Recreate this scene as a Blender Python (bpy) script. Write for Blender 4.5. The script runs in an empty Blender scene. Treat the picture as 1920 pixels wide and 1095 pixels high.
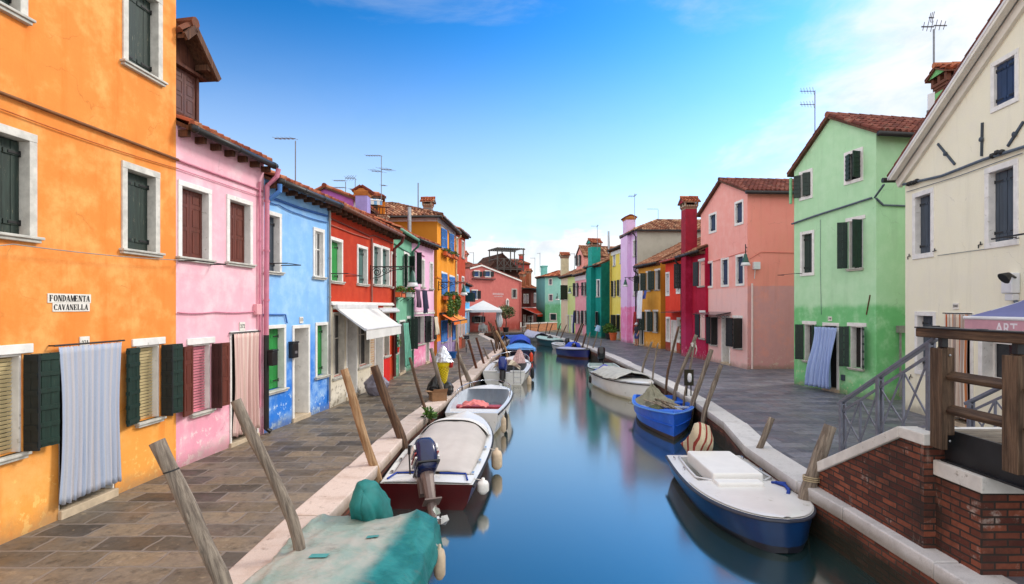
import bpy, math, random
from mathutils import Vector as V, Matrix, noise as mn
R = random.Random(7)
sc = bpy.context.scene
COL = sc.collection
FPX, HZ, CX, EYE = 1050.0, 575.0, 960.0, 2.7
WL = -0.65                                     # water level below the quays (z = 0)
PI = math.pi

def at_depth(px, py, Y): return V(((px-CX)/FPX*Y, Y, EYE-(py-HZ)/FPX*Y))
def at_z(px, py, z=0.0):
    Y = (EYE-z)*FPX/(py-HZ); return V(((px-CX)/FPX*Y, Y, z))
def lin(c):
    return tuple(((x/255)/12.92 if x/255 <= .04045 else ((x/255+.055)/1.055)**2.4) for x in c)+(1,)

# ------------------------------------------------------------------ materials
class N:
    def __init__(s, name):
        s.m = bpy.data.materials.new(name); s.m.use_nodes = True
        s.t = s.m.node_tree; s.t.nodes.clear()
        s.out = s.n('ShaderNodeOutputMaterial'); s.b = s.n('ShaderNodeBsdfPrincipled')
        s.l(s.b.outputs[0], s.out.inputs[0])
        s.tc = s.n('ShaderNodeTexCoord')
    def n(s, t, **k):
        x = s.t.nodes.new(t)
        for a, b in k.items(): setattr(x, a, b)
        return x
    def l(s, a, b): s.t.links.new(a, b)
    def noise(s, scale=3, detail=4, rough=.55, vec=None, stretch=None, coord='Object'):
        x = s.n('ShaderNodeTexNoise'); x.inputs['Scale'].default_value = scale
        x.inputs['Detail'].default_value = detail; x.inputs['Roughness'].default_value = rough
        v = vec or s.tc.outputs[coord]
        if stretch:
            mp = s.n('ShaderNodeMapping'); mp.inputs['Scale'].default_value = stretch
            s.l(v, mp.inputs[0]); v = mp.outputs[0]
        s.l(v, x.inputs['Vector']); return x.outputs[0]
    def ramp(s, v, a, b, lo=0., hi=1.):
        x = s.n('ShaderNodeMapRange'); x.interpolation_type = 'SMOOTHSTEP'
        x.inputs[1].default_value = a; x.inputs[2].default_value = b
        x.inputs[3].default_value = lo; x.inputs[4].default_value = hi
        s.l(v, x.inputs[0]); return x.outputs[0]
    def mix(s, f, a, b, mode='MIX'):
        x = s.n('ShaderNodeMix', data_type='RGBA', blend_type=mode)
        for v, i in ((f, 0), (a, 6), (b, 7)):
            if hasattr(v, 'links'): s.l(v, x.inputs[i])
            else: x.inputs[i].default_value = v
        return x.outputs[2]
    def math(s, op, a, b=0.):
        x = s.n('ShaderNodeMath', operation=op)
        for v, i in ((a, 0), (b, 1)):
            if hasattr(v, 'links'): s.l(v, x.inputs[i])
            else: x.inputs[i].default_value = v
        return x.outputs[0]
    def col(s, v):
        if hasattr(v, 'links'): s.l(v, s.b.inputs['Base Color'])
        else: s.b.inputs['Base Color'].default_value = v
    def set(s, rough=.6, metal=0., spec=None):
        if hasattr(rough, 'links'): s.l(rough, s.b.inputs['Roughness'])
        else: s.b.inputs['Roughness'].default_value = rough
        s.b.inputs['Metallic'].default_value = metal
        if spec is not None: s.b.inputs['Specular IOR Level'].default_value = spec
    def bump(s, h, strength=.3, dist=.01):
        x = s.n('ShaderNodeBump'); x.inputs['Strength'].default_value = strength
        x.inputs['Distance'].default_value = dist
        s.l(h, x.inputs['Height']); s.l(x.outputs[0], s.b.inputs['Normal'])

def shade(c, k): return tuple(min(1, x*k) for x in c[:3])+(1,)
_cache = {}
def paint(name, rgb, rough=.55, var=.25, scale=4, metal=0., stretch=None, bump=.0, wear=None, spec=None):
    """a painted / solid surface with uneven tone"""
    key = ('p', name)
    if key in _cache: return _cache[key]
    n = N(name); c = lin(rgb)
    f = n.ramp(n.noise(scale, 6, .6, stretch=stretch), .3, .7)
    k = n.mix(f, shade(c, 1-var), shade(c, 1+var*.5))
    if wear:
        k = n.mix(n.ramp(n.noise(scale*2.3, 8, .7, stretch=stretch), .6, .68), k, lin(wear))
    n.col(k); n.set(rough, metal, spec)
    if bump: n.bump(n.noise(scale*8, 4, .6, stretch=stretch), bump, .01)
    _cache[key] = n.m; return n.m

def plaster(name, hi, lo=None, zs=1.2, soft=.4, stain=None, amt=.35, peel=None, jag=.8, streak=None):
    """lime-wash plaster: upper and lower paint colours, blotches, streaks, flaked patches near the base"""
    n = N(name); hi = lin(hi); lo = lin(lo) if lo else hi
    sx = n.n('ShaderNodeSeparateXYZ'); n.l(n.tc.outputs['Object'], sx.inputs[0]); z = sx.outputs[2]
    big = n.noise(.8, 6, .6); med = n.noise(2.6, 8, .65); fine = n.noise(38, 4, .6)
    vert = n.noise(1.6, 6, .65, stretch=(2.2, 2.2, .22))
    zz = n.math('ADD', z, n.math('MULTIPLY', n.math('SUBTRACT', big, .5), jag))
    c = n.mix(n.ramp(zz, zs-soft, zs+soft), lo, hi)
    if stain:
        m = n.math('MULTIPLY', n.ramp(n.math('ADD', n.math('MULTIPLY', med, .5), n.math('MULTIPLY', big, .5)), .46, .62), amt)
        c = n.mix(m, c, lin(stain))
    c = n.mix(n.math('MULTIPLY', n.ramp(vert, .50, .70), .42), c, lin(streak) if streak else n.mix(.5, c, shade(hi, .6)))
    c = n.mix(n.math('MULTIPLY', n.ramp(med, .3, .7), .16), c, (1, 1, 1, 1), 'SOFT_LIGHT')
    c = n.mix(n.math('MULTIPLY', n.ramp(fine, .3, .75), .10), c, shade(hi, .55))
    if peel:
        h = n.ramp(z, .1, 1.5, 1., 0.)
        m = n.ramp(n.math('ADD', n.noise(5.5, 8, .7), n.math('MULTIPLY', h, .16)), .70, .73)
        c = n.mix(n.math('MULTIPLY', m, n.ramp(z, 1.3, 1.9, 1, 0)), c, lin(peel))
    c = n.mix(n.math('MULTIPLY', n.ramp(n.math('ADD', z, n.math('MULTIPLY', med, -.5)), -.25, .05, 1, 0), .55), c, lin((105, 98, 84)))
    vo = n.n('ShaderNodeTexVoronoi', feature='DISTANCE_TO_EDGE'); vo.inputs['Scale'].default_value = .55; vm = n.n('ShaderNodeVectorMath', operation='ADD'); nd = n.n('ShaderNodeTexNoise'); nd.inputs['Scale'].default_value = 1.7; nd.inputs['Detail'].default_value = 6; n.l(n.tc.outputs['Object'], nd.inputs['Vector']); n.l(n.tc.outputs['Object'], vm.inputs[0]); n.l(nd.outputs['Color'], vm.inputs[1]); n.l(vm.outputs[0], vo.inputs['Vector'])
    ck = n.math('MULTIPLY', n.ramp(vo.outputs['Distance'], .002, .007, 1, 0), n.ramp(n.noise(.9, 3, .5, stretch=(1.3, 1, 1.1)), .54, .60))
    c = n.mix(n.math('MULTIPLY', ck, .28), c, shade(hi, .35))
    n.col(c); n.set(.88, 0, .25)
    n.bump(n.math('ADD', n.math('MULTIPLY', fine, .4), med), .22, .02)
    return n.m

def wood(name, c1, c2, rough=.8, axis=2, scale=3.):
    key = ('w', name)
    if key in _cache: return _cache[key]
    n = N(name)
    st = [9., 9., 9.]; st[axis] = .55
    g = n.noise(scale, 8, .7, stretch=tuple(st)); g2 = n.noise(scale*.35, 4, .6)
    c = n.mix(n.ramp(g, .35, .68), lin(c1), lin(c2))
    c = n.mix(n.math('MULTIPLY', n.ramp(g2, .45, .7), .45), c, shade(lin(c1), .55))
    n.col(c); n.set(rough, 0, .3); n.bump(g, .5, .02)
    _cache[key] = n.m; return n.m

def brick(name, c1, c2, mortar, bw=.25, bh=.075, uv=True, white=.25, ms=.012, damp=None, coord=None, rough=.85, algae=None, grime=0.):
    n = N(name)
    b = n.n('ShaderNodeTexBrick'); v = n.tc.outputs['UV' if uv else 'Object']
    wob = n.noise(3.1, 3, .5, vec=v)
    mp = n.n('ShaderNodeVectorMath', operation='ADD'); sc_ = n.n('ShaderNodeVectorMath', operation='SCALE')
    nz = n.n('ShaderNodeTexNoise'); nz.inputs['Scale'].default_value = 2.5; n.l(v, nz.inputs['Vector'])
    n.l(nz.outputs['Color'], sc_.inputs[0]); sc_.inputs['Scale'].default_value = bh*.28
    n.l(v, mp.inputs[0]); n.l(sc_.outputs[0], mp.inputs[1]); n.l(mp.outputs[0], b.inputs['Vector'])
    b.inputs['Scale'].default_value = 1; b.inputs['Brick Width'].default_value = bw; b.inputs['Row Height'].default_value = bh
    b.inputs['Mortar Size'].default_value = ms; b.inputs['Mortar Smooth'].default_value = .35; b.inputs['Bias'].default_value = 0
    b.inputs['Color1'].default_value = (0, 0, 0, 1); b.inputs['Color2'].default_value = (1, 1, 1, 1); b.inputs['Mortar'].default_value = (.5, .5, .5, 1)
    g = n.noise(14, 6, .65, vec=v); g1 = n.noise(1.1, 5, .6, vec=v)
    c = n.mix(b.outputs['Color'], lin(c1), lin(c2))
    c = n.mix(n.math('MULTIPLY', n.ramp(g, .35, .7), .35), c, shade(lin(c1), .55))
    c = n.mix(n.math('MULTIPLY', n.ramp(g1, .5, .72), .5), c, shade(lin(c2), .7))
    if damp:
        c = n.mix(n.math('MULTIPLY', n.ramp(n.noise(.9, 4, .6, vec=v), .42, .62), .6), c, n.mix(.5, c, lin((112, 110, 108))))
        c = n.mix(n.math('MULTIPLY', n.ramp(n.noise(5.5, 8, .72, vec=v), .50, .66), .55), c, shade(lin(c1), .42))
        c = n.mix(n.math('MULTIPLY', n.ramp(n.noise(8, 6, .7, vec=v), .58, .70), .35), c, lin((176, 158, 130)))
    if white: c = n.mix(n.math('MULTIPLY', n.ramp(n.noise(2.6, 9, .75, vec=v), .56, .7), white), c, lin((205, 195, 185)))
    c = n.mix(b.outputs['Fac'], c, lin(mortar))
    if grime:
        c = n.mix(n.math('MULTIPLY', n.ramp(n.noise(.75, 6, .65, vec=v), .46, .66), grime), c, lin((44, 34, 30)))
        c = n.mix(n.math('MULTIPLY', n.ramp(n.noise(1.5, 9, .75, vec=v, stretch=(1, .35, 1)), .56, .68), .5), c, lin((176, 160, 148)))
    if algae:
        sx = n.n('ShaderNodeSeparateXYZ'); n.l(v, sx.inputs[0])
        c = n.mix(n.math('MULTIPLY', n.ramp(n.math('ADD', sx.outputs[1], n.math('MULTIPLY', n.noise(2.2, 6, .6, vec=v), -.35)), algae-.16, algae+.06, 1, 0), .88), c, lin((26, 32, 22)))
    n.col(c)
    n.set(n.ramp(n.noise(1.7, 5, .6, vec=v), .35, .65, rough*.55, rough) if damp else rough, 0, .35)
    h = n.math('ADD', n.math('MULTIPLY', n.math('SUBTRACT', 1., b.outputs['Fac']), 1.), n.math('MULTIPLY', g, .35))
    n.bump(h, .55, .012)
    return n.m

def tile_mat(name, c1, c2, c3):
    n = N(name)
    a = n.n('ShaderNodeAttribute', attribute_name='tint'); v = a.outputs['Fac']
    r = n.n('ShaderNodeValToRGB'); n.l(v, r.inputs[0]); e = r.color_ramp.elements
    e[0].position = 0; e[0].color = lin(c1); e[1].position = 1; e[1].color = lin(c3)
    x = r.color_ramp.elements.new(.5); x.color = lin(c2)
    g = n.noise(9, 7, .7); c = n.mix(n.math('MULTIPLY', n.ramp(g, .48, .7), .6), r.outputs[0], lin((70, 60, 50)))
    c = n.mix(n.math('MULTIPLY', n.ramp(n.noise(3, 6, .7), .58, .7), .35), c, lin((165, 160, 140)))
    n.col(c); n.set(.9, 0, .25); n.bump(g, .3, .01)
    return n.m

def stripes(name, cols, width, axis=0, rough=.85):
    """striped cloth: bands along the local axis"""
    n = N(name)
    sx = n.n('ShaderNodeSeparateXYZ'); n.l(n.tc.outputs['UV'], sx.inputs[0])
    x = n.math('FRACT', n.math('DIVIDE', sx.outputs[axis], width*len(cols)))
    r = n.n('ShaderNodeValToRGB'); r.color_ramp.interpolation = 'CONSTANT'; n.l(x, r.inputs[0])
    e = r.color_ramp.elements
    while len(e) < len(cols): e.new(.5)
    for i, c in enumerate(cols): e[i].position = i/len(cols)
    for i, c in enumerate(cols): e[i].color = lin(c)
    g = n.noise(60, 3, .6)
    n.col(n.mix(n.math('MULTIPLY', n.ramp(g, .3, .7), .12), r.outputs[0], (.2, .2, .2, 1))); n.set(rough, 0, .2)
    return n.m

# ------------------------------------------------------------------ mesh builder
class MB:
    def __init__(s): s.v = []; s.f = []; s.m = []; s.uv = {}; s.tint = {}
    def add(s, vs, fs, m=0, uvs=None, M=None):
        o = len(s.v)
        s.v += [tuple((M @ V(p)) if M else p) for p in vs]
        for i, f in enumerate(fs):
            if uvs: s.uv[len(s.f)] = [uvs[k] for k in f]
            s.f.append(tuple(o+k for k in f)); s.m.append(m)
        return s
    def box(s, x0, x1, y0, y1, z0, z1, m=0, M=None):
        if x0 > x1: x0, x1 = x1, x0
        if y0 > y1: y0, y1 = y1, y0
        if z0 > z1: z0, z1 = z1, z0
        vs = [(x, y, z) for z in (z0, z1) for y in (y0, y1) for x in (x0, x1)]
        return s.add(vs, [(0, 2, 3, 1), (4, 5, 7, 6), (0, 1, 5, 4), (2, 6, 7, 3), (0, 4, 6, 2), (1, 3, 7, 5)], m, None, M)
    def bar(s, p, q, w, h, m=0, up=V((0, 0, 1))):
        """rectangular bar from p to q, width w (sideways) and height h"""
        p, q = V(p), V(q); d = q-p; L = d.length; d.normalize()
        if abs(d.dot(up)) > .999: up = V((0, 1, 0))
        x = d.cross(up).normalized(); u = x.cross(d)
        M = Matrix(((x.x, d.x, u.x, p.x), (x.y, d.y, u.y, p.y), (x.z, d.z, u.z, p.z), (0, 0, 0, 1)))
        return s.box(-w/2, w/2, 0, L, -h/2, h/2, m, M)
    def tube(s, pts, r, n=8, m=0, cap=True, M=None):
        pts = [V(p) for p in pts]; k = len(pts)
        rs = r if isinstance(r, (list, tuple)) else [r]*k
        vs = []; a = None
        for i, p in enumerate(pts):
            d = (pts[min(i+1, k-1)]-pts[max(i-1, 0)]).normalized()
            if a is None: a = d.orthogonal().normalized()
            a = (a-d*a.dot(d)).normalized(); b = d.cross(a)
            vs += [tuple(p+(a*math.cos(2*PI*j/n)+b*math.sin(2*PI*j/n))*rs[i]) for j in range(n)]
        fs = [(i*n+j, i*n+(j+1) % n, (i+1)*n+(j+1) % n, (i+1)*n+j) for i in range(k-1) for j in range(n)]
        if cap: fs += [tuple(range(n-1, -1, -1)), tuple((k-1)*n+j for j in range(n))]
        return s.add(vs, fs, m, None, M)
    def lathe(s, prof, n=16, c=(0, 0, 0), m=0, M=None, sx=1., sy=1.):
        vs = [(c[0]+r*math.cos(2*PI*j/n)*sx, c[1]+r*math.sin(2*PI*j/n)*sy, c[2]+z) for r, z in prof for j in range(n)]
        fs = [(i*n+j, i*n+(j+1) % n, (i+1)*n+(j+1) % n, (i+1)*n+j) for i in range(len(prof)-1) for j in range(n)]
        fs += [tuple(range(n-1, -1, -1)), tuple((len(prof)-1)*n+j for j in range(n))]
        return s.add(vs, fs, m, None, M)
    def prism(s, poly, z0, z1, m=0, M=None):
        n = len(poly)
        vs = [(x, y, z0) for x, y in poly]+[(x, y, z1) for x, y in poly]
        fs = [tuple(range(n-1, -1, -1)), tuple(range(n, 2*n))]+[(i, (i+1) % n, n+(i+1) % n, n+i) for i in range(n)]
        return s.add(vs, fs, m, None, M)
    def grid(s, fn, nu, nv, m=0, uv=None, M=None):
        vs = [tuple(fn(i/nu, j/nv)) for i in range(nu+1) for j in range(nv+1)]
        fs = [(i*(nv+1)+j, (i+1)*(nv+1)+j, (i+1)*(nv+1)+j+1, i*(nv+1)+j+1) for i in range(nu) for j in range(nv)]
        us = [uv(i/nu, j/nv) for i in range(nu+1) for j in range(nv+1)] if uv else None
        return s.add(vs, fs, m, us, M)
    def build(s, name, mats, parent=None, loc=None, smooth=False, solid=0., bevel=0., rz=0., off=-1):
        me = bpy.data.meshes.new(name); me.from_pydata(s.v, [], s.f)
        mats = mats if isinstance(mats, (list, tuple)) else [mats]
        for m in mats: me.materials.append(m)
        me.polygons.foreach_set('material_index', s.m)
        if s.uv:
            ul = me.uv_layers.new(name='UVMap')
            for p in me.polygons:
                u = s.uv.get(p.index)
                if u:
                    for k, li in enumerate(p.loop_indices): ul.data[li].uv = u[k]
        if s.tint:
            a = me.attributes.new('tint', 'FLOAT', 'FACE')
            a.data.foreach_set('value', [s.tint.get(i, .5) for i in range(len(s.f))])
        if smooth: me.polygons.foreach_set('use_smooth', [True]*len(s.f))
        me.update()
        o = bpy.data.objects.new(name, me); COL.objects.link(o)
        if parent is not None: o.parent = parent
        if loc is not None: o.location = loc
        if rz: o.rotation_euler[2] = rz
        if solid:
            d = o.modifiers.new('s', 'SOLIDIFY'); d.thickness = solid; d.offset = off
        if bevel:
            d = o.modifiers.new('b', 'BEVEL'); d.width = bevel; d.segments = 2; d.limit_method = 'ANGLE'; d.angle_limit = .7
        return o

def empty(name, loc, rz=0.):
    o = bpy.data.objects.new(name, None); COL.objects.link(o)
    o.location = loc; o.rotation_euler[2] = rz; o.empty_display_size = .2
    return o
def T(o, label, cat, group=None):
    o['label'] = label; o['category'] = cat
    if group: o['group'] = group
    return o
def S(o, kind='structure'): o['kind'] = kind; return o

# ------------------------------------------------------------------ shared materials
WHITE = paint('white_paint', (228, 226, 222), .6, .12, 5, wear=(185, 182, 172))
STEPST = paint('beige_step', (190, 172, 146), .8, .2, 5, bump=.2)
STONE = paint('istrian_stone', (205, 202, 194), .75, .22, 6, bump=.2)
SILL = paint('sill_stone', (190, 188, 180), .75, .22, 7, bump=.2)
DKGREEN = paint('dark_green_shutter', (18, 46, 38), .5, .35, 6, stretch=(6, 6, .7), wear=(58, 70, 58))
OLDGREEN = paint('weathered_green_shutter', (36, 52, 46), .6, .35, 5, stretch=(6, 6, .6), wear=(125, 120, 98))
BRIGHT = paint('bright_green_shutter', (34, 140, 62), .45, .22, 3)
TEALGREY = paint('teal_grey_shutter', (70, 104, 100), .6, .2, 5, stretch=(5, 5, .6))
BROWN = paint('brown_shutter', (98, 46, 34), .45, .25, 4, stretch=(5, 5, .6))
BLUESH = paint('blue_shutter', (30, 116, 200), .5, .2, 5)
NAVY = paint('navy_shutter', (24, 46, 82), .5, .25, 4)
GREYSH = paint('slate_shutter', (62, 72, 84), .6, .25, 4, stretch=(4, 4, .5))
BLACKSH = paint('black_green_shutter', (22, 30, 32), .5, .3, 5)
IRON = paint('black_iron', (26, 26, 28), .55, .3, 12)
GUTTER = paint('dark_gutter', (44, 42, 42), .45, .25, 5, metal=.3)
COPPER = paint('brown_pipe', (92, 34, 28), .45, .25, 5)
STEEL = paint('galvanised_steel', (165, 168, 172), .35, .2, 6, metal=.8)
ALU = paint('thin_aluminium', (120, 122, 128), .4, .2, 6, metal=.6)
BEAMW = wood('eave_wood', (70, 46, 34), (110, 76, 56))
TILE = tile_mat('roof_tiles', (112, 50, 34), (158, 82, 54), (188, 126, 92))
TILE_OLD = tile_mat('old_roof_tiles', (88, 56, 44), (140, 90, 66), (182, 146, 116))
TILE_RED = tile_mat('red_roof_tiles', (86, 46, 40), (112, 60, 50), (138, 84, 70))
BRICKT = brick('chimney_brick', (120, 66, 46), (160, 98, 68), (160, 145, 125), .2, .06, uv=False, white=.1)
GREYPIPE = paint('grey_pipe', (150, 146, 142), .5, .2, 6)
_g = N('window_glass'); _g.col(lin((22, 28, 38))); _g.set(.08, 0, .6); GLASS = _g.m
_g = N('blue_window_glass'); _g.col(lin((52, 84, 130))); _g.set(.08, 0, .7); GLASSB = _g.m
BLIND = paint('cream_blind', (214, 196, 150), .6, .1, 4)
PINKBL = paint('pink_blind', (235, 150, 165), .6, .1, 4)
DARKIN = paint('dark_interior', (30, 28, 28), .9, .2, 2)
# ------------------------------------------------------------------ roofs
def tiles(mb, P0, e, s, L, S, cw=.2, rl=.36, keep=None, m=0, seg=6):
    """barrel tiles laid as overlapping courses on the plane P0 + a*e + b*s"""
    P0, e, s = V(P0), V(e).normalized(), V(s).normalized(); n = e.cross(s)
    if n.z < 0: n = -n
    nc = max(1, round(L/cw)); cw = L/nc; nr = max(1, round(S/rl)); rl = S/nr
    def h(t): return .062*math.sin(PI*t/.66)+.012 if t < .66 else .012-.018*math.sin(PI*(t-.66)/.34)
    for i in range(nc):
        jx = [R.uniform(-.012, .012) for _ in range(nr)]
        for j in range(nr):
            if keep and not keep((i+.5)*cw, (j+.5)*rl): continue
            up = .030+R.uniform(-.006, .012); tint = min(1, max(0, R.gauss(.5, .25)))
            o = len(mb.v)
            for k in range(seg+1):
                t = k/seg; a = (i+t)*cw+(jx[j] if 0 < k < seg else 0)
                p = P0+e*a+s*(j*rl)
                mb.v.append(tuple(p+n*(h(t)*.4-.01))); mb.v.append(tuple(p+n*(h(t)+up)))
                mb.v.append(tuple(P0+e*a+s*((j+1)*rl)+n*h(t)))
            for k in range(seg):
                q = o+3*k
                for f in ((q, q+3, q+4, q+1), (q+1, q+4, q+5, q+2)):
                    mb.tint[len(mb.f)] = tint; mb.f.append(f); mb.m.append(m)

def slab(mb, pts, th, m=1):
    """roof board under the tiles: quad pts (ccw from above) thickened downwards"""
    a = [V(p) for p in pts]; d = V((0, 0, -th)); k = len(a)
    vs = [tuple(p) for p in a]+[tuple(p+d) for p in a]
    mb.add(vs, [tuple(range(k)), tuple(range(2*k-1, k-1, -1))]+[(i, k+i, k+(i+1) % k, (i+1) % k) for i in range(k)], m)

def ridge(mb, p, q, r=.1, m=0):
    p, q = V(p), V(q); L = (q-p).length; k = max(1, round(L/.4))
    for i in range(k):
        o = len(mb.f)
        mb.tube([p+(q-p)*(i/k), p+(q-p)*((i+1)/k)], [r, r*.82], 8, m)
        t = R.random()
        for f in range(o, len(mb.f)): mb.tint[f] = t

# ------------------------------------------------------------------ houses
class House:
    def __init__(s, name, label, A, B, zt, depth, wall, prof=None, cat='house', z0=-.06):
        s.A = V(((A[0]-CX)/FPX*A[1], A[1], 0)); s.B = V(((B[0]-CX)/FPX*B[1], B[1], 0))
        d = s.B-s.A; s.L = d.length; s.e = d.normalized(); s.rz = math.atan2(d.y, d.x)
        s.root = T(empty(name, s.A, s.rz), label, cat)
        s.zt, s.D, s.wall, s.holes, s.z0 = zt, depth, wall, [], z0
        s.prof = prof or [(0, zt), (s.L, zt)]
        s.bands = []
    def uz(s, px, py):
        a, b = (px-CX)/FPX, s.e
        t = (s.A.x*b.y-s.A.y*b.x)/(a*b.y-b.x)
        u = (t*a-s.A.x)*b.x+(t-s.A.y)*b.y
        return u, EYE-(py-HZ)/FPX*t
    def W(s, u, y, z): return s.root_matrix() @ V((u, y, z))
    def root_matrix(s): return Matrix.Translation(s.A) @ Matrix.Rotation(s.rz, 4, 'Z')
    def build(s, mb, name, mats, parent=None, **k): return mb.build(name, mats, parent or s.root, **k)
    def rect(s, x0, x1, yt, yb):
        c = (x0+x1)/2
        return s.uz(x0, yt)[0], s.uz(x1, yt)[0], s.uz(c, yt)[1], s.uz(c, yb)[1]

    def finish(s, mats=None, side=None):
        mb = MB(); L, D, zl = s.L, s.D, s.z0
        top = max(z for _, z in s.prof)
        us = sorted({0., L, *[u for h in s.holes for u in h[:2] if 0 < u < L]})
        zs = sorted({zl, top, *[z for h in s.holes for z in h[2:4] if zl < z < top]})
        for i in range(len(us)-1):
            for j in range(len(zs)-1):
                c, d = (us[i]+us[i+1])/2, (zs[j]+zs[j+1])/2
                if any(h[0] < c < h[1] and h[2] < d < h[3] for h in s.holes): continue
                P = [(us[i], zs[j]), (us[i+1], zs[j]), (us[i+1], zs[j+1]), (us[i], zs[j+1])]
                for k in range(len(s.prof)-1):
                    (a, za), (b, zb) = s.prof[k:k+2]
                    f = lambda p: za+(zb-za)*(p[0]-a)/(b-a)-p[1]
                    Q = []
                    for q in range(len(P)):
                        p0, p1 = P[q], P[(q+1) % len(P)]; f0, f1 = f(p0), f(p1)
                        if f0 >= -1e-7: Q.append(p0)
                        if f0*f1 < -1e-12: t = f0/(f0-f1); Q.append((p0[0]+(p1[0]-p0[0])*t, p0[1]+(p1[1]-p0[1])*t))
                    P = Q
                    if len(P) < 3: break
                if len(P) >= 3: mb.add([(u, 0, z) for u, z in P], [tuple(range(len(P)))])
        for u0, u1, z0, z1, rv in s.holes:
            q = [(u0, z0), (u1, z0), (u1, z1), (u0, z1)]
            for k in range(4):
                (a, za), (b, zb) = q[k], q[(k+1) % 4]
                mb.add([(a, 0, za), (a, rv, za), (b, rv, zb), (b, 0, zb)], [(0, 1, 2, 3)])
        n = len(s.prof); zl0, zr0 = s.prof[0][1], s.prof[-1][1]
        kind = getattr(s, 'kind', None)
        def sidew(u, z):
            m = 1 if side and side == ('L' if u == 0 else 'R') else 0
            pts = [(u, 0, zl), (u, D, zl), (u, D, z)]
            if kind == 'eave': pts += [(u, D/2, z+s.rise)]
            pts += [(u, 0, z)]
            mb.add(pts, [tuple(range(len(pts)))], m)
        sidew(0, zl0); sidew(L, zr0)
        bk = [(0, D, zl)]+[(u, D, z) for u, z in s.prof]+[(L, D, zl)]
        mb.add(bk, [tuple(range(len(bk)))])
        return s.build(mb, 'wall', mats or s.wall)

    def roof(s, kind='eave', ang=22, over=.28, side=.0, tile=None, gut=GUTTER, cw=.2, seg=6, rake=.1, gutr=.06, soffit=None, side_gut=False):
        tile = tile or TILE; L, D, zt = s.L, s.D, s.zt; mb = MB(); s.kind = kind
        tn = math.tan(math.radians(ang)); th = .07
        if kind == 'eave':
            s.rise = D/2*tn
            S_ = (D/2+over)/math.cos(math.radians(ang)); z0 = zt-over*tn+.06
            for y0, sy in ((-over, 1), (D+over, -1)):
                sv = V((0, sy, tn))
                if sy == 1: tiles(mb, (-side, y0, z0+.02), (1, 0, 0), sv, L+2*side, S_, cw, .36, seg=seg)
                zr = zt+s.rise+.06
                q = [(-side, y0, z0), (L+side, y0, z0), (L+side, D/2, zr), (-side, D/2, zr)]
                slab(mb, q if sy == 1 else q[::-1], th)
            ridge(mb, (-side, D/2, zr+.05), (L+side, D/2, zr+.05))
            k = int(L/.42)
            for i in range(k+1):                                   # rafter ends under the eave
                u = .08+i*(L-.16)/max(1, k)
                mb.box(u-.035, u+.035, -over+.04, .02, z0-.16+.0, z0-.075+over*tn*.3, 1)
        elif kind == 'gable':
            (u0, z0), (ua, za), (u1, z1) = s.prof[0], s.prof[1], s.prof[-1]
            for a, za0, sg in ((u0, z0, 1), (u1, z1, -1)):
                run = abs(ua-a); t2 = (za-za0)/run; ov = over
                S_ = (run+ov)*math.hypot(1, t2); zz = za0-ov*t2+.06
                sv = V((sg, 0, t2)); a0 = a-sg*ov
                tiles(mb, (a0, -rake, zz+.02), (0, 1, 0), sv, D+rake, S_, cw, .36, seg=seg)
                q = [(a0, -rake, zz), (ua, -rake, za+.06), (ua, D, za+.06), (a0, D, zz)]
                slab(mb, q[::-1] if sg == 1 else q, th)
            ridge(mb, (ua, -rake-.02, za+.11), (ua, D, za+.11))
            for a, za0, sg in ((u0, z0, 1), (u1, z1, -1)):        # rake course along the gable
                t2 = (za-za0)/abs(ua-a)
                ridge(mb, (a-sg*over, -rake+.06, za0-over*t2+.10), (ua, -rake+.06, za+.10), .075)
        elif kind == 'hip':
            w = min(L, D)/2; zr = zt+(w+over)*tn-over*tn; zz = zt-over*tn+.06; c = math.hypot(1, tn)
            r0, r1 = ((w, w, zr+.06), (w, D-w, zr+.06)) if D >= L else ((w, w, zr+.06), (L-w, w, zr+.06))
            W = w+over
            E = [(-over, -over), (L+over, -over), (L+over, D+over), (-over, D+over)]
            for i in range(4):
                (ax, ay), (bx, by) = E[i], E[(i+1) % 4]; ln = math.hypot(bx-ax, by-ay); ev = V(((bx-ax)/ln, (by-ay)/ln, 0))
                sv = V((-ev.y, ev.x, tn))
                kp = lambda a, b, ln=ln: b/c < min(a, ln-a)+.02
                tiles(mb, (ax, ay, zz+.02), ev, sv, ln, W*c, cw, .36, keep=kp, seg=seg)
                A3, B3 = (ax, ay, zz), (bx, by, zz)
                near = lambda p: min((r0, r1), key=lambda r: (r[0]-p[0])**2+(r[1]-p[1])**2)
                q = [A3, B3, near(B3)]+([near(A3)] if near(A3) != near(B3) else [])
                slab(mb, q, th)
            for x, y in E:
                r = min((r0, r1), key=lambda r: (r[0]-x)**2+(r[1]-y)**2); ridge(mb, (x, y, zz+.08), (r[0], r[1], r[2]+.05))
            ridge(mb, (*r0[:2], r0[2]+.05), (*r1[:2], r1[2]+.05)); z0 = zz
        o = s.build(mb, 'roof', [tile, soffit or BEAMW]); s.roofo = o
        if gut and kind in ('eave', 'hip'):
            g = MB(); zg = (z0 if kind == 'eave' else zz)-.03; y = -over-.05
            g.tube([(-side, y, zg), (L+side, y, zg)], gutr, 8)
            k = int(L/.9)
            for i in range(k+1): g.tube([(.1+i*(L-.2)/max(k, 1)-.02, y, zg), (.1+i*(L-.2)/max(k, 1)+.02, y, zg)], gutr*1.15, 8)
            if kind == 'hip':
                for u in (-over-.05, L+over+.05): g.tube([(u, -over, zg), (u, D+over, zg)], gutr, 8)
            s.build(g, 'gutter', gut, smooth=True)
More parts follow.
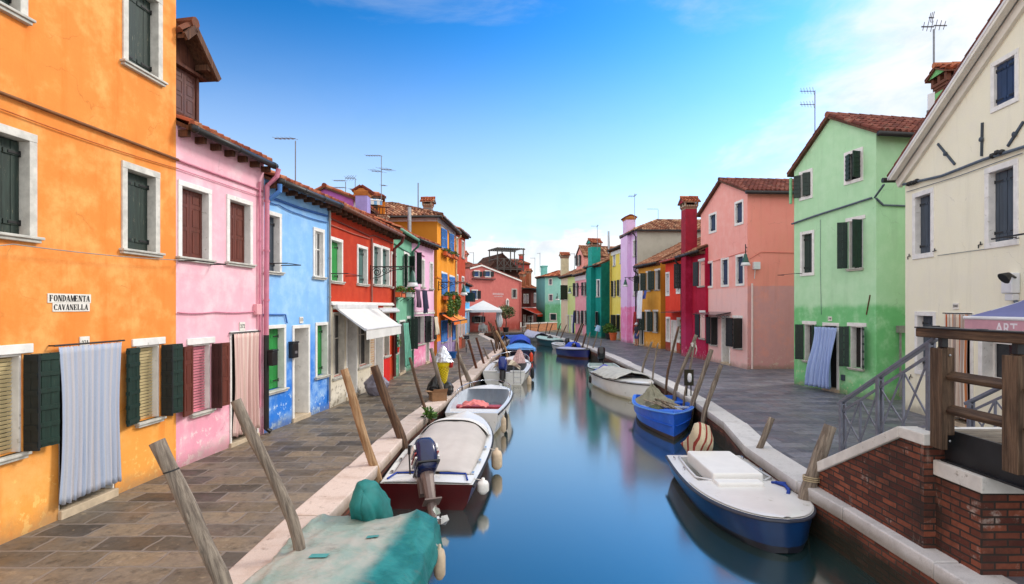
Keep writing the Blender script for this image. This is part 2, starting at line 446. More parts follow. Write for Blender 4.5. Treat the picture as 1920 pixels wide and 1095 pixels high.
        if gut and kind == 'gable' and side_gut:
            g = MB(); t2 = (s.prof[1][1]-s.prof[-1][1])/(s.prof[-1][0]-s.prof[1][0]); zz = s.prof[-1][1]-over*t2
            g.tube([(L+over+.05, -rake-.05, zz), (L+over+.05, D, zz)], gutr, 10)
            s.build(g, 'gutter', gut, smooth=True)
        return o

    # ---- openings
    def window(s, x0, x1, yt, yb, kind='closed', sm=DKGREEN, fm=None, fw=.09, frame=True, sill=True, inside=None, rev=.17,
               leafs=(150, 150), style='plank', lintel=False, bif=False, sm2=None, bars=True, rect=None, sillm=None, leafw=None, proud=.025, name='window'):
        u0, u1, z1, z0 = rect or s.rect(x0, x1, yt, yb)
        fm = fm or WHITE; mb = MB()
        if frame:
            i0, i1, j1 = u0+fw, u1-fw, z1-fw; j0 = z0 if sill else z0+fw
            mb.box(u0, i0, -proud, rev+.02, j0, j1); mb.box(i1, u1, -proud, rev+.02, j0, j1)
            mb.box(u0, u1, -proud-.003, rev+.02, j1, z1)
            if not sill: mb.box(u0, u1, -proud-.003, rev+.02, z0, j0)
        else:
            i0, i1, j1, j0 = u0, u1, z1, z0
            if lintel: mb.box(u0-lintel, u1+lintel, -proud, rev*.6, j1, j1+.11)
            mb.box(i0, i0+.03, .012, rev+.02, j0, j1-.03); mb.box(i1-.03, i1, .012, rev+.02, j0, j1-.03); mb.box(i0, i1, .012, rev+.02, j1-.03, j1+(.02 if lintel else 0))
        g = .004 if frame else .001
        s.holes.append((i0-g, i1+g, j0-g, j1+g, rev+.03))
        fo = s.build(mb, name, fm, bevel=.006 if s.A.y < 16 and s.B.y < 25 else 0)
        if sill:
            m2 = MB(); w = .045
            m2.box(u0-w, u1+w, -.085, rev*.4, z0-.035, z0-.001); m2.box(u0-w*.5, u1+w*.5, -.06, rev*.4, z0-.075, z0-.035)
            s.build(m2, 'sill', sillm or SILL, fo, bevel=.008 if s.B.y < 20 else 0)
        w = i1-i0
        inside = inside or ('dark' if kind != 'glass' else 'glass')
        p = MB(); p.box(i0-.01, i1+.01, rev+.02, rev+.05, j0-.01, j1+.01)
        s.build(p, 'pane', {'dark': GLASS, 'glass': GLASS, 'blue': GLASSB}.get(inside, DARKIN), fo)
        if inside in ('blind', 'pinkblind'):
            b = MB(); k = int((j1-j0)/.048)
            for i in range(k):
                z = j0+(i+.5)*(j1-j0)/k
                b.bar((i0+.02, rev-.04, z), (i1-.02, rev-.04, z), .044, .004, up=V((0, .93, .36)))
            s.build(b, 'blind', BLIND if inside == 'blind' else PINKBL, fo)
        elif inside == 'curtain':
            c = MB(); c.grid(lambda a, b: (i0+w*(.45+.5*a), rev-.02+.015*math.sin(a*24), j0+(j1-j0)*b), 24, 3)
            s.build(c, 'curtain', paint('net_curtain', (190, 188, 190), .8, .1), fo, smooth=True)
        if kind == 'glass' and bars:
            c = MB(); t = .035; y = rev-.02
            c.box(i0, i0+t, y, y+.035, j0, j1); c.box(i1-t, i1, y, y+.035, j0, j1)
            c.box(i0+t, i1-t, y, y+.035, j1-t, j1); c.box(i0+t, i1-t, y, y+.035, j0, j0+t)
            c.box((i0+i1)/2-t*.6, (i0+i1)/2+t*.6, y-.003, y+.03, j0+t, j1-t)
            if j1-j0 > 1: c.box(i0+t, i1-t, y+.002, y+.03, j0+(j1-j0)*.6, j0+(j1-j0)*.6+.025)
            s.build(c, 'casement', fm, fo)
        if kind == 'closed':
            y = rev*.62
            s.leaf(fo, i0+.004, y, 0, w/2-.006, j0+.01, j1-.01, sm, style, 1)
            s.leaf(fo, i1-.004, y, 0, w/2-.006, j0+.01, j1-.01, sm, style, -1)
        elif kind == 'open':
            lw = leafw or w/2
            for hx, sg, an in ((i0, 1, leafs[0]), (i1, -1, leafs[1])):
                if an is None: continue
                if bif and an < 120:                              # folded leaf: one panel square to the wall, coloured darker as its shade, one flat
                    s.leaf(fo, hx, -proud-.004, 92, lw*.42, j0+.01, j1-.01, sm2 or sm, style, sg)
                    s.leaf(fo, hx-sg*.035, -proud-.05, 172, lw*.75, j0+.01, j1-.01, sm, style, sg)
                else:
                    s.leaf(fo, hx, -proud-.012, an, lw*(.76 if bif else 1), j0+.01, j1-.01, sm, style, sg)
        return fo
    def leaf(s, parent, u, y, ang, w, z0, z1, mat, style, sg):
        """one shutter leaf hinged at (u, y); ang 0 = closed, 180 = flat on the wall; sg +1 opens to the left"""
        a = math.radians(ang); dx, dy = sg*math.cos(a), -math.sin(a)
        M = Matrix(((dx, dy*-sg if False else -dy, 0, u), (dy, dx, 0, y), (0, 0, 1, 0), (0, 0, 0, 1)))
        mb = MB(); h = z1-z0; t = .032
        if style == 'panel':
            f = min(.07, w*.18)
            mb.box(0, w, -t/2+.006, t/2-.006, z0, z1, 0, M)
            for x0, x1 in ((0, f), (w-f, w)): mb.box(x0, x1, -t/2, t/2, z0, z1, 0, M)
            for q in (0, .42, .78, 1): zc = z0+f/2+(h-f)*q; mb.box(f, w-f, -t/2, t/2, zc-f/2, zc+f/2, 0, M)
            for q0, q1 in ((0, .42), (.42, .78), (.78, 1)):
                mb.box(f+.025, w-f-.025, -t/2-.001, t/2+.001, z0+f+(h-f)*q0+.025, z0+(h-f)*q1-.025, 0, M)
        elif style == 'louvre':
            f = .05
            for x0, x1 in ((0, f), (w-f, w)): mb.box(x0, x1, -t/2, t/2, z0, z1, 0, M)
            k = int(h/.055)
            for i in range(k):
                zc = z0+(i+.5)*h/k; mb.bar((f, 0, zc), (w-f, 0, zc), .04, .008, 0, V((0, .7, .7))) if M is None else mb.add(
                    [(x, yy, zc+zz) for x in (f, w-f) for yy, zz in ((-.014, -.02), (.014, .016), (.016, .02), (-.012, -.016))],
                    [(0, 1, 2, 3), (7, 6, 5, 4), (0, 4, 5, 1), (1, 5, 6, 2), (2, 6, 7, 3), (3, 7, 4, 0)], 0, None, M)
            for zc in (z0+.03, z1-.03, z0+h*.5): mb.box(f, w-f, -t/2, t/2, zc-.03, zc+.03, 0, M)
        else:
            k = max(2, round(w/.13))
            for i in range(k):
                d = R.uniform(-.003, .003)
                mb.box(i*w/k+.0025, (i+1)*w/k-.0025, -t/2+d, t/2+d-.004, z0+R.uniform(0, .006), z1-R.uniform(0, .006), 0, M)
            qs = (.13, .87) if style == 'plank' else (.06, .24, .42, .60, .78, .95)
            for q in qs:
                zc = z0+h*q
                for yy in (-t/2-.012, t/2-.004): mb.box(.01, w-.01, yy, yy+.014, zc-.028, zc+.028, 0, M)
                if style == 'plank':
                    for yy in (-t/2-.019, t/2+.010): mb.box(-.012, w*.72, yy, yy+.009, zc-.014, zc+.014, 1, M)
                    mb.box(-.02, .012, -t/2-.02, t/2+.02, zc-.035, zc+.035, 1, M)
        if style == 'bars': pass
        return s.build(mb, 'shutter', [mat, IRON], parent)
    def door(s, x0, x1, yt, leaf=None, fw=.09, rev=.2, frame=True, fm=None, step=True, z0=.1, glaze=False, rect=None, panels=True, dark=False):
        u0, u1, z1, _ = rect or s.rect(x0, x1, yt, yt+20); fm = fm or WHITE; mb = MB()
        if frame:
            i0, i1, j1 = u0+fw, u1-fw, z1-fw
            mb.box(u0, i0, -.025, rev+.02, 0, j1); mb.box(i1, u1, -.025, rev+.02, 0, j1); mb.box(u0, u1, -.028, rev+.02, j1, z1)
        else:
            i0, i1, j1 = u0, u1, z1
            mb.box(i0, i0+.03, .012, rev+.02, z0, j1); mb.box(i1-.03, i1, .012, rev+.02, z0, j1)
        g = .004 if frame else .001
        s.holes.append((i0-g, i1+g, -1, j1+g, rev+.03))
        fo = s.build(mb, 'door', fm, bevel=.006 if s.B.y < 25 else 0)
        if step:
            st = MB(); st.box(u0-.01, u1+.01, -.05, rev+.1, -.03, z0); s.build(st, 'doorstep', STEPST, fo, bevel=.012 if s.B.y < 25 else 0)
        l = MB(); y = rev
        l.box(i0-.01, i1+.01, y, y+.04, z0+.005, j1+.01)
        if panels and not dark:
            w, h = i1-i0, j1-z0
            for q0, q1 in ((.05, .42), (.48, .94)):
                for p0, p1 in ((.1, .46), (.54, .9)): l.box(i0+w*p0, i0+w*p1, y-.012, y+.01, z0+h*q0, z0+h*q1, 1 if glaze and q0 > .4 else 0)
            l.lathe([(.0, 0), (.022, .005), (.022, .03), (0, .035)], 8, (0, 0, 0), 2, Matrix.Translation((i0+w*.08, y-.03, z0+h*.46)) @ Matrix.Rotation(PI/2, 4, 'X'))
        s.build(l, 'door_leaf', [DARKIN if dark else (leaf or BROWN), GLASS, STEEL], fo)
        return fo
    # ---- wall fittings that belong to the house
    def pipe(s, pts, r=.045, mat=GUTTER, name='drainpipe', brackets=True):
        mb = MB(); mb.tube(pts, r, 10)
        if brackets:
            a, b = V(pts[-2]), V(pts[-1])
            k = int((b-a).length/1.1)
            for i in range(k+1):
                p = a+(b-a)*((i+.3)/(k+1)); mb.tube([p-V((0, 0, .02)), p+V((0, 0, .02))], r*1.25, 10)
        return s.build(mb, name, mat, smooth=False)
    def cable(s, pts, r=.012, mat=None, sag=.0, name='cable'):
        P = []
        for a, b in zip(pts, pts[1:]):
            a, b = V(a), V(b)
            for i in range(8):
                t = i/8; p = a+(b-a)*t; p.z -= sag*4*t*(1-t); P.append(p)
        P.append(V(pts[-1])); mb = MB(); mb.tube(P, r, 6)
        return s.build(mb, name, mat or IRON, smooth=True)
    def pc(s, pts, y=-.03, **k): return s.cable([(s.uz(a, b)[0], y, s.uz(a, b)[1]) for a, b in pts], **k)
    def chimney(s, u, y, z0, z1, w, d, mat, cap='tile', parent=None, capm=None, ch=.45):
        mb = MB(); mb.box(u-w/2, u+w/2, y-d/2, y+d/2, z0, z1)
        q = .05; zz = z1
        for i in range(3 if cap != 'flare' else 0):
            mb.box(u-w/2-q*i*.6, u+w/2+q*i*.6, y-d/2-q*i*.6, y+d/2+q*i*.6, zz+.001, zz+.07, 1); zz += .07
        if cap == 'tile':
            e = q*1.2
            for a in (-1, 0, 1):
                for b in (-1, 1): mb.box(u+a*(w/2+e-.05)-.05, u+a*(w/2+e-.05)+.05, y+b*(d/2+e-.05)-.05, y+b*(d/2+e-.05)+.05, zz, zz+ch*.35, 1)
            mb.box(u-w*.3, u+w*.3, y-d*.3, y+d*.3, zz, zz+ch*.34, 3)
            zz += ch*.35; W, Dd = w/2+.14, d/2+.16; rz = zz+W*.55
            for sg in (1, -1):
                tiles(mb, (u-sg*W, y-Dd, zz), (0, 1, 0), (sg, 0, .55), 2*Dd, W*1.14, .16, .24, m=2, seg=5)
                q4 = [(u-sg*W, y-Dd, zz), (u, y-Dd, rz), (u, y+Dd, rz), (u-sg*W, y+Dd, zz)]
                slab(mb, q4 if sg < 0 else q4[::-1], .04, 1)
            ridge(mb, (u, y-Dd-.02, rz+.05), (u, y+Dd+.02, rz+.05), .075, 2)
            mb.add([(u-W*.8, y-Dd+.05, zz), (u+W*.8, y-Dd+.05, zz), (u, y-Dd+.05, rz)], [(0, 1, 2)], 0)
        elif cap == 'flare':
            for i in range(4):
                f = i/3; mb.box(u-w/2-.02-.05*f, u+w/2+.02+.05*f, y-d/2-.02-.05*f, y+d/2+.02+.05*f, zz+.001, zz+.045, 1); zz += .045
            n = 5
            for a in range(n):
                t = -1+2*a/(n-1)
                for b in (-1, 1):
                    mb.tube([(u+t*(w/2+.02), y+b*.02, zz+.20), (u+t*(w/2+.02), y+b*(d/2+.12), zz-.02)], [.055, .07], 7, 2)
            mb.box(u-w/2-.04, u+w/2+.04, y-d/2-.04, y+d/2+.04, zz, zz+.1, 1)
        else:
            mb.box(u-w/2-.08, u+w/2+.08, y-d/2-.08, y+d/2+.08, zz+.001, zz+.06, 1)
        return s.build(mb, 'chimney', [mat, capm or BRICKT, TILE, DARKIN], parent or s.roofo)
    def awning(s, rectp, z_hi, out, z_lo, mat, drop=.25, barm=None, scallop=False, vm=None):
        """sloping fabric awning between u0..u1, rolled out to distance out, with a hanging valance"""
        u0, u1 = rectp; mb = MB()
        mb.grid(lambda a, b: (u0+(u1-u0)*a, -.1-(out-.1)*b, z_hi+(z_lo-z_hi)*b-.02*math.sin(PI*b)), 8, 8, uv=lambda a, b: ((u1-u0)*a, b*out))
        o = s.build(mb, 'awning', mat, solid=.006)
        v = MB()
        v.grid(lambda a, b: (u0+(u1-u0)*a, -out-.01+.006*math.sin(a*30)*b, z_lo-.03-(drop*(1 if not scallop else .8+.2*abs(math.sin(a*PI*round((u1-u0)/.3)))))*b), 48, 4, uv=lambda a, b: ((u1-u0)*a, b*drop))
        s.build(v, 'valance', vm or mat, o, solid=.005)
        b = MB(); b.tube([(u0-.02, -out, z_lo-.005), (u1+.02, -out, z_lo-.005)], .035, 10)
        b.box(u0-.03, u1+.03, -.16, -.03, z_hi-.03, z_hi+.08)
        for u in (u0+.03, u1-.03):
            b.bar((u, -.1, z_hi-.03), (u, -out+.02, z_lo-.03), .03, .045)
        s.build(b, 'awning_frame', barm or paint('white_metal', (215, 216, 218), .35, .1, 4), o)
        return o
# ================================================================== LEFT BANK
def textmesh(name, body, size, mat, parent, M, ext=.003, bold=0.):
    cu = bpy.data.curves.new(name, 'FONT'); cu.body = body; cu.size = size; cu.extrude = ext; cu.align_x = 'CENTER'; cu.align_y = 'CENTER'
    cu.offset = bold
    o = bpy.data.objects.new('tmp_text', cu); COL.objects.link(o)
    me = bpy.data.meshes.new_from_object(o.evaluated_get(bpy.context.evaluated_depsgraph_get()))
    bpy.data.objects.remove(o); me.materials.clear(); me.materials.append(mat)
    q = bpy.data.objects.new(name, me); COL.objects.link(q); q.parent = parent; q.matrix_local = M
    return q
INK = paint('black_ink', (28, 26, 28), .7, .2, 30)
PLATE = paint('white_plaque', (226, 222, 214), .7, .12, 9, wear=(190, 182, 170))
RX = Matrix.Rotation(PI/2, 4, 'X')             # lettering drawn in xy stands up facing -y

def plaque(h, x0, x1, yt, yb, text, label, size=None):
    u0, u1, z1, z0 = h.rect(x0, x1, yt, yb); w = max(u1-u0, .16); hh = z1-z0; u = (u0+u1)/2
    root = T(empty('house_number', h.W(u, 0, (z0+z1)/2), h.rz), label, 'house number', 'house number plaques')
    mb = MB(); mb.box(-w/2, w/2, -.022, -.002, -hh/2, hh/2); mb.build('plate', PLATE, root, bevel=.004)
    textmesh('number', text, size or min(hh*.62, w*.62), INK, root, Matrix.Translation((0, -.024, 0)) @ RX, .002)
    return root

def wavy(name, w, h, mat, root_loc, rz, label, cat, group=None, amp=.03, folds=9, flare=.0, blow=0., gather=True, rod=True, z_bottom_blow=0., seed=0):
    """a hanging cloth w wide and h tall, its top edge at root_loc; local -y is outwards"""
    root = T(empty(name, root_loc, rz), label, cat, group); rr = random.Random(seed)
    ph = [rr.uniform(0, 6) for _ in range(4)]
    def fn(a, b):
        x = (a-.5)*w*(1-.10*math.sin(PI*b)*gather+flare*b); z = -h*b
        f = .35+.65*b
        aa = a+.035*math.sin(a*7+ph[2])+.03*mn.noise(V((a*3, b*1.2, seed)))
        y = amp*f*((.55+.75*(mn.noise(V((a*4, 3.3, seed)))+.6))*math.sin(aa*folds*2*PI+ph[0]+.6*math.sin(3*b+ph[1]))+.45*math.sin(aa*folds*3.7*PI+ph[2])+.8*mn.noise(V((a*9, b*2.5, seed+5))))
        return (x, y-blow*math.sin(PI*.5*b)**1.5*(.7+.3*math.sin(a*5+ph[3])), z+(.012*math.sin(a*folds*2*PI)+.03*mn.noise(V((a*3, 9, seed))))*b-.014*(1-b)*abs(math.sin(a*folds*2*PI)))
    mb = MB(); mb.grid(fn, 72, 22, uv=lambda a, b: (a*w, b*h)); mb.build('cloth', mat, root, smooth=True, solid=.006)
    if rod:
        r = MB(); r.tube([(-w/2-.06, 0, .015), (w/2+.06, 0, .015)], .012, 8)
        for x in (-w/2-.05, w/2+.05): r.tube([(x, 0, .015), (x, .08, .015)], .01, 6)
        r.build('curtain_rod', IRON, root)
    return root

# ---- orange house
H_OR = House('orange_house', 'tall orange house with green shutters and a street name plate, beside the pink house', (-1543, 2.55), (330, 9.3), 9.6, 6.5,
             plaster('orange_plaster', (230, 138, 64), (236, 160, 74), 1.4, .7, (240, 176, 104), .6, (244, 186, 104), 1.6, streak=(226, 110, 30)))
h = H_OR
ogs = dict(sm=OLDGREEN, fm=STONE, fw=.10, rev=.2, sillm=SILL)
h.window(227, 298, 312, 470, **ogs); h.window(229, 303, -30, 133, **ogs)
h.window(-34, 67, 237, 438, **ogs); h.window(-36, 50, -210, 12, **ogs)
h.window(256, 300, 647, 787, 'open', sm=DKGREEN, sm2=BLACKSH, frame=False, lintel=.1, inside='blind', leafs=(166, 90), style='ledged', bif=True, rev=.15, leafw=.44)  # near-black on the square panels stands in for their shade, here and below
h.window(-40, 42, 666, 858, 'open', sm=DKGREEN, sm2=BLACKSH, frame=False, lintel=.12, inside='blind', leafs=(166, 90), style='ledged', bif=True, rev=.15, leafw=.44)
h.door(110, 216, 655, frame=False, rev=.22, z0=.11, dark=True)
h.roof('eave', 20)
h.finish()
h.pc([(-400, 22), (0, 176), (330, 300)], r=.022, mat=paint('ochre_cable', (120, 74, 34), .7, .2, 8), y=-.04)
h.pc([(-400, 50), (0, 205), (330, 316)], r=.009, mat=paint('orange_cable', (196, 108, 40), .7, .2, 8), y=-.03, sag=.03)
h.pc([(-400, 475), (0, 458), (328, 488)], r=.006, mat=GREYPIPE, y=-.16, sag=.03)
o = h.uz(163, 652)
wavy('door_curtain', 1.02, 1.98, stripes('blue_white_stripe', [(160, 172, 194), (178, 180, 188), (168, 175, 192), (182, 180, 186), (162, 172, 192), (176, 176, 186)], .055),
     h.W(h.rect(110, 216, 655, 900)[0]*.5+h.rect(110, 216, 655, 900)[1]*.5-.05, -.09, 2.20), h.rz, 'long pale blue grey curtain over the orange house doorway under plaque 271', 'curtain', 'door curtains', .015, 11, seed=1)

# ---- street name plate, letters drawn as thick and thin strokes
def glyph(ch):
    def bx(x0, x1, y0, y1): return [(x0, y0), (x1, y0), (x1, y1), (x0, y1)]
    def dg(xa, xb, w, y0=0, y1=1): return [(xa, y0), (xa+w, y0), (xb+w, y1), (xb, y1)]
    def ring(x0, x1, tx, ty, a0=0, a1=360, n=26):
        cx, rx = (x0+x1)/2, (x1-x0)/2; P = []
        for i in range(n):
            t0, t1 = (math.radians(a0+(a1-a0)*(i+k)/n) for k in (0, 1))
            e = lambda t, a, b: (cx+a*math.cos(t), .5+b*math.sin(t))
            P.append([e(t0, rx, .5), e(t1, rx, .5), e(t1, rx-tx, .5-ty), e(t0, rx-tx, .5-ty)])
        return P
    k, s = .26, .06
    sf = lambda x, y, w=.16: bx(x-w, x+w, y, y+s)
    if ch == 'F': return [bx(.1, .1+k, 0, 1), bx(.36, .85, .94, 1), bx(.79, .85, .72, .94), bx(.36, .66, .47, .53), bx(.62, .66, .38, .62), bx(0, .1, 0, s), bx(.36, .46, 0, s), bx(0, .1, .94, 1)]
    if ch in 'EL':
        P = [bx(.1, .1+k, 0, 1), bx(.36, .88, 0, s), bx(.82, .88, s, .3), bx(0, .1, 0, s), bx(0, .1, .94, 1)]
        return P+([bx(.36, .85, .94, 1), bx(.79, .85, .72, .94), bx(.36, .66, .47, .53), bx(.62, .66, .38, .62)] if ch == 'E' else [bx(.36, .46, .94, 1)])
    if ch == 'O': return ring(0, .95, .25, .04)
    if ch == 'C': return ring(0, .95, .25, .04, 48, 318)+[bx(.80, .88, .70, .93), bx(.80, .88, .06, .2)]
    if ch == 'D': return ring(-.35, .95, .25, .05, -90, 90)+[bx(.1, .1+k-.04, 0, 1), bx(.3, .34, 0, .05), bx(0, .1, 0, s), bx(0, .1, .94, 1)]
    if ch == 'N': return [bx(.08, .14, 0, 1), bx(.84, .9, 0, 1), dg(.62, .08, .28), sf(.11, 0, .12), sf(.87, .94, .12)]
    if ch == 'M': return [bx(.06, .12, 0, 1), bx(.86, 1.1, 0, 1), dg(.46, .06, .24), dg(.5, .86, .07), sf(.09, 0, .12), sf(.98, 0, .18)]
    if ch == 'A': return [dg(.02, .42, .07), dg(.66, .34, .27), bx(.2, .72, .28, .33), sf(.05, 0, .11), sf(.8, 0, .18)]
    if ch == 'V': return [dg(.34, .02, .27), dg(.42, .82, .07), sf(.15, .94, .17), sf(.86, .94, .12)]
    if ch == 'T': return [bx(.34, .34+k, 0, 1), bx(0, .34, .94, 1), bx(.6, .94, .94, 1), bx(0, .06, .74, .94), bx(.88, .94, .74, .94), bx(.24, .34, 0, s), bx(.6, .7, 0, s)]
    if ch == '2': return ring(.1, .75, .12, .04, -20, 170)+[dg(.1, .5, .12, .06, .42), bx(.08, .74, 0, .1), bx(.66, .74, .1, .2)]
    if ch == '7': return [bx(.08, .78, .86, .97), bx(.08, .14, .74, .86), dg(.3, .7, .08, 0, .86)]
    if ch == '1': return [bx(.3, .52, 0, 1), bx(.2, .3, 0, s), bx(.52, .62, 0, s), bx(.2, .3, .86, .92)]
    return []
def lettering(root, name, text, x0, x1, z0, z1, y, adv=1.1):
    mb = MB(); w = (x1-x0)/(len(text)*adv-.1); hh = z1-z0
    for i, ch in enumerate(text):
        ox = x0+i*adv*w
        for P in glyph(ch):
            n = len(P); P = [(ox+p[0]*w, z0+p[1]*hh) for p in P]
            vs = [(x, y, z) for x, z in P]+[(x, y+.004, z) for x, z in P]
            mb.add(vs, [tuple(range(n)), tuple(range(2*n-1, n-1, -1))]+[(k, n+k, n+(k+1) % n, (k+1) % n) for k in range(n)])
    return mb.build(name, INK, root)
ua, ub, z1, z0 = h.rect(88, 169, 551, 568); uc, ud, z3, z2 = h.rect(97.5, 167, 568, 584)
root = T(empty('street_sign', h.W(ua, 0, z2), h.rz), 'white two-line street name plate with black serif letters on the orange house', 'street sign')
mb = MB(); mb.box(0, ub-ua, -.012, -.001, z0-z2+.001, z1-z2); mb.box(uc-ua, ud-ua, -.010, -.001, 0, z0-z2-.001); mb.build('plate', PLATE, root)
lettering(root, 'lettering', 'FONDAMENTA', .02, ub-ua-.02, z0-z2+.02, z1-z2-.018, -.0165)
lettering(root, 'lettering', 'CAVANELLA', uc-ua+.015, ud-ua-.03, .02, z0-z2-.018, -.0145)
u0, u1, z1, z0 = h.rect(148, 166, 631, 652)
root = T(empty('house_number', h.W(u0, 0, z0), h.rz), 'white house number plaque 271 on the orange house above its door', 'house number', 'house number plaques')
mb = MB(); mb.box(0, u1-u0, -.018, -.001, 0, z1-z0); mb.build('plate', PLATE, root, bevel=.003)
lettering(root, 'number', '271', .02, u1-u0-.02, .05, z1-z0-.05, -.0225, 1.0)

# ---- pink house with the wooden dormer
H_PK = House('pink_house', 'pink house with brown shutters and a brown wooden dormer', (330, 9.3), (495, 11.91), 5.74, 5.6,
             plaster('pink_plaster', (236, 178, 192), (236, 160, 180), 1.5, .5, (244, 206, 212), .7, (244, 204, 208), 1.4))
h = H_PK
ps = dict(sm=BROWN, style='panel', fw=.09, rev=.2)
h.window(332.5, 395.5, 346, 484, **ps); h.window(424, 472.5, 371, 493, **ps)
h.window(357, 395, 645, 771, 'open', sm=BROWN, sm2=paint('dark_brown_shutter', (58, 30, 24), .5, .25, 4), style='panel', frame=False, lintel=.1, inside='pinkblind', leafs=(166, 90), bif=True, rev=.14, leafw=.44)  # square panel's shade put in as a darker brown
h.door(430, 483, 620, rev=.3, fw=.05, dark=True, z0=.08)
h.roof('eave', 24, .22, gutr=.065); h.finish()
PP = paint('pink_pipe', (206, 128, 150), .5, .15, 5)
L = h.L
h.pipe([(L-.02, -.34, 5.62), (L-.02, -.30, 5.45), (L-.05, -.10, 5.25), (L-.05, -.08, 2.1)], .05, PP)
h.pipe([(L-.05, -.08, 2.1), (L-.05, -.08, .12), (L-.0, -.16, .05)], .055, GUTTER, brackets=False)
h.pipe([(L-.24, -.05, 5.3), (L-.24, -.05, .6)], .025, PP)
h.pc([(330, 300), (490, 358)], r=.018, mat=PP, y=-.03); h.pc([(330, 316), (490, 370)], r=.008, mat=PP, y=-.03)
h.pc([(330, 586), (400, 585), (475, 584)], r=.012, mat=PP, y=-.03, sag=.02)
mb = MB(); u, z = h.uz(479, 580); mb.box(u-.09, u+.09, -.09, -.001, z-.11, z+.11); h.build(mb, 'meter_box', paint('pink_box', (232, 170, 178), .5, .1), bevel=.01)
u0, u1, zt, _ = h.rect(431, 481, 622, 800)
wavy('door_curtain', (u1-u0)*.95, 1.98, stripes('pink_stripe', [(218, 190, 180), (210, 172, 166), (220, 196, 186), (214, 182, 174), (206, 168, 162), (220, 198, 188)], .05), h.W((u0+u1)/2, -.07, zt-.02), h.rz,
     'pale pink curtain over the pink house doorway beside the brown downpipe', 'curtain', 'door curtains', .03, 6, seed=2)
plaque(h, 448, 458, 604, 620, '272', 'white house number plaque 272 on the pink house above its curtained door')
# dormer: cheeks, shuttered front, gable roof
DW = wood('dormer_wood', (66, 34, 26), (100, 58, 42)); DP = paint('dormer_shutter', (84, 42, 32), .5, .3, 5, stretch=(5, 5, .8), wear=(120, 80, 62))
x0, x1, y0, y1, zb, ze, zr = -.2, .74, .12, 1.9, 5.72, 6.95, 7.42
xm = (x0+x1)/2
x00 = x0; slp = (zr-ze)/(xm-x0); x0 = .02
d = MB(); d.box(x0, x0+.07, y0, y1, zb, ze); d.box(x1-.07, x1, y0, y1, zb, ze); d.box(x0, x1, y0-.004, y0+.1, zb, zb+.3)
d.add([(x0, y0+.02, ze-.12), (x1, y0+.02, ze-.12), (x1, y0+.02, ze), (xm, y0+.02, zr), (x0, y0+.02, zr-(xm-x0)*slp)], [(0, 1, 2, 3, 4)])
d.box(x0, x1+.16, y0-.06, y0+.03, ze-.16, ze-.11)
dm = h.build(d, 'dormer', DW)
for a, sg in ((x0+.075, 1), (x1-.075, -1)): h.leaf(dm, a, y0+.04, 0, (x1-x0)/2-.08, zb+.3, ze-.17, DP, 'panel', sg)
t = MB()
for sg in (1, -1):
    run = (xm-x0) if sg > 0 else (xm-x00+.16); a = xm-sg*run; sv = V((sg, 0, slp)); za = zr-run*slp
    tiles(t, (a, y0-.25, za+.08), (0, 1, 0), sv, y1-y0+.25, run*math.hypot(1, slp), .2, .3)
    q = [(a, y0-.25, za+.06), (xm, y0-.25, zr+.06), (xm, y1, zr+.06), (a, y1, za+.06)]; slab(t, q if sg < 0 else q[::-1], .06)
    t.bar((a, y0-.27, za+.02), (xm, y0-.27, zr+.02), .05, .12, 1)
    if sg < 0: t.box(x1-.11, x1-.01, y0-.24, y0, ze-.06, ze+.04, 1)
ridge(t, (xm, y0-.28, zr+.12), (xm, y1, zr+.12)); h.build(t, 'dormer_roof', [tile_mat('dormer_tiles', (70, 40, 32), (100, 58, 44), (130, 84, 64)), BEAMW], dm)

# ---- blue house
H_BL = House('blue_house', 'bright blue house with green ground floor shutters and black mailbox', (495, 11.91), (617, 14.84), 5.44, 5.6,
             plaster('blue_plaster', (134, 186, 240), (36, 116, 214), 1.75, .75, (166, 206, 246), .6, (170, 200, 235), 1.5))
h = H_BL
h.window(497.5, 527, 397, 509, sm=GREYSH, rev=.22); h.window(586.5, 607.6, 428, 519, 'glass', bars=True, rev=.07)
h.window(498.5, 535, 609, 731, sm=BRIGHT, rev=.24, fw=.08); h.window(590.8, 615, 604, 704, sm=BRIGHT, rev=.24, fw=.08)
h.door(547.4, 580, 609, leaf=paint('grey_door', (176, 172, 164), .7, .25, 3, wear=(140, 132, 120)), rev=.34, fw=.08, panels=False)
h.roof('eave', 20, .3, gutr=.075); h.finish()
BC = paint('blue_cable', (40, 96, 170), .6, .2, 8)
h.pc([(497, 367), (560, 390), (612, 405)], r=.028, mat=BC); h.pc([(497, 376), (520, 384), (560, 402), (612, 417)], r=.012, mat=BC, sag=.02)
h.pc([(492, 590), (533, 590), (536, 606)], r=.016, mat=BC)
h.pipe([(.0, -.36, 5.3), (.02, -.35, 5.15), (.0, -.1, 4.95)], .05, paint('blue_pipe', (70, 130, 200), .5, .2, 5), brackets=False)
h.pipe([(h.L-.06, -.05, 5.3), (h.L-.06, -.05, .2)], .03, GREYPIPE)
plaque(h, 561, 567, 594, 606, '273', 'small white house number plaque 273 on the blue house above its door')
for px, py in ((516, 494), (627, 513)):
    pass
def clothesbar(h, px0, px1, py, out=.35):
    u0, z = h.uz(px0, py); u1, _ = h.uz(px1, py); mb = MB()
    for u in (u0, u1): mb.tube([(u, 0, z), (u, -out, z)], .012, 6)
    mb.tube([(u0, -out, z), (u1, -out, z)], .008, 6); return h.build(mb, 'clothes_bar', IRON)
clothesbar(h, 498, 525, 494, .5); clothesbar(H_PK, 335, 395, 489, .3)
u, z = h.uz(546, 657)
root = T(empty('mailbox', h.W(u, 0, z-.17), h.rz), 'black mailbox on the blue house beside its door', 'mailbox')
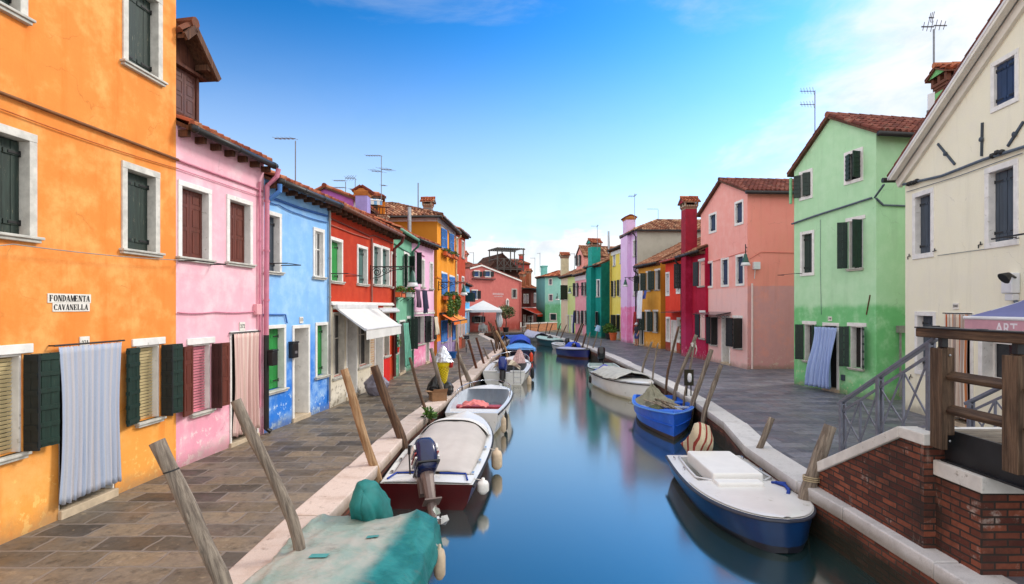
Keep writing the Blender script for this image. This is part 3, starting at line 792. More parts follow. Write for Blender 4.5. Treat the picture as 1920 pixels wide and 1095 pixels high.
mb = MB(); mb.box(-.12, .12, -.12, 0, 0, .34); mb.build('box', paint('mailbox_black', (22, 22, 24), .4, .2, 5), root, bevel=.015)
mb = MB(); mb.box(-.13, .13, -.135, .0, .341, .38); mb.build('lid', paint('mailbox_black', (22, 22, 24)), root, bevel=.012)
mb = MB(); mb.box(-.05, .05, -.128, -.12, .1, .16); mb.build('name_plate', STEEL, root)
u, z = H_PK.uz(487, 671)
root = T(empty('mailbox', H_PK.W(u+.12, -.16, z-.17), H_PK.rz), 'black mailbox on the brown downpipe between pink and blue houses', 'mailbox')
mb = MB(); mb.box(-.1, .1, -.12, 0, 0, .3); mb.build('box', paint('mailbox_black', (22, 22, 24)), root, bevel=.015)
mb = MB(); mb.box(-.11, .11, -.135, .0, .301, .34); mb.build('lid', paint('mailbox_black', (22, 22, 24)), root, bevel=.012)

# ---- red shop house
H_RD = House('red_house', 'brick red house with a cream shop front and white awning', (617, 14.84), (738, 21.0), 5.46, 5.6,
             plaster('red_plaster', (176, 52, 28), (196, 60, 30), 3.0, .4, (196, 72, 42), .5, None, .5))
h = H_RD
h.window(617.8, 642, 446, 527, sm=BRIGHT, rev=.2); h.window(669, 688.8, 460.5, 532, sm=TEALGREY, rev=.2)
h.window(698.6, 714.6, 458, 533, sm=TEALGREY, rev=.2); h.window(715, 730, 463, 534, sm=TEALGREY, rev=.2)
zc = h.uz(680, 574)[1]
CREAM = plaster('cream_shop_plaster', (214, 204, 182), (220, 212, 196), .6, .3, (196, 184, 158), .5, (150, 140, 125))
# shop front: recessed bays
uA, uB = h.uz(622.6, 0)[0], h.uz(693.5, 0)[0]
def bay(x0, x1, z0, z1, kind, **k):
    u0, u1 = h.uz(x0, 0)[0], h.uz(x1, 0)[0]
    if kind == 'win': return h.window(0, 0, 0, 0, 'glass', rect=(u0, u1, z1, z0), fw=.06, rev=.12, fm=paint('shop_frame', (196, 190, 178), .6, .2, 5), **k)
    return h.door(0, 0, 0, rect=(u0, u1, z1, 0), fw=.07, rev=.3, **k)
bay(623, 645, .78, 2.55, 'win', sill=True); bay(671, 692.5, .85, 2.5, 'win', sill=True)
bay(648.5, 669, 0, 2.52, 'door', leaf=paint('shop_panel', (172, 168, 164), .6, .2, 4), panels=False)
bay(701.5, 718, 0, 2.5, 'door', leaf=paint('shop_door', (178, 176, 176), .6, .15, 4), panels=False)
fo = bay(719, 729.5, .95, 2.5, 'win', sill=True, bars=False, inside='void')
u0, u1 = h.uz(719, 0)[0], h.uz(729.5, 0)[0]
mb = MB(); mb.box(u0+.07, u1-.07, .24, .27, .95, 2.43); h.build(mb, 'amber_panel', paint('amber_panel', (196, 130, 30), .4, .15, 3), fo)
h.roof('eave', 24, .34, gut=paint('terracotta_gutter', (110, 62, 42), .6, .3, 6)); h.finish()
mb = MB()                                        # cream facing of the shop front, laid against the red wall round the bays
for a, b, z0, z1 in ((617.5, 623, -.05, 2.62), (645, 648.5, -.05, 2.62), (669, 671, -.05, 2.62), (623, 645, -.05, .70), (671, 692.5, -.05, .77), (692.5, 694, -.05, 2.62)):
    mb.box(h.uz(a, 0)[0]+.001, h.uz(b, 0)[0]-.001, -.012, .02, z0, z1)
mb.box(h.uz(617.5, 0)[0], h.uz(694, 0)[0], -.015, .02, 2.621, 2.72)
h.build(mb, 'shop_facing', CREAM)
mb = MB(); a, b = h.uz(694.2, 0)[0], h.uz(701.2, 0)[0]
mb.add([(a, -.01, -.05), (b, -.01, -.05), (b, -.01, 2.72), (a, -.01, 2.72)], [(0, 1, 2, 3)], 0, [(a, 0), (b, 0), (b, 2.7), (a, 2.7)])
h.build(mb, 'brick_pier', brick('pale_brick', (170, 130, 95), (205, 175, 140), (190, 180, 165), white=.3), solid=.01)
mb = MB(); a, b = h.uz(718.6, 0)[0], h.uz(730.2, 0)[0]; mb.box(a, b, -.014, .02, -.05, .86); h.build(mb, 'red_panel', paint('red_panel', (214, 26, 16), .5, .15, 4))
mb = MB(); a, b = h.uz(718.4, 0)[0], h.L; mb.box(a, b, -.012, .02, 2.52, 2.72); h.build(mb, 'shop_facing', CREAM)
mb = MB(); mb.box(.02, h.L-.02, -.09, .02, 2.74, 2.79); mb.box(.02, h.L-.02, -.06, .02, 2.79, 2.84); h.build(mb, 'cornice', WHITE)
AWC = paint('awning_canvas', (214, 213, 210), .8, .10, 2)
u0, u1 = h.uz(623.5, 0)[0], h.uz(699.5, 0)[0]
h.awning((u0, u1), 2.68, .92, 2.09, AWC)
mb = MB(); a, b = h.uz(703, 0)[0], h.uz(737, 0)[0]; mb.box(a, b, -.17, -.012, 2.52, 2.66); mb.tube([(a, -.2, 2.54), (b, -.2, 2.54)], .06, 10); h.build(mb, 'awning_cassette', paint('white_metal', (215, 216, 218)), bevel=.01)
u, z = h.uz(694.5, 440); h.pipe([(u, -.05, h.uz(694.5, 447)[1]), (u, -.05, 2.85)], .03, paint('red_grey_pipe', (150, 96, 84), .5, .2, 5))
h.pipe([(h.L-.16, -.42, 5.3), (h.L-.16, -.36, 5.1), (h.L-.16, -.08, 4.85), (h.L-.16, -.08, .1)], .06, COPPER)
h.pc([(617, 409), (660, 428), (692, 443), (700, 441), (735, 456)], r=.022, mat=paint('red_cable', (120, 44, 30), .6, .2, 8))
h.pc([(617, 421), (660, 438), (692, 448)], r=.016, mat=paint('red_cable2', (176, 96, 78), .6, .2, 8))
clothesbar(h, 618, 648, 513, .5)

# ---- sage green house
H_GL = House('sage_green_house', 'narrow sage green house between the red shop and the pale pink house', (738, 21.0), (772, 24.4), 5.66, 5.6,
             plaster('sage_plaster', (112, 172, 142), (84, 152, 124), 1.5, .4, (140, 190, 165), .5, (160, 190, 175)))
h = H_GL
h.window(733, 742, 473, 538, 'closed', sm=BLACKSH); h.window(757.5, 766, 478, 540, 'open', sm=DKGREEN, leafs=(150, 60), style='ledged', frame=False, lintel=.08, leafw=.3)
h.window(738, 744.5, 600, 662, 'open', sm=DKGREEN, leafs=(150, None), style='ledged', sill=True, frame=False, leafw=.3); h.window(763, 769, 597, 656, 'open', sm=DKGREEN, leafs=(150, 95), style='ledged', frame=False, lintel=.06, leafw=.3)
h.door(748, 759, 600, rev=.25, dark=True, fw=.07)
h.roof('eave', 22, .25, gut=paint('green_gutter', (110, 165, 140), .5, .2, 5)); h.finish()
h.pipe([(h.L-.12, -.35, 5.5), (h.L-.12, -.30, 5.3), (h.L-.12, -.07, 5.1), (h.L-.12, -.07, .1)], .05, paint('green_pipe', (50, 110, 88), .5, .2, 5))
h.pc([(738, 457), (755, 468), (770, 476)], r=.02, mat=paint('green_pipe', (50, 110, 88)))
h.chimney(.25*h.L, 1.4, 5.4, 7.0, .46, .46, paint('lavender_chimney', (150, 140, 200), .8, .15, 3), 'flare', capm=paint('ochre_cap', (176, 110, 50), .8, .2, 5))
h.chimney(.2*h.L, .55, 5.5, 5.95, .24, .24, paint('terracotta', (200, 96, 50), .8, .2, 5), 'flat')
h.pipe([(h.L+.1, .12, 5.4), (h.L+.1, .12, 7.05)], .085, STEEL, 'flue', True)
u0, u1, zt, _ = h.rect(748, 760, 604, 680)
wavy('door_curtain', 1.0, 1.72, paint('sea_green_cloth', (96, 160, 140), .85, .15, 4), h.W(u0+.5, -.18, 2.06), h.rz, 'long sea green cloth hanging over the sage green house doorway', 'curtain', 'door curtains', .04, 4, blow=.12, seed=3)

# ---- pale pink house
H_PP = House('pale_pink_house', 'pale pink house with black gridded shutters and dark washing outside', (772, 24.4), (813.6, 27.7), 5.72, 5.8,
             plaster('palepink_plaster', (232, 178, 210), (230, 130, 170), 1.5, .3, (240, 205, 222), .5, (240, 200, 212)))
h = H_PP
h.window(775, 779.5, 472, 533, 'open', sm=BLACKSH, leafs=(170, 95), style='ledged', frame=False, leafw=.24); h.window(789, 796, 485, 538, 'glass'); h.window(805, 811.6, 491, 541, 'glass')
h.window(776, 796, 592, 645, 'open', sm=BLACKSH, leafs=(170, 170), style='ledged', frame=False, leafw=.5); h.door(798, 804.5, 592, rev=.12, fw=.05, leaf=wood('brown_door', (92, 52, 30), (130, 80, 50)))
h.window(806.5, 812.5, 592, 637, 'open', sm=BLACKSH, leafs=(165, 165), style='ledged', frame=False, leafw=.25)
h.roof('eave', 22, .3); h.finish()
mb = MB(); mb.box(.01, h.L-.01, -.05, .02, 2.36, 2.46); mb.box(.01, h.L-.01, -.03, .02, 2.5, 2.53); h.build(mb, 'string_course', WHITE)
h.pc([(774, 468), (795, 481)], r=.02, mat=paint('magenta_line', (180, 90, 130), .6, .2))
# ---- ochre house
H_OC = House('ochre_house', 'taller ochre orange house with blue shutters and hanging plants', (819.4, 27.8), (853.5, 33.8), 7.2, 7.5,
             plaster('ochre_plaster', (230, 144, 28), (232, 120, 40), 2.6, .3, (238, 164, 60), .6, None))
h = H_OC
for x0, x1, yt, yb in ((826.7, 837, 431, 467), (842, 850, 440, 473), (827.5, 837.6, 514, 553), (842.5, 851.6, 520, 553)):
    h.window(x0, x1, yt, yb, 'open', sm=BLUESH, leafs=(9, 4), style='louvre', frame=False, lintel=.06)
h.window(826.5, 837.6, 600, 640, 'open', sm=BLUESH, leafs=(9, 4), style='louvre', frame=False); h.door(840.5, 845.5, 598, rev=.15)
h.window(847.5, 852.5, 604, 637, 'open', sm=BLUESH, leafs=(8, 4), style='louvre', frame=False)
h.roof('hip', 20, .3, tile=TILE_OLD); h.finish([h.wall, plaster('ochre_side', (186, 122, 40), (200, 128, 50), 3, .5, (170, 110, 40), .4)], side='L')  # side wall is a darker copy of the ochre, its shade painted in
mb = MB(); mb.box(.003, h.L, -.02, .02, 6.94, 7.2); mb.box(-.02, .02, .021, 7.4, 6.94, 7.2); h.build(mb, 'frieze', paint('white_band', (214, 208, 212), .8, .1))
mb = MB(); mb.box(.003, h.L, -.04, .02, 4.12, 4.2); mb.box(-.04, .02, .021, 3, 4.12, 4.2); h.build(mb, 'string_course', paint('ochre_trim', (206, 124, 36), .8, .15))
mb = MB(); mb.box(.002, h.L, -.016, .02, -.05, .95); h.build(mb, 'plinth', paint('lilac_plinth', (150, 128, 176), .8, .2, 3))
h.awning((h.uz(823.5, 0)[0], h.uz(836, 0)[0]), 2.32, .75, 1.95, paint('orange_canvas', (232, 110, 20), .8, .12, 3), .15, barm=IRON)
h.awning((h.uz(838, 0)[0], h.uz(852, 0)[0]), 2.32, .75, 1.95, paint('amber_canvas', (220, 140, 40), .8, .12, 3), .18, barm=IRON)
h.chimney(3.5, 1.15, 7.3, 8.2, .5, .45, paint('grey_chimney', (120, 112, 108), .9, .2, 5), 'tile', ch=.35)
h.pipe([(h.L-.1, -.36, 7.0), (h.L-.1, -.33, 6.9), (h.L-.1, -.08, 6.7), (h.L-.1, -.08, .1)], .05, paint('cream_pipe', (216, 196, 150), .5, .2, 5))
# ---- rust red house
H_RR = House('rust_red_house', 'rust red house at the end of the left row beside the ochre house', (853.5, 33.8), (872.3, 37.5), 7.42, 7,
             plaster('rust_plaster', (178, 62, 32), (170, 72, 50), 1.2, .5, (196, 86, 52), .5))
h = H_RR
for x0, x1, yt, yb in ((854.2, 858.6, 444, 478), (865.5, 870, 451, 483), (854.4, 858.8, 514, 549), (865.5, 870, 518, 552)):
    h.window(x0, x1, yt, yb, 'closed', sm=paint('pale_brown_shutter', (150, 110, 92), .6, .2, 4))
h.door(855.5, 859.5, 592, rev=.12, leaf=BROWN); h.window(861, 865, 592, 630, 'closed', sm=paint('pale_brown_shutter', (150, 110, 92))); h.window(866.5, 870.5, 594, 632, 'closed', sm=paint('pale_brown_shutter', (150, 110, 92)))
h.roof('eave', 22, .3); h.finish()
mb = MB(); mb.box(.002, h.L, -.03, .02, 4.2, 4.28); h.build(mb, 'string_course', paint('rust_trim', (150, 56, 32), .8, .15))
mb = MB(); mb.box(h.uz(865.8, 0)[0], h.L-.002, -.016, .02, -.05, .85); h.build(mb, 'plinth', paint('brown_plinth', (120, 62, 36), .8, .2, 3))
# ---- light blue house
H_LB = House('light_blue_house', 'low light blue house squeezed between the rust red house and the restaurant', (855, 46), (880.6, 57.6), 4.9, 5,
             plaster('lightblue_plaster', (86, 172, 232), (110, 190, 240), 2, .5, (130, 200, 245), .4))
h = H_LB
h.window(870.5, 874, 549, 566, 'open', sm=DKGREEN, leafs=(100, 95), style='ledged', frame=False); h.window(876, 878.5, 547, 566, 'closed', sm=DKGREEN)
h.door(874, 878, 584, rev=.1, leaf=paint('blue_door', (40, 120, 190), .5, .1))
h.roof('eave', 20, .3); h.finish()
mb = MB(); mb.box(.003, h.L, -.25, .02, 2.35, 2.5); h.build(mb, 'canopy', WHITE)

# ---- houses glimpsed behind the left row
hp = House('purple_house', 'purple house with a tiled gable seen over the red shop roof', (600, 23), (662, 23), 7.15, 4, plaster('purple_plaster', (166, 96, 168), None, stain=(180, 110, 180)), prof=[(0, 7.45), (.2, 7.56), (1.36, 7.12)])
hp.prof[-1] = (hp.L, 7.12); hp.roof('gable', over=.2, gut=None); hp.finish()
ho = House('orange_attic_house', 'orange attic with a striped awning seen over the red shop roof beside the lavender chimney', (672, 26.3), (722, 26.8), 7.9, 3, plaster('attic_orange', (226, 130, 40), None, stain=(236, 150, 60)))
ho.window(686, 708, 383, 396, 'glass', inside='blue', fm=DKGREEN)
ho.roof('eave', 14, .3, gut=None); ho.finish()
ho.awning((.05, ho.L-.25), 7.85, .6, 7.65, stripes('blue_white_awning', [(120, 170, 214), (226, 226, 226)], .14), .18)
mb = MB(); mb.box(-.2, ho.L, -1.1, -.02, 6.85, 6.95)
for i in range(9): mb.bar((-.15+i*ho.L/8, -1.05, 6.95), (-.15+i*ho.L/8, -1.05, 7.25), .03, .03)
mb.bar((-.2, -1.05, 7.27), (ho.L, -1.05, 7.27), .05, .05); ho.build(mb, 'balcony', DW)
p = at_depth(666, 384, 23.5)
root = T(empty('air_conditioner', (p.x, p.y, 6.45), H_RD.rz+.5), 'white air conditioner unit on a stand above the red shop roof', 'air conditioner')
mb = MB(); mb.box(-.4, .4, -.16, .16, .15, .75); mb.build('casing', paint('ac_white', (214, 214, 210), .4, .1), root, bevel=.02)
mb = MB()
for i in range(7): mb.box(-.34, .12, -.172, -.16, .22+i*.07, .25+i*.07)
mb.build('grille', paint('ac_grey', (110, 112, 114), .5, .1), root)
mb = MB()
for x in (-.3, .3): mb.box(x-.03, x+.03, -.12, .12, -.6, .15)
mb.build('stand', IRON, root)
# ================================================================== RIGHT BANK
# ---- cream house
H_CR = House('cream_house', 'large cream house with white window frames and an orange striped door curtain', (1697.5, 14.7), (2700, 5.6), 6.5, 8,
             plaster('cream_plaster', (236, 231, 208), (234, 228, 202), 1.5, .5, (226, 220, 202), .5), prof=[(0, 6.3), (4.4, 9.0), (9.3, 6.0)])
h = H_CR; h.prof[-1] = (h.L, 6.2)
cs = dict(sm=GREYSH, fw=.12, rev=.2, sill=False)
h.window(1712, 1752, 357, 484, **cs); h.window(1847.7, 1911, 306, 463, **cs)
h.window(1859, 1911.7, 104, 201, sm=NAVY, fw=.1, rev=.08, sill=False)
h.window(1716.5, 1756, 584, 704, sm=GREYSH, fw=.11, rev=.22, sill=False)
h.window(1836, 1960, 590, 730, 'glass', fw=.12, rev=.22, sill=False)
h.door(1774, 1826, 586, rev=.22, fw=.09, dark=True)
h.roof('gable', over=.32, rake=.28, tile=TILE_RED, gut=None, soffit=paint('white_soffit', (216, 214, 216), .7, .1)); h.finish()
mb = MB()                                       # boxed white eave under the rake and the moulded band below it
(u0, z0), (ua, za) = h.prof[0], h.prof[1]
for k, (dz, w, y) in enumerate(((-.02, .13, -.2), (-.19, .22, -.03))):
    mb.bar((u0-.25, y, z0+dz-.15), (ua, y, za+dz), .14 if k == 0 else .1, w)
h.build(mb, 'rake_cornice', paint('cream_soffit', (222, 216, 204), .7, .1))
mb = MB(); mb.tube([(-.42, -.35, 6.12), (-.42, 1.5, 6.12)], .07, 8); h.build(mb, 'gutter', GUTTER)
CBL = paint('grey_blue_cable', (86, 98, 112), .6, .25, 9)
h.pc([(1698, 346), (1770, 330), (1850, 299), (1920, 277), (2050, 238)], r=.032, mat=CBL, y=-.06)
h.pc([(1702, 360), (1800, 330), (1920, 287)], r=.008, mat=CBL, y=-.03); h.pc([(1760, 479), (1850, 467)], r=.006, mat=CBL, y=-.02)
for px, py in ((1709, 345), (1714, 343), (1719, 342), (1725, 339), (1868, 292), (1877, 286), (1885, 285)):
    u, z = h.uz(px, py); mb = MB(); mb.lathe([(0, -.06), (.05, -.04), (.06, 0), (.05, .04), (0, .06)], 8, (u, -.07, z)); h.build(mb, 'cable_clamp', IRON, smooth=True)
for a, b in (((1760, 269.6), (1792, 308)), ((1844, 230), (1842.6, 292.6)), ((1921, 228), (1891.5, 274))):
    (ua_, za_), (ub_, zb_) = h.uz(*a), h.uz(*b); mb = MB(); mb.bar((ua_, -.02, za_), (ub_, -.02, zb_), .03, .05); um, zm = (ua_+ub_)/2, (za_+zb_)/2
    mb.lathe([(0, -.03), (.05, -.02), (.05, .02), (0, .03)], 8, (0, 0, 0), 0, Matrix.Translation((um, -.04, zm)) @ Matrix.Rotation(PI/2, 4, 'X')); h.build(mb, 'wall_anchor', GREYSH)
for px, py in ((1706, 481), (1754, 471), (1840, 459), (1908, 448), (1709, 707)):
    u, z = h.uz(px, py); mb = MB(); mb.bar((u-.06, -.02, z), (u-.06, -.02, z-.07), .015, .015); mb.bar((u-.067, -.02, z), (u+.06, -.02, z+.01), .015, .015); mb.bar((u, -.02, z), (u, -.02, z+.07), .015, .015); h.build(mb, 'shutter_catch', IRON)
u0, z = h.uz(1890, 448); mb = MB(); mb.bar((u0, -.3, z), (u0+.9, -.3, z), .03, .03); mb.bar((u0+.25, 0, z), (u0+.25, -.3, z), .02, .02); h.build(mb, 'clothes_bar', IRON)
mb = MB(); u0, z = h.uz(1752, 611); u1, _ = h.uz(1822, 611); mb.tube([(u0, -.25, z), (u1, -.25, z)], .012, 6); mb.tube([(u1, -.25, z), (u1, -.25, z-.1)], .012, 6); mb.tube([(u0+.2, 0, z), (u0+.2, -.25, z)], .012, 6); h.build(mb, 'clothes_bar', IRON)
u0, u1, zt, _ = h.rect(1778, 1822, 587, 780)
wavy('door_curtain', u1-u0, 2.32, stripes('orange_stripe', [(206, 192, 176), (176, 84, 34), (200, 190, 176), (168, 150, 140), (214, 204, 190), (190, 116, 66), (160, 146, 140), (206, 178, 150)], .055),
     h.W((u0+u1)/2, -.08, zt-.02), h.rz, 'orange and grey striped curtain over the cream house doorway', 'curtain', 'door curtains', .028, 7, seed=5)
plaque(h, 1788, 1799, 568, 580, '2000', 'small white house number plaque 2000 on the cream house above the striped curtain')
u, z = h.uz(1903, 531)
root = T(empty('junction_box', h.W(u, -.001, z), h.rz), 'white electric junction box with floodlight high on the cream house wall', 'electric box')
BOXW = paint('box_white', (216, 218, 222), .4, .1)
mb = MB(); mb.box(-.14, .14, -.16, 0, -.2, .2); mb.build('casing', BOXW, root, bevel=.02)
mb = MB(); mb.box(-.08, .12, -.13, 0, -.34, -.21); mb.build('cable_entry', BOXW, root, bevel=.01)
mb = MB(); mb.tube([(.1, -.06, -.34), (.16, -.06, -.55), (.3, -.05, -.7), (.32, -.05, -1)], .035, 8); mb.build('conduit', CBL, root, smooth=True)
mb = MB(); mb.bar((.16, -.1, .1), (.3, -.3, .16), .03, .03); mb.lathe([(.05, 0), (.11, .12), (.12, .14)], 12, (0, 0, 0), 0, Matrix.Translation((.3, -.3, .16)) @ Matrix.Rotation(2.2, 4, 'X')); mb.build('floodlight', IRON, root)
u = h.L
uc = (V((9.86, 10.3, 0))-h.A).dot(V((h.e.x, h.e.y, 0)))
aw = h.awning((uc, uc+3.2), 2.92, 1.36, 2.50, paint('violet_canvas', (104, 110, 160), .8, .12, 2), .36, scallop=True, vm=paint('mauve_canvas', (196, 148, 160), .8, .12, 3))
textmesh('lettering', 'ART', .26, paint('white_lettering', (226, 220, 226), .8, .1), aw, Matrix.Translation((uc+1.02, -1.376, 2.32)) @ RX, .0015, .003)
h.chimney(.62, .75, 6.3, 8.12, .5, .5, paint('green_chimney', (120, 190, 120), .85, .15, 4), 'tile', capm=paint('dark_brick_cap', (110, 66, 48), .85, .2, 6))
p = at_depth(1760, 190, 17.0)
root = T(empty('utility_box', (p.x, p.y, 8.1), -1.3), 'pale grey utility box on the roof edge between the cream and green houses', 'electric box')
mb = MB(); mb.box(-.2, .2, -.2, .2, 0, 1.1); mb.build('casing', BOXW, root, bevel=.02); mb = MB(); mb.box(-.205, .205, -.22, -.2, .25, .6); mb.build('cover', paint('ac_grey', (110, 112, 114)), root)

# ---- green house
H_GR = House('green_house', 'light green gabled house with dark green shutters and a blue door curtain', (1489, 19.6), (1643, 16.1), 7.6, 8.5,
             plaster('green_plaster', (174, 218, 174), (112, 188, 122), 2.72, .12, (186, 224, 184), .5, (170, 200, 150), .5), prof=[(0, 7.45), (1.75, 8.72), (3.55, 7.75)])
h = H_GR; h.prof[-1] = (h.L, 7.72)
gs = dict(fw=.1, rev=.14, sill=False)
h.window(1499.3, 1524.5, 319, 374, 'open', sm=DKGREEN, leafs=(150, 35), style='ledged', **gs); h.window(1583.4, 1619, 281, 343, 'open', sm=DKGREEN, leafs=(20, 100), style='ledged', **gs)
h.window(1501, 1527.3, 433, 517, 'closed', sm=DKGREEN, **gs)
h.window(1591, 1618, 413, 503, 'open', sm=DKGREEN, leafs=(120, 80), style='ledged', frame=False, lintel=.1, inside='curtain')
h.window(1508, 1528, 608, 676, 'open', sm=DKGREEN, leafs=(140, 130), style='ledged', frame=False, lintel=.08, inside='curtain'); h.window(1594, 1620, 612, 690, 'open', sm=DKGREEN, leafs=(130, 140), style='ledged', frame=False, lintel=.1, inside='curtain')
h.door(1543, 1574, 605, rev=.2, dark=True, fw=.1)
h.roof('gable', over=.22, rake=.12, tile=TILE_RED, side_gut=True, gutr=.075); h.finish()
h.pc([(1487, 420), (1530, 405), (1590, 386), (1637, 371)], r=.03, mat=CBL, y=-.05)
h.cable([(h.L, -.05, h.uz(1640, 371)[1]), (h.L+.9, -.6, h.uz(1640, 371)[1]+.15)], r=.03, mat=CBL)
h.cable([(h.L+.03, -.03, h.uz(1640, 373)[1]), (h.L+.03, .2, h.uz(1640, 385)[1]), (h.L+.03, 2.5, h.uz(1640, 386)[1])], r=.03, mat=CBL)
mb = MB(); u, z = h.uz(1629, 567); mb.bar((h.uz(1632, 553)[0], -.012, h.uz(1632, 553)[1]), (h.uz(1625, 590)[0], -.012, h.uz(1625, 590)[1]), .02, .03); h.build(mb, 'wall_anchor', paint('rust', (92, 60, 36), .8, .3, 12))
h.pc([(1539, 412), (1539, 500), (1541, 590)], r=.006, mat=CBL, y=-.02)
h.chimney(.25, 2.2, 7.3, 8.75, .6, .6, paint('red_chimney', (164, 66, 48), .85, .2, 4), 'tile')
h.pipe([(-.02, -.12, 7.2), (-.02, -.12, 6.3)], .05, paint('green_pipe2', (130, 190, 140), .6, .15, 4), brackets=False)
u0, u1, zt, _ = h.rect(1545, 1573, 612, 700)
wavy('door_curtain', .98, 1.92, paint('pale_blue_cloth', (150, 170, 214), .85, .12, 5, stretch=(9, 9, .5)), h.W((u0+u1)/2-.05, -.16, zt-.02), h.rz, 'plain pale blue curtain billowing out of the light green house doorway', 'curtain', 'door curtains', .06, 6, blow=.34, flare=.05, seed=6)
plaque(h, 1554, 1560, 593.5, 602, '298', 'tiny white house number plaque above the light green house door')
mb = MB(); u, z = h.uz(1582, 708); mb.box(u-.07, u+.07, -.05, -.001, z-.09, z+.09); h.build(mb, 'meter_box', GREYSH, bevel=.01)
u, z = h.L, 1.5
mb = MB(); mb.tube([(u+.05, .75, 2.0), (u+.05, .75, .1)], .03, 8); mb.box(u+.001, u+.12, .65, .95, 1.95, 2.15); mb.tube([(u+.05, .95, 2.05), (u+.05, 1.2, 2.05)], .03, 8); h.build(mb, 'water_pipe', GREYPIPE)
clothesbar(h, 1470, 1505, 516, .25)

# ---- salmon pink house
H_SP = House('salmon_house', 'tall salmon pink gabled house with a wall lamp on its corner', (1314, 28.9), (1401.5, 24.1), 7.6, 9.5,
             plaster('salmon_plaster', (238, 164, 154), (234, 190, 186), 3.55, .05, (240, 180, 170), .5, (230, 200, 190), .1), prof=[(0, 7.45), (2.4, 8.62), (4.8, 7.68)])
h = H_SP; h.prof[-1] = (h.L, 7.66)
ss = dict(sm=NAVY, fw=.1, rev=.14, sill=False)
h.window(1329.7, 1344, 399, 437, **ss); h.window(1378, 1394.4, 312, 423, rect=None, **ss) if False else h.window(1378, 1394.4, 376, 422, **ss)
h.window(1323.7, 1337, 490, 540, **ss); h.window(1352.4, 1367, 483, 538, **ss); h.window(1380, 1396, 477, 536, **ss)
h.window(1333, 1345.6, 594, 646, 'open', sm=BLACKSH, leafs=(165, 95), style='ledged', frame=False, leafw=.3); h.window(1375, 1392, 596, 652, 'open', sm=BLACKSH, leafs=(170, 110), style='ledged', frame=False, lintel=.05, leafw=.48)
h.door(1353.3, 1369.4, 592, leaf=paint('grey_door', (176, 172, 164)), rev=.35, panels=False)
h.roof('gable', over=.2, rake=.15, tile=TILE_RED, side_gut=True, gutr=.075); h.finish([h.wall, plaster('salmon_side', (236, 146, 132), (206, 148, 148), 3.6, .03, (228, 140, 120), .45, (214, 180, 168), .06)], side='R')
mb = MB(); u0, z = h.uz(1324, 589); u1, _ = h.uz(1371, 587); mb.add([(u0, 0, z+.12), (u1, 0, z+.12), (u1, -.75, z), (u0, -.75, z)], [(0, 1, 2, 3)]); h.build(mb, 'door_canopy', paint('smoked_glass', (70, 74, 80), .2, .1), solid=.012)
for u in (u0+.05, u1-.05):
    mb = MB(); mb.tube([(u, -.02, z+.1), (u, -.7, z-.02)], .015, 6)
    for k in range(3): mb.tube([(u, -.15-.2*k+.08*math.cos(t*.7), z-.1+.06*math.sin(t*.7)) for t in range(9)], .01, 5)
    h.build(mb, 'canopy_bracket', IRON)
mb = MB(); mb.tube([(h.L+.05, .18, 3.7), (h.L+.05, .18, .02)], .045, 8); h.build(mb, 'drainpipe', paint('pale_pink_pipe', (222, 196, 192), .5, .1))
mb = MB(); z = h.uz(1414, 500)[1]; mb.box(h.L+.002, h.L+.16, .22, .5, 4.3, 4.62); mb.bar((h.L+.08, .3, 4.3), (h.L+.02, .3, 3.9), .03, .03); h.build(mb, 'meter_box', BOXW, bevel=.015)
h.cable([(h.L+.02, .1, 4.75), (h.L+.02, .6, 5.05), (h.L+.02, 2.6, 5.02)], r=.012, mat=paint('salmon_cable', (200, 110, 96), .7, .1)); h.cable([(0.2, -.02, 4.85), (h.L*.6, -.02, 4.98), (h.L, -.02, 5.1)], r=.012, mat=paint('salmon_cable', (200, 110, 96)))

# ---- crimson house
H_CM = House('crimson_house', 'narrow crimson house with a tall crimson chimney breast', (1279.5, 31.8), (1323, 28.0), 5.62, 6,
             plaster('crimson_plaster', (164, 20, 52), (176, 36, 78), 1.8, .8, (184, 36, 70), .4, (200, 120, 140), .4))
h = H_CM
h.window(1281, 1291, 493, 541, 'open', sm=BLACKSH, leafs=(100, 160), style='ledged', frame=False, lintel=.05); h.window(1310, 1321, 489, 536, 'open', sm=BLACKSH, leafs=(165, None), style='ledged', frame=False, lintel=.05)
h.window(1312.4, 1322, 586, 634, 'open', sm=BLACKSH, leafs=(165, None), style='ledged', frame=False, lintel=.05)
h.door(1280.2, 1287, 588, rev=.2, fw=.06, dark=True)
h.roof('eave', 26, .34, tile=TILE_OLD, gutr=.075); h.finish()
u0, u1 = h.uz(1289.4, 0)[0], h.uz(1298, 0)[0]
um = (u0+u1)/2
mb = MB(); mb.box(u0, u1, -.36, -.002, -.05, 5.5); h.build(mb, 'chimney_breast', plaster('crimson_breast', (150, 20, 54), (176, 52, 96), 1.8, .8, (190, 46, 84), .5, (214, 140, 160), .5))
h.chimney(um, -.05, 5.4, 7.95, u1-u0, .62, paint('crimson_chimney', (150, 16, 44), .85, .2, 3), 'tile')
h.pipe([(.08, -.42, 5.4), (.08, -.38, 5.2), (.08, -.08, 5.0), (.08, -.08, .1)], .05, GUTTER)

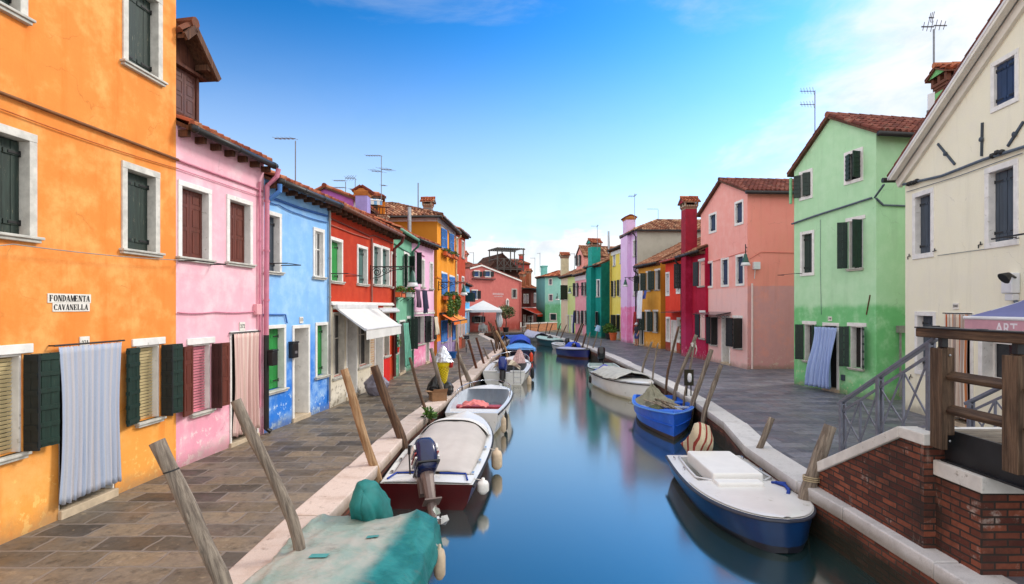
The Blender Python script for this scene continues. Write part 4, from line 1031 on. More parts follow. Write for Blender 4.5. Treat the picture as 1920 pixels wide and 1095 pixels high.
# ---- red-orange house
H_RO = House('red_orange_house', 'narrow red orange house with white framed windows and a white door', (1247.8, 34.8), (1279.5, 31.8), 5.58, 6,
             plaster('redorange_plaster', (222, 62, 42), (150, 66, 50), 1.05, .06, (228, 80, 60), .4))
h = H_RO
for a in ((1248.5, 1255.7, 510, 555), (1268, 1276, 505.6, 551)): h.window(*a, 'closed', sm=paint('pale_shutter', (170, 176, 190), .5, .1), fw=.12, sill=False)
h.window(1249, 1257, 594, 641, 'glass', fw=.12, sill=False); h.window(1269.5, 1278.7, 595, 643, 'glass', fw=.12, sill=False)
h.door(1258.3, 1268.6, 600, leaf=WHITE, rev=.1)
h.roof('eave', 26, .3, tile=TILE_OLD, gut=paint('red_gutter', (170, 60, 44), .5, .1)); h.finish()
u0, z = h.uz(1263, 586); mb = MB(); mb.add([(u0-.3, 0, z+.1), (h.L+.3, 0, z+.1), (h.L+.3, -.7, z), (u0-.3, -.7, z)], [(0, 1, 2, 3)]); h.build(mb, 'door_canopy', paint('smoked_glass', (70, 74, 80)), solid=.02)

# ---- mustard house
H_MU = House('mustard_house', 'mustard yellow house with white washing hung outside', (1197.3, 39.4), (1238.7, 35.6), 5.6, 6,
             plaster('mustard_plaster', (214, 150, 56), (214, 144, 50), 2, .4, (222, 164, 76), .4, (226, 200, 150)))
h = H_MU
for a in ((1198.2, 1204.7, 516, 546), (1212, 1220, 511, 545), (1228, 1237.6, 507, 543), (1210, 1219, 584, 620), (1225, 1233.5, 584, 622)):
    h.window(*a, 'open', sm=DKGREEN, leafs=(110, 150), style='ledged', frame=False, lintel=.06)
h.door(1199, 1207.5, 586, rev=.15, dark=True)
h.roof('eave', 26, .3, tile=TILE_OLD, gutr=.075); h.finish([h.wall, plaster('mustard_side', (180, 124, 40), None)], side='R')  # side turned from the sun gets a shaded copy of the mustard
h.pipe([(.05, -.36, 5.4), (.05, -.34, 5.2), (.05, -.08, 5.0), (.05, -.08, .1)], .05, GUTTER)

# ---- lilac house with grey flank
H_LI = House('lilac_house', 'tall lilac pink house with a bare grey flank wall and tiled roof', (1169.5, 44.0), (1194.5, 40), 8.2, 9,
             plaster('lilac_plaster', (220, 184, 226), (226, 128, 174), 2.68, .06, (228, 200, 232), .4))
h = H_LI
h.window(1187.6, 1192.6, 449, 480, 'closed', sm=GREYSH); h.window(1188, 1193.6, 520, 554, 'closed', sm=paint('pale_shutter', (170, 176, 190)))
h.door(1188, 1194, 590, leaf=paint('pale_shutter', (170, 176, 190)), rev=.1)
h.roof('hip', 24, .25, tile=TILE_OLD); h.finish([h.wall, plaster('grey_flank', (176, 172, 158), None, stain=(150, 146, 132), amt=.5)], side='R')
u0, u1 = h.uz(1171, 0)[0], h.uz(1183.5, 0)[0]
mb = MB(); mb.box(u0, u1, -.3, -.002, -.05, 8.0); h.build(mb, 'chimney_breast', h.wall)
h.chimney((u0+u1)/2, .1, 8.0, 9.25, (u1-u0)*.55, .7, paint('lilac_chimney', (216, 184, 220), .85, .1), 'flare', capm=paint('ochre_cap', (176, 110, 50)))
h.pipe([(h.L-.06, -.3, 8), (h.L-.06, -.08, 7.7), (h.L-.06, -.08, .1)], .05, GUTTER)

# ---- yellow, teal, salmon, lime
H_YE = House('yellow_house', 'lemon yellow house with dark shutters and potted plants at its foot', (1146, 47.5), (1169.5, 44.0), 7.5, 7,
             plaster('yellow_plaster', (228, 206, 96), (226, 206, 100), 2, .4, (234, 216, 130), .4))
h = H_YE
h.window(1149.5, 1154.5, 471, 498, 'closed', sm=paint('pale_shutter', (170, 176, 190))); h.window(1162.5, 1167.6, 466, 493, 'closed', sm=paint('pale_shutter', (170, 176, 190)))
h.window(1150, 1153.5, 526, 556, 'open', sm=BLACKSH, leafs=(165, 165), style='ledged', frame=False); h.window(1161, 1165, 524, 555, 'open', sm=BLACKSH, leafs=(165, 165), style='ledged', frame=False)
h.window(1150.5, 1155, 590, 622, 'open', sm=BLACKSH, leafs=(160, 100), style='ledged', frame=False); h.door(1157, 1162, 589, leaf=paint('pale_shutter', (170, 176, 190)), rev=.1); h.window(1163, 1167, 590, 622, 'open', sm=BLACKSH, leafs=(90, 160), style='ledged', frame=False)
h.roof('eave', 20, .3, tile=TILE_OLD); h.finish()
mb = MB(); mb.box(.003, h.L, -.06, .02, 7.0, 7.42); h.build(mb, 'frieze', WHITE)
h.pipe([(.06, -.08, 7.2), (.06, -.08, .1)], .06, paint('yellow_pipe', (206, 180, 80), .5, .1)); h.pipe([(.02, -.2, 7.2), (-.1, -.2, 9.1)], .09, STEEL, 'flue', False)
H_TE = House('teal_house', 'deep teal house with a teal chimney jutting towards the canal', (1099, 51.0), (1127.3, 47.3), 6.3, 7,
             plaster('teal_plaster', (14, 128, 118), (12, 116, 108), 1.5, .5, (30, 150, 140), .4, (60, 150, 140)))
h = H_TE
h.window(1101.5, 1107, 527, 556, 'closed', sm=GREYSH); h.window(1118.5, 1125, 523.6, 556, 'closed', sm=GREYSH)
h.window(1113, 1121, 584, 611, 'open', sm=BLACKSH, leafs=(160, 160), style='ledged', frame=False); h.door(1101, 1106, 590, rev=.15, dark=True)
h.roof('eave', 22, .25, tile=TILE_OLD); h.finish([h.wall, plaster('teal_side', (8, 96, 86), (6, 84, 76), 1.5, .5, (20, 116, 100), .5)], side='R')  # shade of the side wall painted as a deeper teal
u0, u1 = h.uz(1108.5, 0)[0], h.uz(1116, 0)[0]
mb = MB(); mb.box(u0, u1, -.4, -.002, -.05, 6.1); h.build(mb, 'chimney_breast', h.wall)
h.chimney((u0+u1)/2, .1, 6.0, 7.9, u1-u0, .8, paint('teal_chimney', (20, 150, 138), .85, .15), 'tile', ch=.4)
H_SA = House('rose_house', 'small rose pink house left of the teal house with dark shutters', (1078.6, 55), (1099, 51.0), 5.85, 6,
             plaster('rose_plaster', (228, 150, 158), (230, 150, 160), 2, .5, (236, 176, 180), .4))
h = H_SA
h.window(1076.8+2, 1083, 530, 555, 'open', sm=BLACKSH, leafs=(165, 165), style='ledged', frame=False); h.window(1094, 1097.5, 529, 554, 'open', sm=BLACKSH, leafs=(165, 165), style='ledged', frame=False)
h.window(1080.5, 1085, 582, 606, 'open', sm=BLACKSH, leafs=(165, 165), style='ledged', frame=False); h.window(1094, 1098, 582, 608, 'open', sm=BLACKSH, leafs=(165, 165), style='ledged', frame=False)
h.door(1088, 1092.5, 584, rev=.15)
h.roof('eave', 24, .3, tile=TILE_OLD); h.finish()
mb = MB(); mb.box(.003, h.L, -.05, .02, 5.2, 5.75); h.build(mb, 'frieze', paint('pinkish_white', (220, 204, 206), .8, .1))
H_LM = House('lime_house', 'cream and lime green house at the far right row end with tapered chimney', (1052.3, 61), (1078.6, 55), 5.95, 6,
             plaster('lime_plaster', (206, 218, 140), (188, 216, 120), 2, .8, (214, 220, 170), .4))
h = H_LM
h.window(1058, 1064.6, 535, 562, 'open', sm=BLACKSH, leafs=(165, 100), style='ledged', frame=False); h.door(1062, 1067.5, 590, leaf=WHITE, rev=.1); h.door(1070.5, 1075, 590, leaf=WHITE, rev=.1)
h.roof('eave', 24, .3, tile=TILE_OLD); h.finish([h.wall, plaster('ochre_gable', (190, 140, 60), None)], side='L')
mb = MB(); mb.box(.003, h.uz(1064.5, 0)[0], -.02, .02, -.05, 5.7); h.build(mb, 'cream_facing', plaster('cream_facing', (222, 206, 178), None, stain=(228, 214, 190)))
for hh in (H_LM.holes[1],): pass
h.chimney(.35, .3, 5.8, 7.9, .75, .75, paint('cream_chimney', (204, 194, 160), .85, .15), 'tile', ch=.35)
ha = House('salmon_attic_house', 'salmon attic house with a shuttered gable rising behind the rose house', (1081, 57.5), (1094, 56), 7.9, 8,
           plaster('attic_salmon', (226, 150, 140), None, stain=(232, 170, 160)), prof=[(0, 8.1), (.8, 8.95), (1.6, 8.1)])
ha.prof = [(0, 7.9), (ha.L/2, 8.75), (ha.L, 7.9)]; ha.window(1083.5, 1087, 478, 498, 'open', sm=BLACKSH, leafs=(170, 165), style='ledged', frame=False, leafw=.4); ha.roof('gable', over=.2, gut=None, tile=TILE_OLD); ha.finish()

# ================================================================== FAR END
H_RE = House('restaurant', 'salmon red restaurant with white lettering and a white gable edge across the canal end', (880.3, 58.5), (977, 64.5), 6.7, 9,
             plaster('restaurant_plaster', (196, 108, 102), (168, 76, 66), 1.0, .5, (206, 122, 114), .4), prof=[(0, 6.75), (1.2, 7.2), (5.4, 5.7)])
h = H_RE; h.prof = [(0, 6.72), h.uz(902, 497), (h.L, h.uz(976, 526.5)[1])]
rs = dict(fw=.09, rev=.12, sill=False, inside='blue')
for a, lf in (((888.5, 900, 507, 520), (170, 175)), ((909, 921, 507, 520), (175, 170)), ((884, 896, 543, 562), (165, 150))): h.window(*a, 'open', sm=BLACKSH, leafs=lf, style='ledged', **rs)
h.window(959, 969.5, 541, 560, 'glass', fw=.14, rev=.12, sill=False, bars=False, fm=paint('grey_stone', (176, 166, 160), .8, .2)); h.window(889, 903, 592, 604.5, 'open', sm=BLACKSH, leafs=(170, 170), style='ledged', fw=.06, rev=.12)
h.roof('gable', over=.05, rake=.06, tile=TILE_RED, gut=None); h.finish()
mb = MB(); P = h.prof
for (a, b) in ((P[0], P[1]), (P[1], P[2])): mb.bar((a[0], -.09, a[1]-.04), (b[0], -.09, b[1]-.04), .1, .14)
h.build(mb, 'gable_coping', WHITE)
u, z = h.uz(934, 551.5); WL_ = paint('white_lettering', (226, 220, 226))
textmesh('lettering', 'RIVAROSA', .3, WL_, h.root, Matrix.Translation((u, -.012, z)) @ Matrix.Scale(1.25, 4, (1, 0, 0)) @ RX, .002); u, z = h.uz(934.5, 556); textmesh('lettering', 'RISTORANTE', .17, WL_, h.root, Matrix.Translation((u, -.012, z)) @ Matrix.Scale(1.3, 4, (1, 0, 0)) @ RX, .002)
u, z = h.uz(950.5, 575); mb = MB()
mb.prism([(-.22, 0), (.22, 0), (.22, .7), (.12, .85), (0, .92), (-.12, .85), (-.22, .7)], 0, .12, 0, Matrix.Translation((u, -.005, z)) @ RX)
mb.prism([(-.13, .1), (.13, .1), (.13, .62), (0, .78), (-.13, .62)], 0, .02, 1, Matrix.Translation((u, -.126, z)) @ RX); mb.lathe([(.07, 0), (.08, .1), (.04, .35), (.05, .42), (0, .5)], 8, (u, -.16, z+.1), 0)
h.build(mb, 'shrine', [WHITE, DARKIN])
h.pipe([(h.L-.12, -.08, 5.5), (h.L-.12, -.08, .1)], .06, paint('salmon_pipe', (204, 120, 110), .5, .1))
mb = MB(); a, za = h.uz(884, 521); b, _ = h.uz(926, 521)
mb.box(a, b, -.25, 0, za-.1, za-.05)
for i in range(28): mb.box(a+(b-a)*i/27-.015, a+(b-a)*i/27+.015, -.25, -.23, za-.05, za+.12)
h.build(mb, 'window_box_rail', IRON)
hb = House('salmon_house', 'salmon house with a brick chimney cap half hidden between rust red house and restaurant', (868, 63), (884, 64.5), 8.2, 5, plaster('salmon_back', (196, 110, 100), None, stain=(206, 124, 112)))
hb.zt = hb.prof[0][1]; hb.prof = [(0, 7.6), (hb.L, 7.6)]; hb.zt = 7.6
hb.roof('eave', 18, .2, gut=None); hb.finish(); hb.chimney(.35, .2, 7.3, 8.3, .8, .6, hb.wall, 'tile', ch=.3)
hc = House('altana_house', 'dark roofed house carrying a wooden roof terrace behind the restaurant', (905, 72), (978, 74), 6.6, 8, plaster('altana_plaster', (72, 48, 42), None, stain=(60, 40, 36)))
hc.prof = [(0, 6.9), (hc.L*.5, 9.5), (hc.L, 7.2)]; hc.roof('gable', over=.2, gut=None, tile=tile_mat('dark_tiles', (50, 36, 34), (74, 50, 44), (96, 66, 56))); hc.finish()
a0, a1 = hc.uz(927, 0)[0], hc.uz(975, 0)[0]; zf, zr_, zt_ = hc.uz(950, 505)[1], hc.uz(950, 486)[1], hc.uz(950, 469)[1]
GW = wood('grey_timber', (64, 62, 60), (112, 108, 102))
mb = MB(); mb.box(a0, a1, -1.2, 2.0, zf-.12, zf)
for x in (a0, a0+(a1-a0)*.25, (a0+a1)/2, a0+(a1-a0)*.75, a1):
    for y in (-1.15, 1.95): mb.box(x-.06, x+.06, y-.06, y+.06, zf-1.0 if y > 0 else zf-.4, zt_ if x in (a0, a1, (a0+a1)/2) else zr_)
mb.box(a0-.2, a1+.2, -1.3, -1.1, zt_, zt_+.12); mb.box(a0-.2, a1+.2, 1.9, 2.1, zt_, zt_+.12)
for i in range(13): mb.box(a0+(a1-a0)*i/12-.04, a0+(a1-a0)*i/12+.04, -1.4, 2.2, zt_+.121, zt_+.2)
al = hc.build(mb, 'roof_terrace', GW); mb = MB()
for z in (zf+.15, zr_-.05): mb.bar((a0, -1.15, z), (a1, -1.15, z), .06, .08); mb.bar((a0, -1.15, z), (a0, 1.95, z), .06, .08); mb.bar((a1, -1.15, z), (a1, 1.95, z), .06, .08)
for i in range(4):
    x, y = a0+(a1-a0)*i/4, a0+(a1-a0)*(i+1)/4
    mb.bar((x, -1.15, zf+.15), (y, -1.15, zr_-.05), .05, .07); mb.bar((x, -1.13, zr_-.05), (y, -1.13, zf+.15), .05, .07)
hc.build(mb, 'railing', GW, al)
ht = House('red_tower_house', 'red house with a brick chimney standing behind the roof terrace', (971, 78), (993, 79), 8.6, 4, plaster('tower_red', (176, 74, 66), None, stain=(160, 64, 56)))
ht.zt = ht.uz(980, 494)[1]; ht.prof = [(0, ht.zt), (ht.L, ht.zt)]; ht.roof('eave', 14, .3, gut=None); ht.finish(); ht.chimney(ht.uz(986, 0)[0], 1.2, ht.zt, ht.uz(986, 479)[1], .5, .5, ht.wall, 'flat')
hd = House('dark_red_house', 'dark maroon house in the shadowed alley with a red awning', (976, 68.5), (1006.5, 72), 6.2, 6, plaster('maroon_plaster', (86, 36, 32), None, stain=(100, 46, 40)))
hd.zt = 5.0; hd.zt = hd.uz(990, 540)[1]; hd.prof = [(0, hd.zt), (hd.L, hd.zt)]
for a in ((981.5, 985.5, 551, 568), (987, 991, 551, 568), (1001, 1005, 549, 567)): hd.window(*a, 'closed', sm=paint('violet_shutter', (120, 110, 150), .6, .1))
hd.door(981, 986, 590, dark=True, rev=.2); hd.window(989, 999, 592, 612, 'glass')
hd.roof('eave', 24, .3); hd.finish()
hd.chimney(hd.uz(983.5, 0)[0], .3, hd.zt-.2, hd.uz(983, 519)[1], .5, .5, paint('brown_chimney', (150, 86, 52), .85, .2), 'tile', ch=.3); hd.chimney(hd.uz(997.5, 0)[0], .5, hd.zt-.2, hd.uz(997, 513)[1], .6, .5, paint('brown_chimney', (150, 86, 52)), 'tile', ch=.3)
hd.awning((hd.uz(978, 0)[0], hd.uz(1005.5, 0)[0]), hd.uz(990, 577)[1], 2.2, hd.uz(990, 577)[1]-.75, paint('red_canvas', (206, 62, 32), .8, .12), .3, scallop=True)
H_MI = House('mint_house', 'mint green house with a turquoise chimney closing the canal view', (1021.7, 68), (1050, 66.5), 6.4, 6,
             plaster('mint_plaster', (150, 216, 200), (112, 196, 140), 3.1, .3, (170, 226, 206), .4, (90, 170, 130)))
h = H_MI
for a in ((1028.5, 1036, 522, 535), (1028.5, 1037, 551, 565)): h.window(*a, 'closed', sm=paint('grey_lilac_shutter', (110, 104, 118), .6, .1), fw=.1, sill=False)
h.window(1030.5, 1044, 587, 601.5, 'closed', sm=paint('teal_board', (14, 62, 62), .5, .1), fw=.1, sill=False)
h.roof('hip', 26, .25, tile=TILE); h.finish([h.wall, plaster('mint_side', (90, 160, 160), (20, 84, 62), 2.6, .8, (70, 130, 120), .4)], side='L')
A_ = h.A
hs = House('turquoise_house', 'blue green flank of the mint house stained darker towards the ground', (1005.6, 71), (1021.6, 68.03), 6.35, 4, plaster('mint_flank', (104, 168, 172), (24, 92, 66), 2.6, .9, (80, 140, 130), .4))
hs.roof('eave', 12, .15, tile=TILE); hs.finish(); hs.chimney(.9, .7, 6.2, hs.uz(1011, 502)[1], .8, .6, paint('turq_chimney', (120, 200, 190), .85, .15), 'flat', capm=paint('turq_chimney', (120, 200, 190)))
def backdrop_house(x0, x1, Y, zt, rgb, label, kind='gable'):
    hh = House('distant_house', label, (x0, Y), (x1, Y+.5), zt, 7, plaster('distant_'+str(x0), rgb, None), [(0, zt), (1, zt+1), (2, zt)])
    hh.prof = [(0, zt), (hh.L/2, zt+1.3), (hh.L, zt)]; hh.roof('gable', over=.2, gut=None, tile=TILE_OLD, cw=.3, seg=4); hh.finish(); return hh
# ================================================================== GROUND, QUAYS, WATER
LE = [(-2.32, 1.0), (-2.42, 5.0), (-2.40, 7.2), (-2.31, 9.4), (-2.27, 11.4), (-2.1, 14), (-1.9, 16.3), (-1.5, 20.7), (-1.25, 26), (-.95, 31), (-.55, 36), (-.45, 38), (-.75, 41), (-1.7, 47), (-2.8, 54), (-2.85, 57.6)]
RE = [(4.45, 1.0), (4.45, 7.5), (4.40, 8.6), (4.52, 10.8), (4.95, 13.0), (5.22, 16), (5.32, 19), (5.36, 24), (5.32, 30), (5.1, 36), (4.75, 41), (4.1, 48), (3.2, 54.5), (2.0, 59.2)]
PAV_L = brick('pavement_brown', (66, 60, 52), (138, 122, 100), (120, 112, 104), .62, .39, uv=False, white=.18, ms=.019, damp=True, rough=.75)
PAV_R = brick('pavement_slate', (78, 80, 92), (122, 122, 132), (84, 84, 92), .68, .36, uv=False, white=.12, ms=.012, damp=True, rough=.7)
QBR = brick('quay_brick', (84, 42, 34), (130, 72, 54), (70, 60, 52), .25, .07, white=.12, algae=2.16)
def kerbmat(name, a, d1, d2):
    n = N(name); at_ = n.n('ShaderNodeAttribute', attribute_name='tint'); c = n.mix(at_.outputs['Fac'], shade(lin(a), .78), shade(lin(a), 1.04))
    c = n.mix(n.math('MULTIPLY', n.ramp(n.noise(2.2, 9, .72), .47, .66), .55), c, lin(d1)); c = n.mix(n.math('MULTIPLY', n.ramp(n.noise(7, 8, .75), .56, .68), .6), c, lin(d2)); c = n.mix(n.math('MULTIPLY', n.ramp(n.noise(60, 3, .6), .45, .7), .22), c, lin(d2))
    sx = n.n('ShaderNodeSeparateXYZ'); n.l(n.tc.outputs['Object'], sx.inputs[0]); c = n.mix(n.math('MULTIPLY', n.ramp(n.math('ADD', sx.outputs[2], n.math('MULTIPLY', n.noise(3, 5, .6), -.12)), -.20, -.06, 1, 0), .6), c, lin((96, 82, 58)))
    n.col(c); n.set(.8, 0, .3); n.bump(n.noise(14, 8, .7), .3, .012); return n.m
KERB_L = kerbmat('kerb_stone_pink', (204, 188, 178), (170, 146, 130), (124, 104, 90)); KERB_R = kerbmat('kerb_stone_white', (208, 206, 206), (176, 174, 174), (136, 132, 128))
g = MB(); g.add([(-900, -400, -2.6), (900, -400, -2.6), (900, 1500, -2.6), (-900, 1500, -2.6)], [(0, 1, 2, 3)])
S(g.build('ground', paint('mud', (70, 66, 54), .95, .2, .5)))
def quay(name, E, far, mat, sg, ymax):
    m = MB(); pts = [(x, y, 0.) for x, y in E]
    poly = pts+[(far, E[-1][1], 0.), (far, -20., 0.), (E[0][0], -20., 0.)]
    m.add(poly, [tuple(range(len(poly))) if sg > 0 else tuple(range(len(poly)-1, -1, -1))])
    m.add([(far, -20, 0), (far, -20, -2.6), (far, ymax, -2.6), (far, ymax, 0)], [(0, 1, 2, 3)])
    return S(m.build(name, mat))
quay('left_pavement', LE, -60, PAV_L, -1, 57.6); quay('right_pavement', RE, 60, PAV_R, 1, 59.2)
m = MB(); m.add([(-60, 57.6, -.004), (1.9, 57.6, -.004), (1.9, 59.2, -.004), (60, 59.2, -.004), (60, 130, -.004), (-60, 130, -.004)], [(0, 1, 2, 3, 4, 5)]); S(m.build('far_pavement', PAV_L))
def qwall(name, E, sg):
    m = MB(); d = 0
    E = [(E[0][0], -12)]+E
    for (a, b), (c, e) in zip(E, E[1:]):
        L = math.hypot(c-a, e-b); m.add([(a, b, -2.6), (c, e, -2.6), (c, e, -.02), (a, b, -.02)], [(0, 1, 2, 3)], 0, [(d, 0), (d+L, 0), (d+L, 2.58), (d, 2.58)]); d += L
    return S(m.build(name, QBR))
qwall('left_quay_wall', LE, 1); qwall('right_quay_wall', RE, 1)
m = MB(); m.add([(-60, 57.6, -2.6), (1.95, 57.6, -2.6), (1.95, 57.6, -.01), (-60, 57.6, -.01)], [(0, 1, 2, 3)], 0, [(0, 0), (62, 0), (62, 2.58), (0, 2.58)]); S(m.build('end_quay_wall', QBR))
def kerb(name, E, sg, w, mat, rr):
    """coping blocks laid along the canal edge, each about 1.5 m long"""
    m = MB()
    for (a, b), (c, e) in zip(E, E[1:]):
        d = V((c-a, e-b, 0)); L = d.length; d.normalize(); nrm = V((d.y, -d.x, 0))*sg
        k = max(1, round(L/1.5))
        for i in range(k):
            p = V((a, b, 0))+d*(L*i/k+.004); q = V((a, b, 0))+d*(L*(i+1)/k-.004)
            z = .012+rr.uniform(0, .012); o = .035+rr.uniform(-.008, .008); wv = w+rr.uniform(-.03, .03)
            P = [p+nrm*o, q+nrm*o, q-nrm*wv, p-nrm*wv]
            if sg < 0: P = P[::-1]
            tq = rr.random(); [m.tint.__setitem__(len(m.f)+q_, tq) for q_ in range(6)]
            m.add([(x.x, x.y, -.17) for x in P]+[(x.x, x.y, z) for x in P], [(3, 2, 1, 0), (4, 5, 6, 7)]+[(j, (j+1) % 4, 4+(j+1) % 4, 4+j) for j in range(4)])
    return S(m.build(name, mat, bevel=.018))
kerb('left_kerb', [(-2.3, -3)]+LE, 1, .46, KERB_L, random.Random(3)); kerb('right_kerb', [(4.45, -3)]+RE, -1, .45, KERB_R, random.Random(4))
# water
n = N('canal_water'); n.col(lin((30, 56, 58))); n.set(.3, 0, .0)
fr = n.n('ShaderNodeFresnel'); fr.inputs['IOR'].default_value = 1.33
gl = n.n('ShaderNodeBsdfGlossy'); gl.inputs['Roughness'].default_value = .12; gl.inputs['Color'].default_value = (1, .96, .88, 1)
mx_ = n.n('ShaderNodeMixShader'); n.l(n.math('POWER', fr.outputs[0], .37), mx_.inputs[0]); n.l(n.b.outputs[0], mx_.inputs[1]); n.l(gl.outputs[0], mx_.inputs[2]); n.l(mx_.outputs[0], n.out.inputs[0])
bp_ = n.n('ShaderNodeBump'); bp_.inputs['Strength'].default_value = .03; bp_.inputs['Distance'].default_value = .05; n.l(n.noise(1.2, 2, .5, stretch=(1.4, .5, 1)), bp_.inputs['Height']); n.l(bp_.outputs[0], gl.inputs['Normal'])
m = MB(); m.add([(-200, -60, WL), (200, -60, WL), (200, 300, WL), (-200, 300, WL)], [(0, 1, 2, 3)]); S(m.build('water', n.m))

# ================================================================== BRIDGE
BRW = brick('bridge_brick', (74, 36, 30), (142, 78, 56), (50, 42, 38), .26, .076, white=.6, ms=.012, grime=.9)
BST = paint('bridge_stone', (204, 202, 198), .8, .14, 4, bump=.2, wear=(150, 146, 138)); DECK = wood('deck_boards', (108, 98, 86), (158, 148, 132), axis=0, scale=4)
RAILW = wood('rail_timber', (56, 42, 34), (104, 82, 64), axis=1); POSTW = wood('post_timber', (62, 48, 38), (112, 90, 72))
RAILM = paint('grey_railing_metal', (108, 112, 126), .38, .2, 8, metal=.25, wear=(128, 126, 130))
br = T(empty('bridge', (5.5, 6.2, 0)), 'brick and timber bridge end with stone coping, grey metal stair railing and wooden parapet', 'bridge')
class Rel:
    """build in world coordinates under a parent that stands at loc"""
    def __init__(s, root): s.r = root; s.l = root.location
    def b(s, mb, name, mats, parent=None, **k):
        mb.v = [(x-s.l.x, y-s.l.y, z-s.l.z) for x, y, z in mb.v]; return mb.build(name, mats, parent or s.r, **k)
rb = Rel(br)
X0, X1 = 4.56, 4.92
def uvpoly(mb, pts, uvf): mb.add(pts, [tuple(range(len(pts)))], 0, [uvf(p) for p in pts])
for xa, xb in ((X0, X1), (6.42, 6.75)):
    m = MB(); yz = [(8.5, -.01), (8.5, .14), (6.55, 1.17), (6.2, 1.17), (6.2, -.01)]
    uvpoly(m, [(xa, y, z) for y, z in yz], lambda p: (-p[1], p[2])); uvpoly(m, [(xb, y, z) for y, z in yz[::-1]], lambda p: (p[1], p[2]))
    uvpoly(m, [(xa, 6.2, -.01), (xa, 6.2, 1.17), (xb, 6.2, 1.17), (xb, 6.2, -.01)][::-1], lambda p: (p[0], p[2])); uvpoly(m, [(xa, 8.5, -.01), (xa, 8.5, .14), (xb, 8.5, .14), (xb, 8.5, -.01)], lambda p: (p[0], p[2]))
    rb.b(m, 'stair_wall', BRW)
    m = MB(); o = .04
    prof = [(8.56, .10), (8.56, .27), (6.57, 1.30), (6.15, 1.30), (6.15, 1.172), (6.55, 1.172), (8.5, .142)]
    for (ya, za_), (yb, zb_), (yc, zc_), (yd, zd_) in (((8.56, .112), (6.55, 1.175), (6.57, 1.30), (8.56, .27)), ((6.546, 1.173), (6.15, 1.173), (6.15, 1.30), (6.566, 1.30))):
        P = [(ya, za_), (yb, zb_), (yc, zc_), (yd, zd_)]
        m.add([(xa-o, y, z) for y, z in P]+[(xb+o, y, z) for y, z in P], [(0, 1, 2, 3), (7, 6, 5, 4)]+[(i, 4+i, 4+(i+1) % 4, (i+1) % 4) for i in range(4)])
    m.box(xa-o+.002, xb+o-.002, 8.44, 8.57, -.01, .2); rb.b(m, 'coping', BST, bevel=.012)
m = MB()
def boxuv(mb, x0, x1, y0, y1, z0, z1):
    uvpoly(mb, [(x0, y0, z0), (x0, y0, z1), (x0, y1, z1), (x0, y1, z0)][::-1], lambda p: (-p[1], p[2])); uvpoly(mb, [(x0, y0, z0), (x1, y0, z0), (x1, y0, z1), (x0, y0, z1)], lambda p: (p[0]+.1, p[2]))
    uvpoly(mb, [(x1, y0, z0), (x1, y1, z0), (x1, y1, z1), (x1, y0, z1)], lambda p: (p[1], p[2])); uvpoly(mb, [(x0, y0, z1), (x1, y0, z1), (x1, y1, z1), (x0, y1, z1)], lambda p: (p[0], p[1]))
boxuv(m, 4.69, 7.2, 5.6, 6.197, -.01, .84); rb.b(m, 'abutment', BRW)
m = MB(); m.box(4.655, 7.3, 5.55, 6.198, .843, 1.01); rb.b(m, 'bearing_slab', BST, bevel=.012)
m = MB()
for i in range(8):
    z = .16*(i+1); m.box(X1+.001, 6.419, 8.5-.27*(i+1), 8.5-.27*i if i else 8.52, z-.16, z)
    m.box(X1+.001, 6.419, 6.2, 8.5-.27*(i+1)+.001, z-.159, z-.003)
rb.b(m, 'steps', BST)
m = MB(); k = 26
for i in range(k):
    y0 = 3.0+3.2*i/k; d = R.uniform(-.004, .004); m.box(4.80, 6.6, y0+.004, y0+3.2/k-.004, 1.30+d, 1.345+d)
rb.b(m, 'deck', DECK)
m = MB(); STB = paint('black_steel_beam', (38, 40, 44), .45, .25, 4, metal=.3)
m.box(4.755, 4.79, 3.0, 6.148, 1.03, 1.36); m.box(4.79, 6.5, 3.0, 3.1, 1.03, 1.29); m.box(4.70, 4.86, 3.0, 6.146, 1.012, 1.03); m.box(6.55, 6.585, 3.0, 6.148, 1.03, 1.36); rb.b(m, 'edge_beam', STB)
m = MB(); m.bar((4.655, 6.36, 2.41), (4.655, 3.0, 2.41), .15, .10, 0); rb.b(m, 'handrail', RAILW, bevel=.012)
m = MB(); m.bar((4.655, 6.362, 2.466), (4.655, 2.98, 2.466), .17, .014, 0); m.lathe([(.0, 0), (.045, 0), (.04, .006), (0, .008)], 14, (4.66, 5.55, 2.473), 0, None, .7, 1.6); rb.b(m, 'handrail_cap', STB)
for y in (6.06, 5.16, 4.2):
    m = MB(); m.box(4.585, 4.65, y-.085, y+.085, 1.17, 2.25); m.box(4.655, 4.745, y-.06, y+.075, 1.32, 2.26)
    m.box(4.63, 4.70, y-.03, y+.03, 2.26, 2.36, 1)
    for z in (1.26, 1.6, 2.18): m.lathe([(0, 0), (.016, 0), (.013, .01), (0, .014)], 8, (0, 0, 0), 2, Matrix.Translation((4.69, y-.061, z)) @ Matrix.Rotation(PI/2, 4, 'X'))
    rb.b(m, 'parapet_post', [POSTW, STB, STEEL], bevel=.012)
for z in (1.96, 1.60):
    for a, b in ((5.99, 5.25), (5.09, 4.28), (4.12, 3.0)):
        m = MB(); m.bar((4.69, a+.02, z), (4.69, b-.02, z), .12, .055, 0, V((-.45, 0, .9))); rb.b(m, 'parapet_rail', RAILW, bevel=.01)
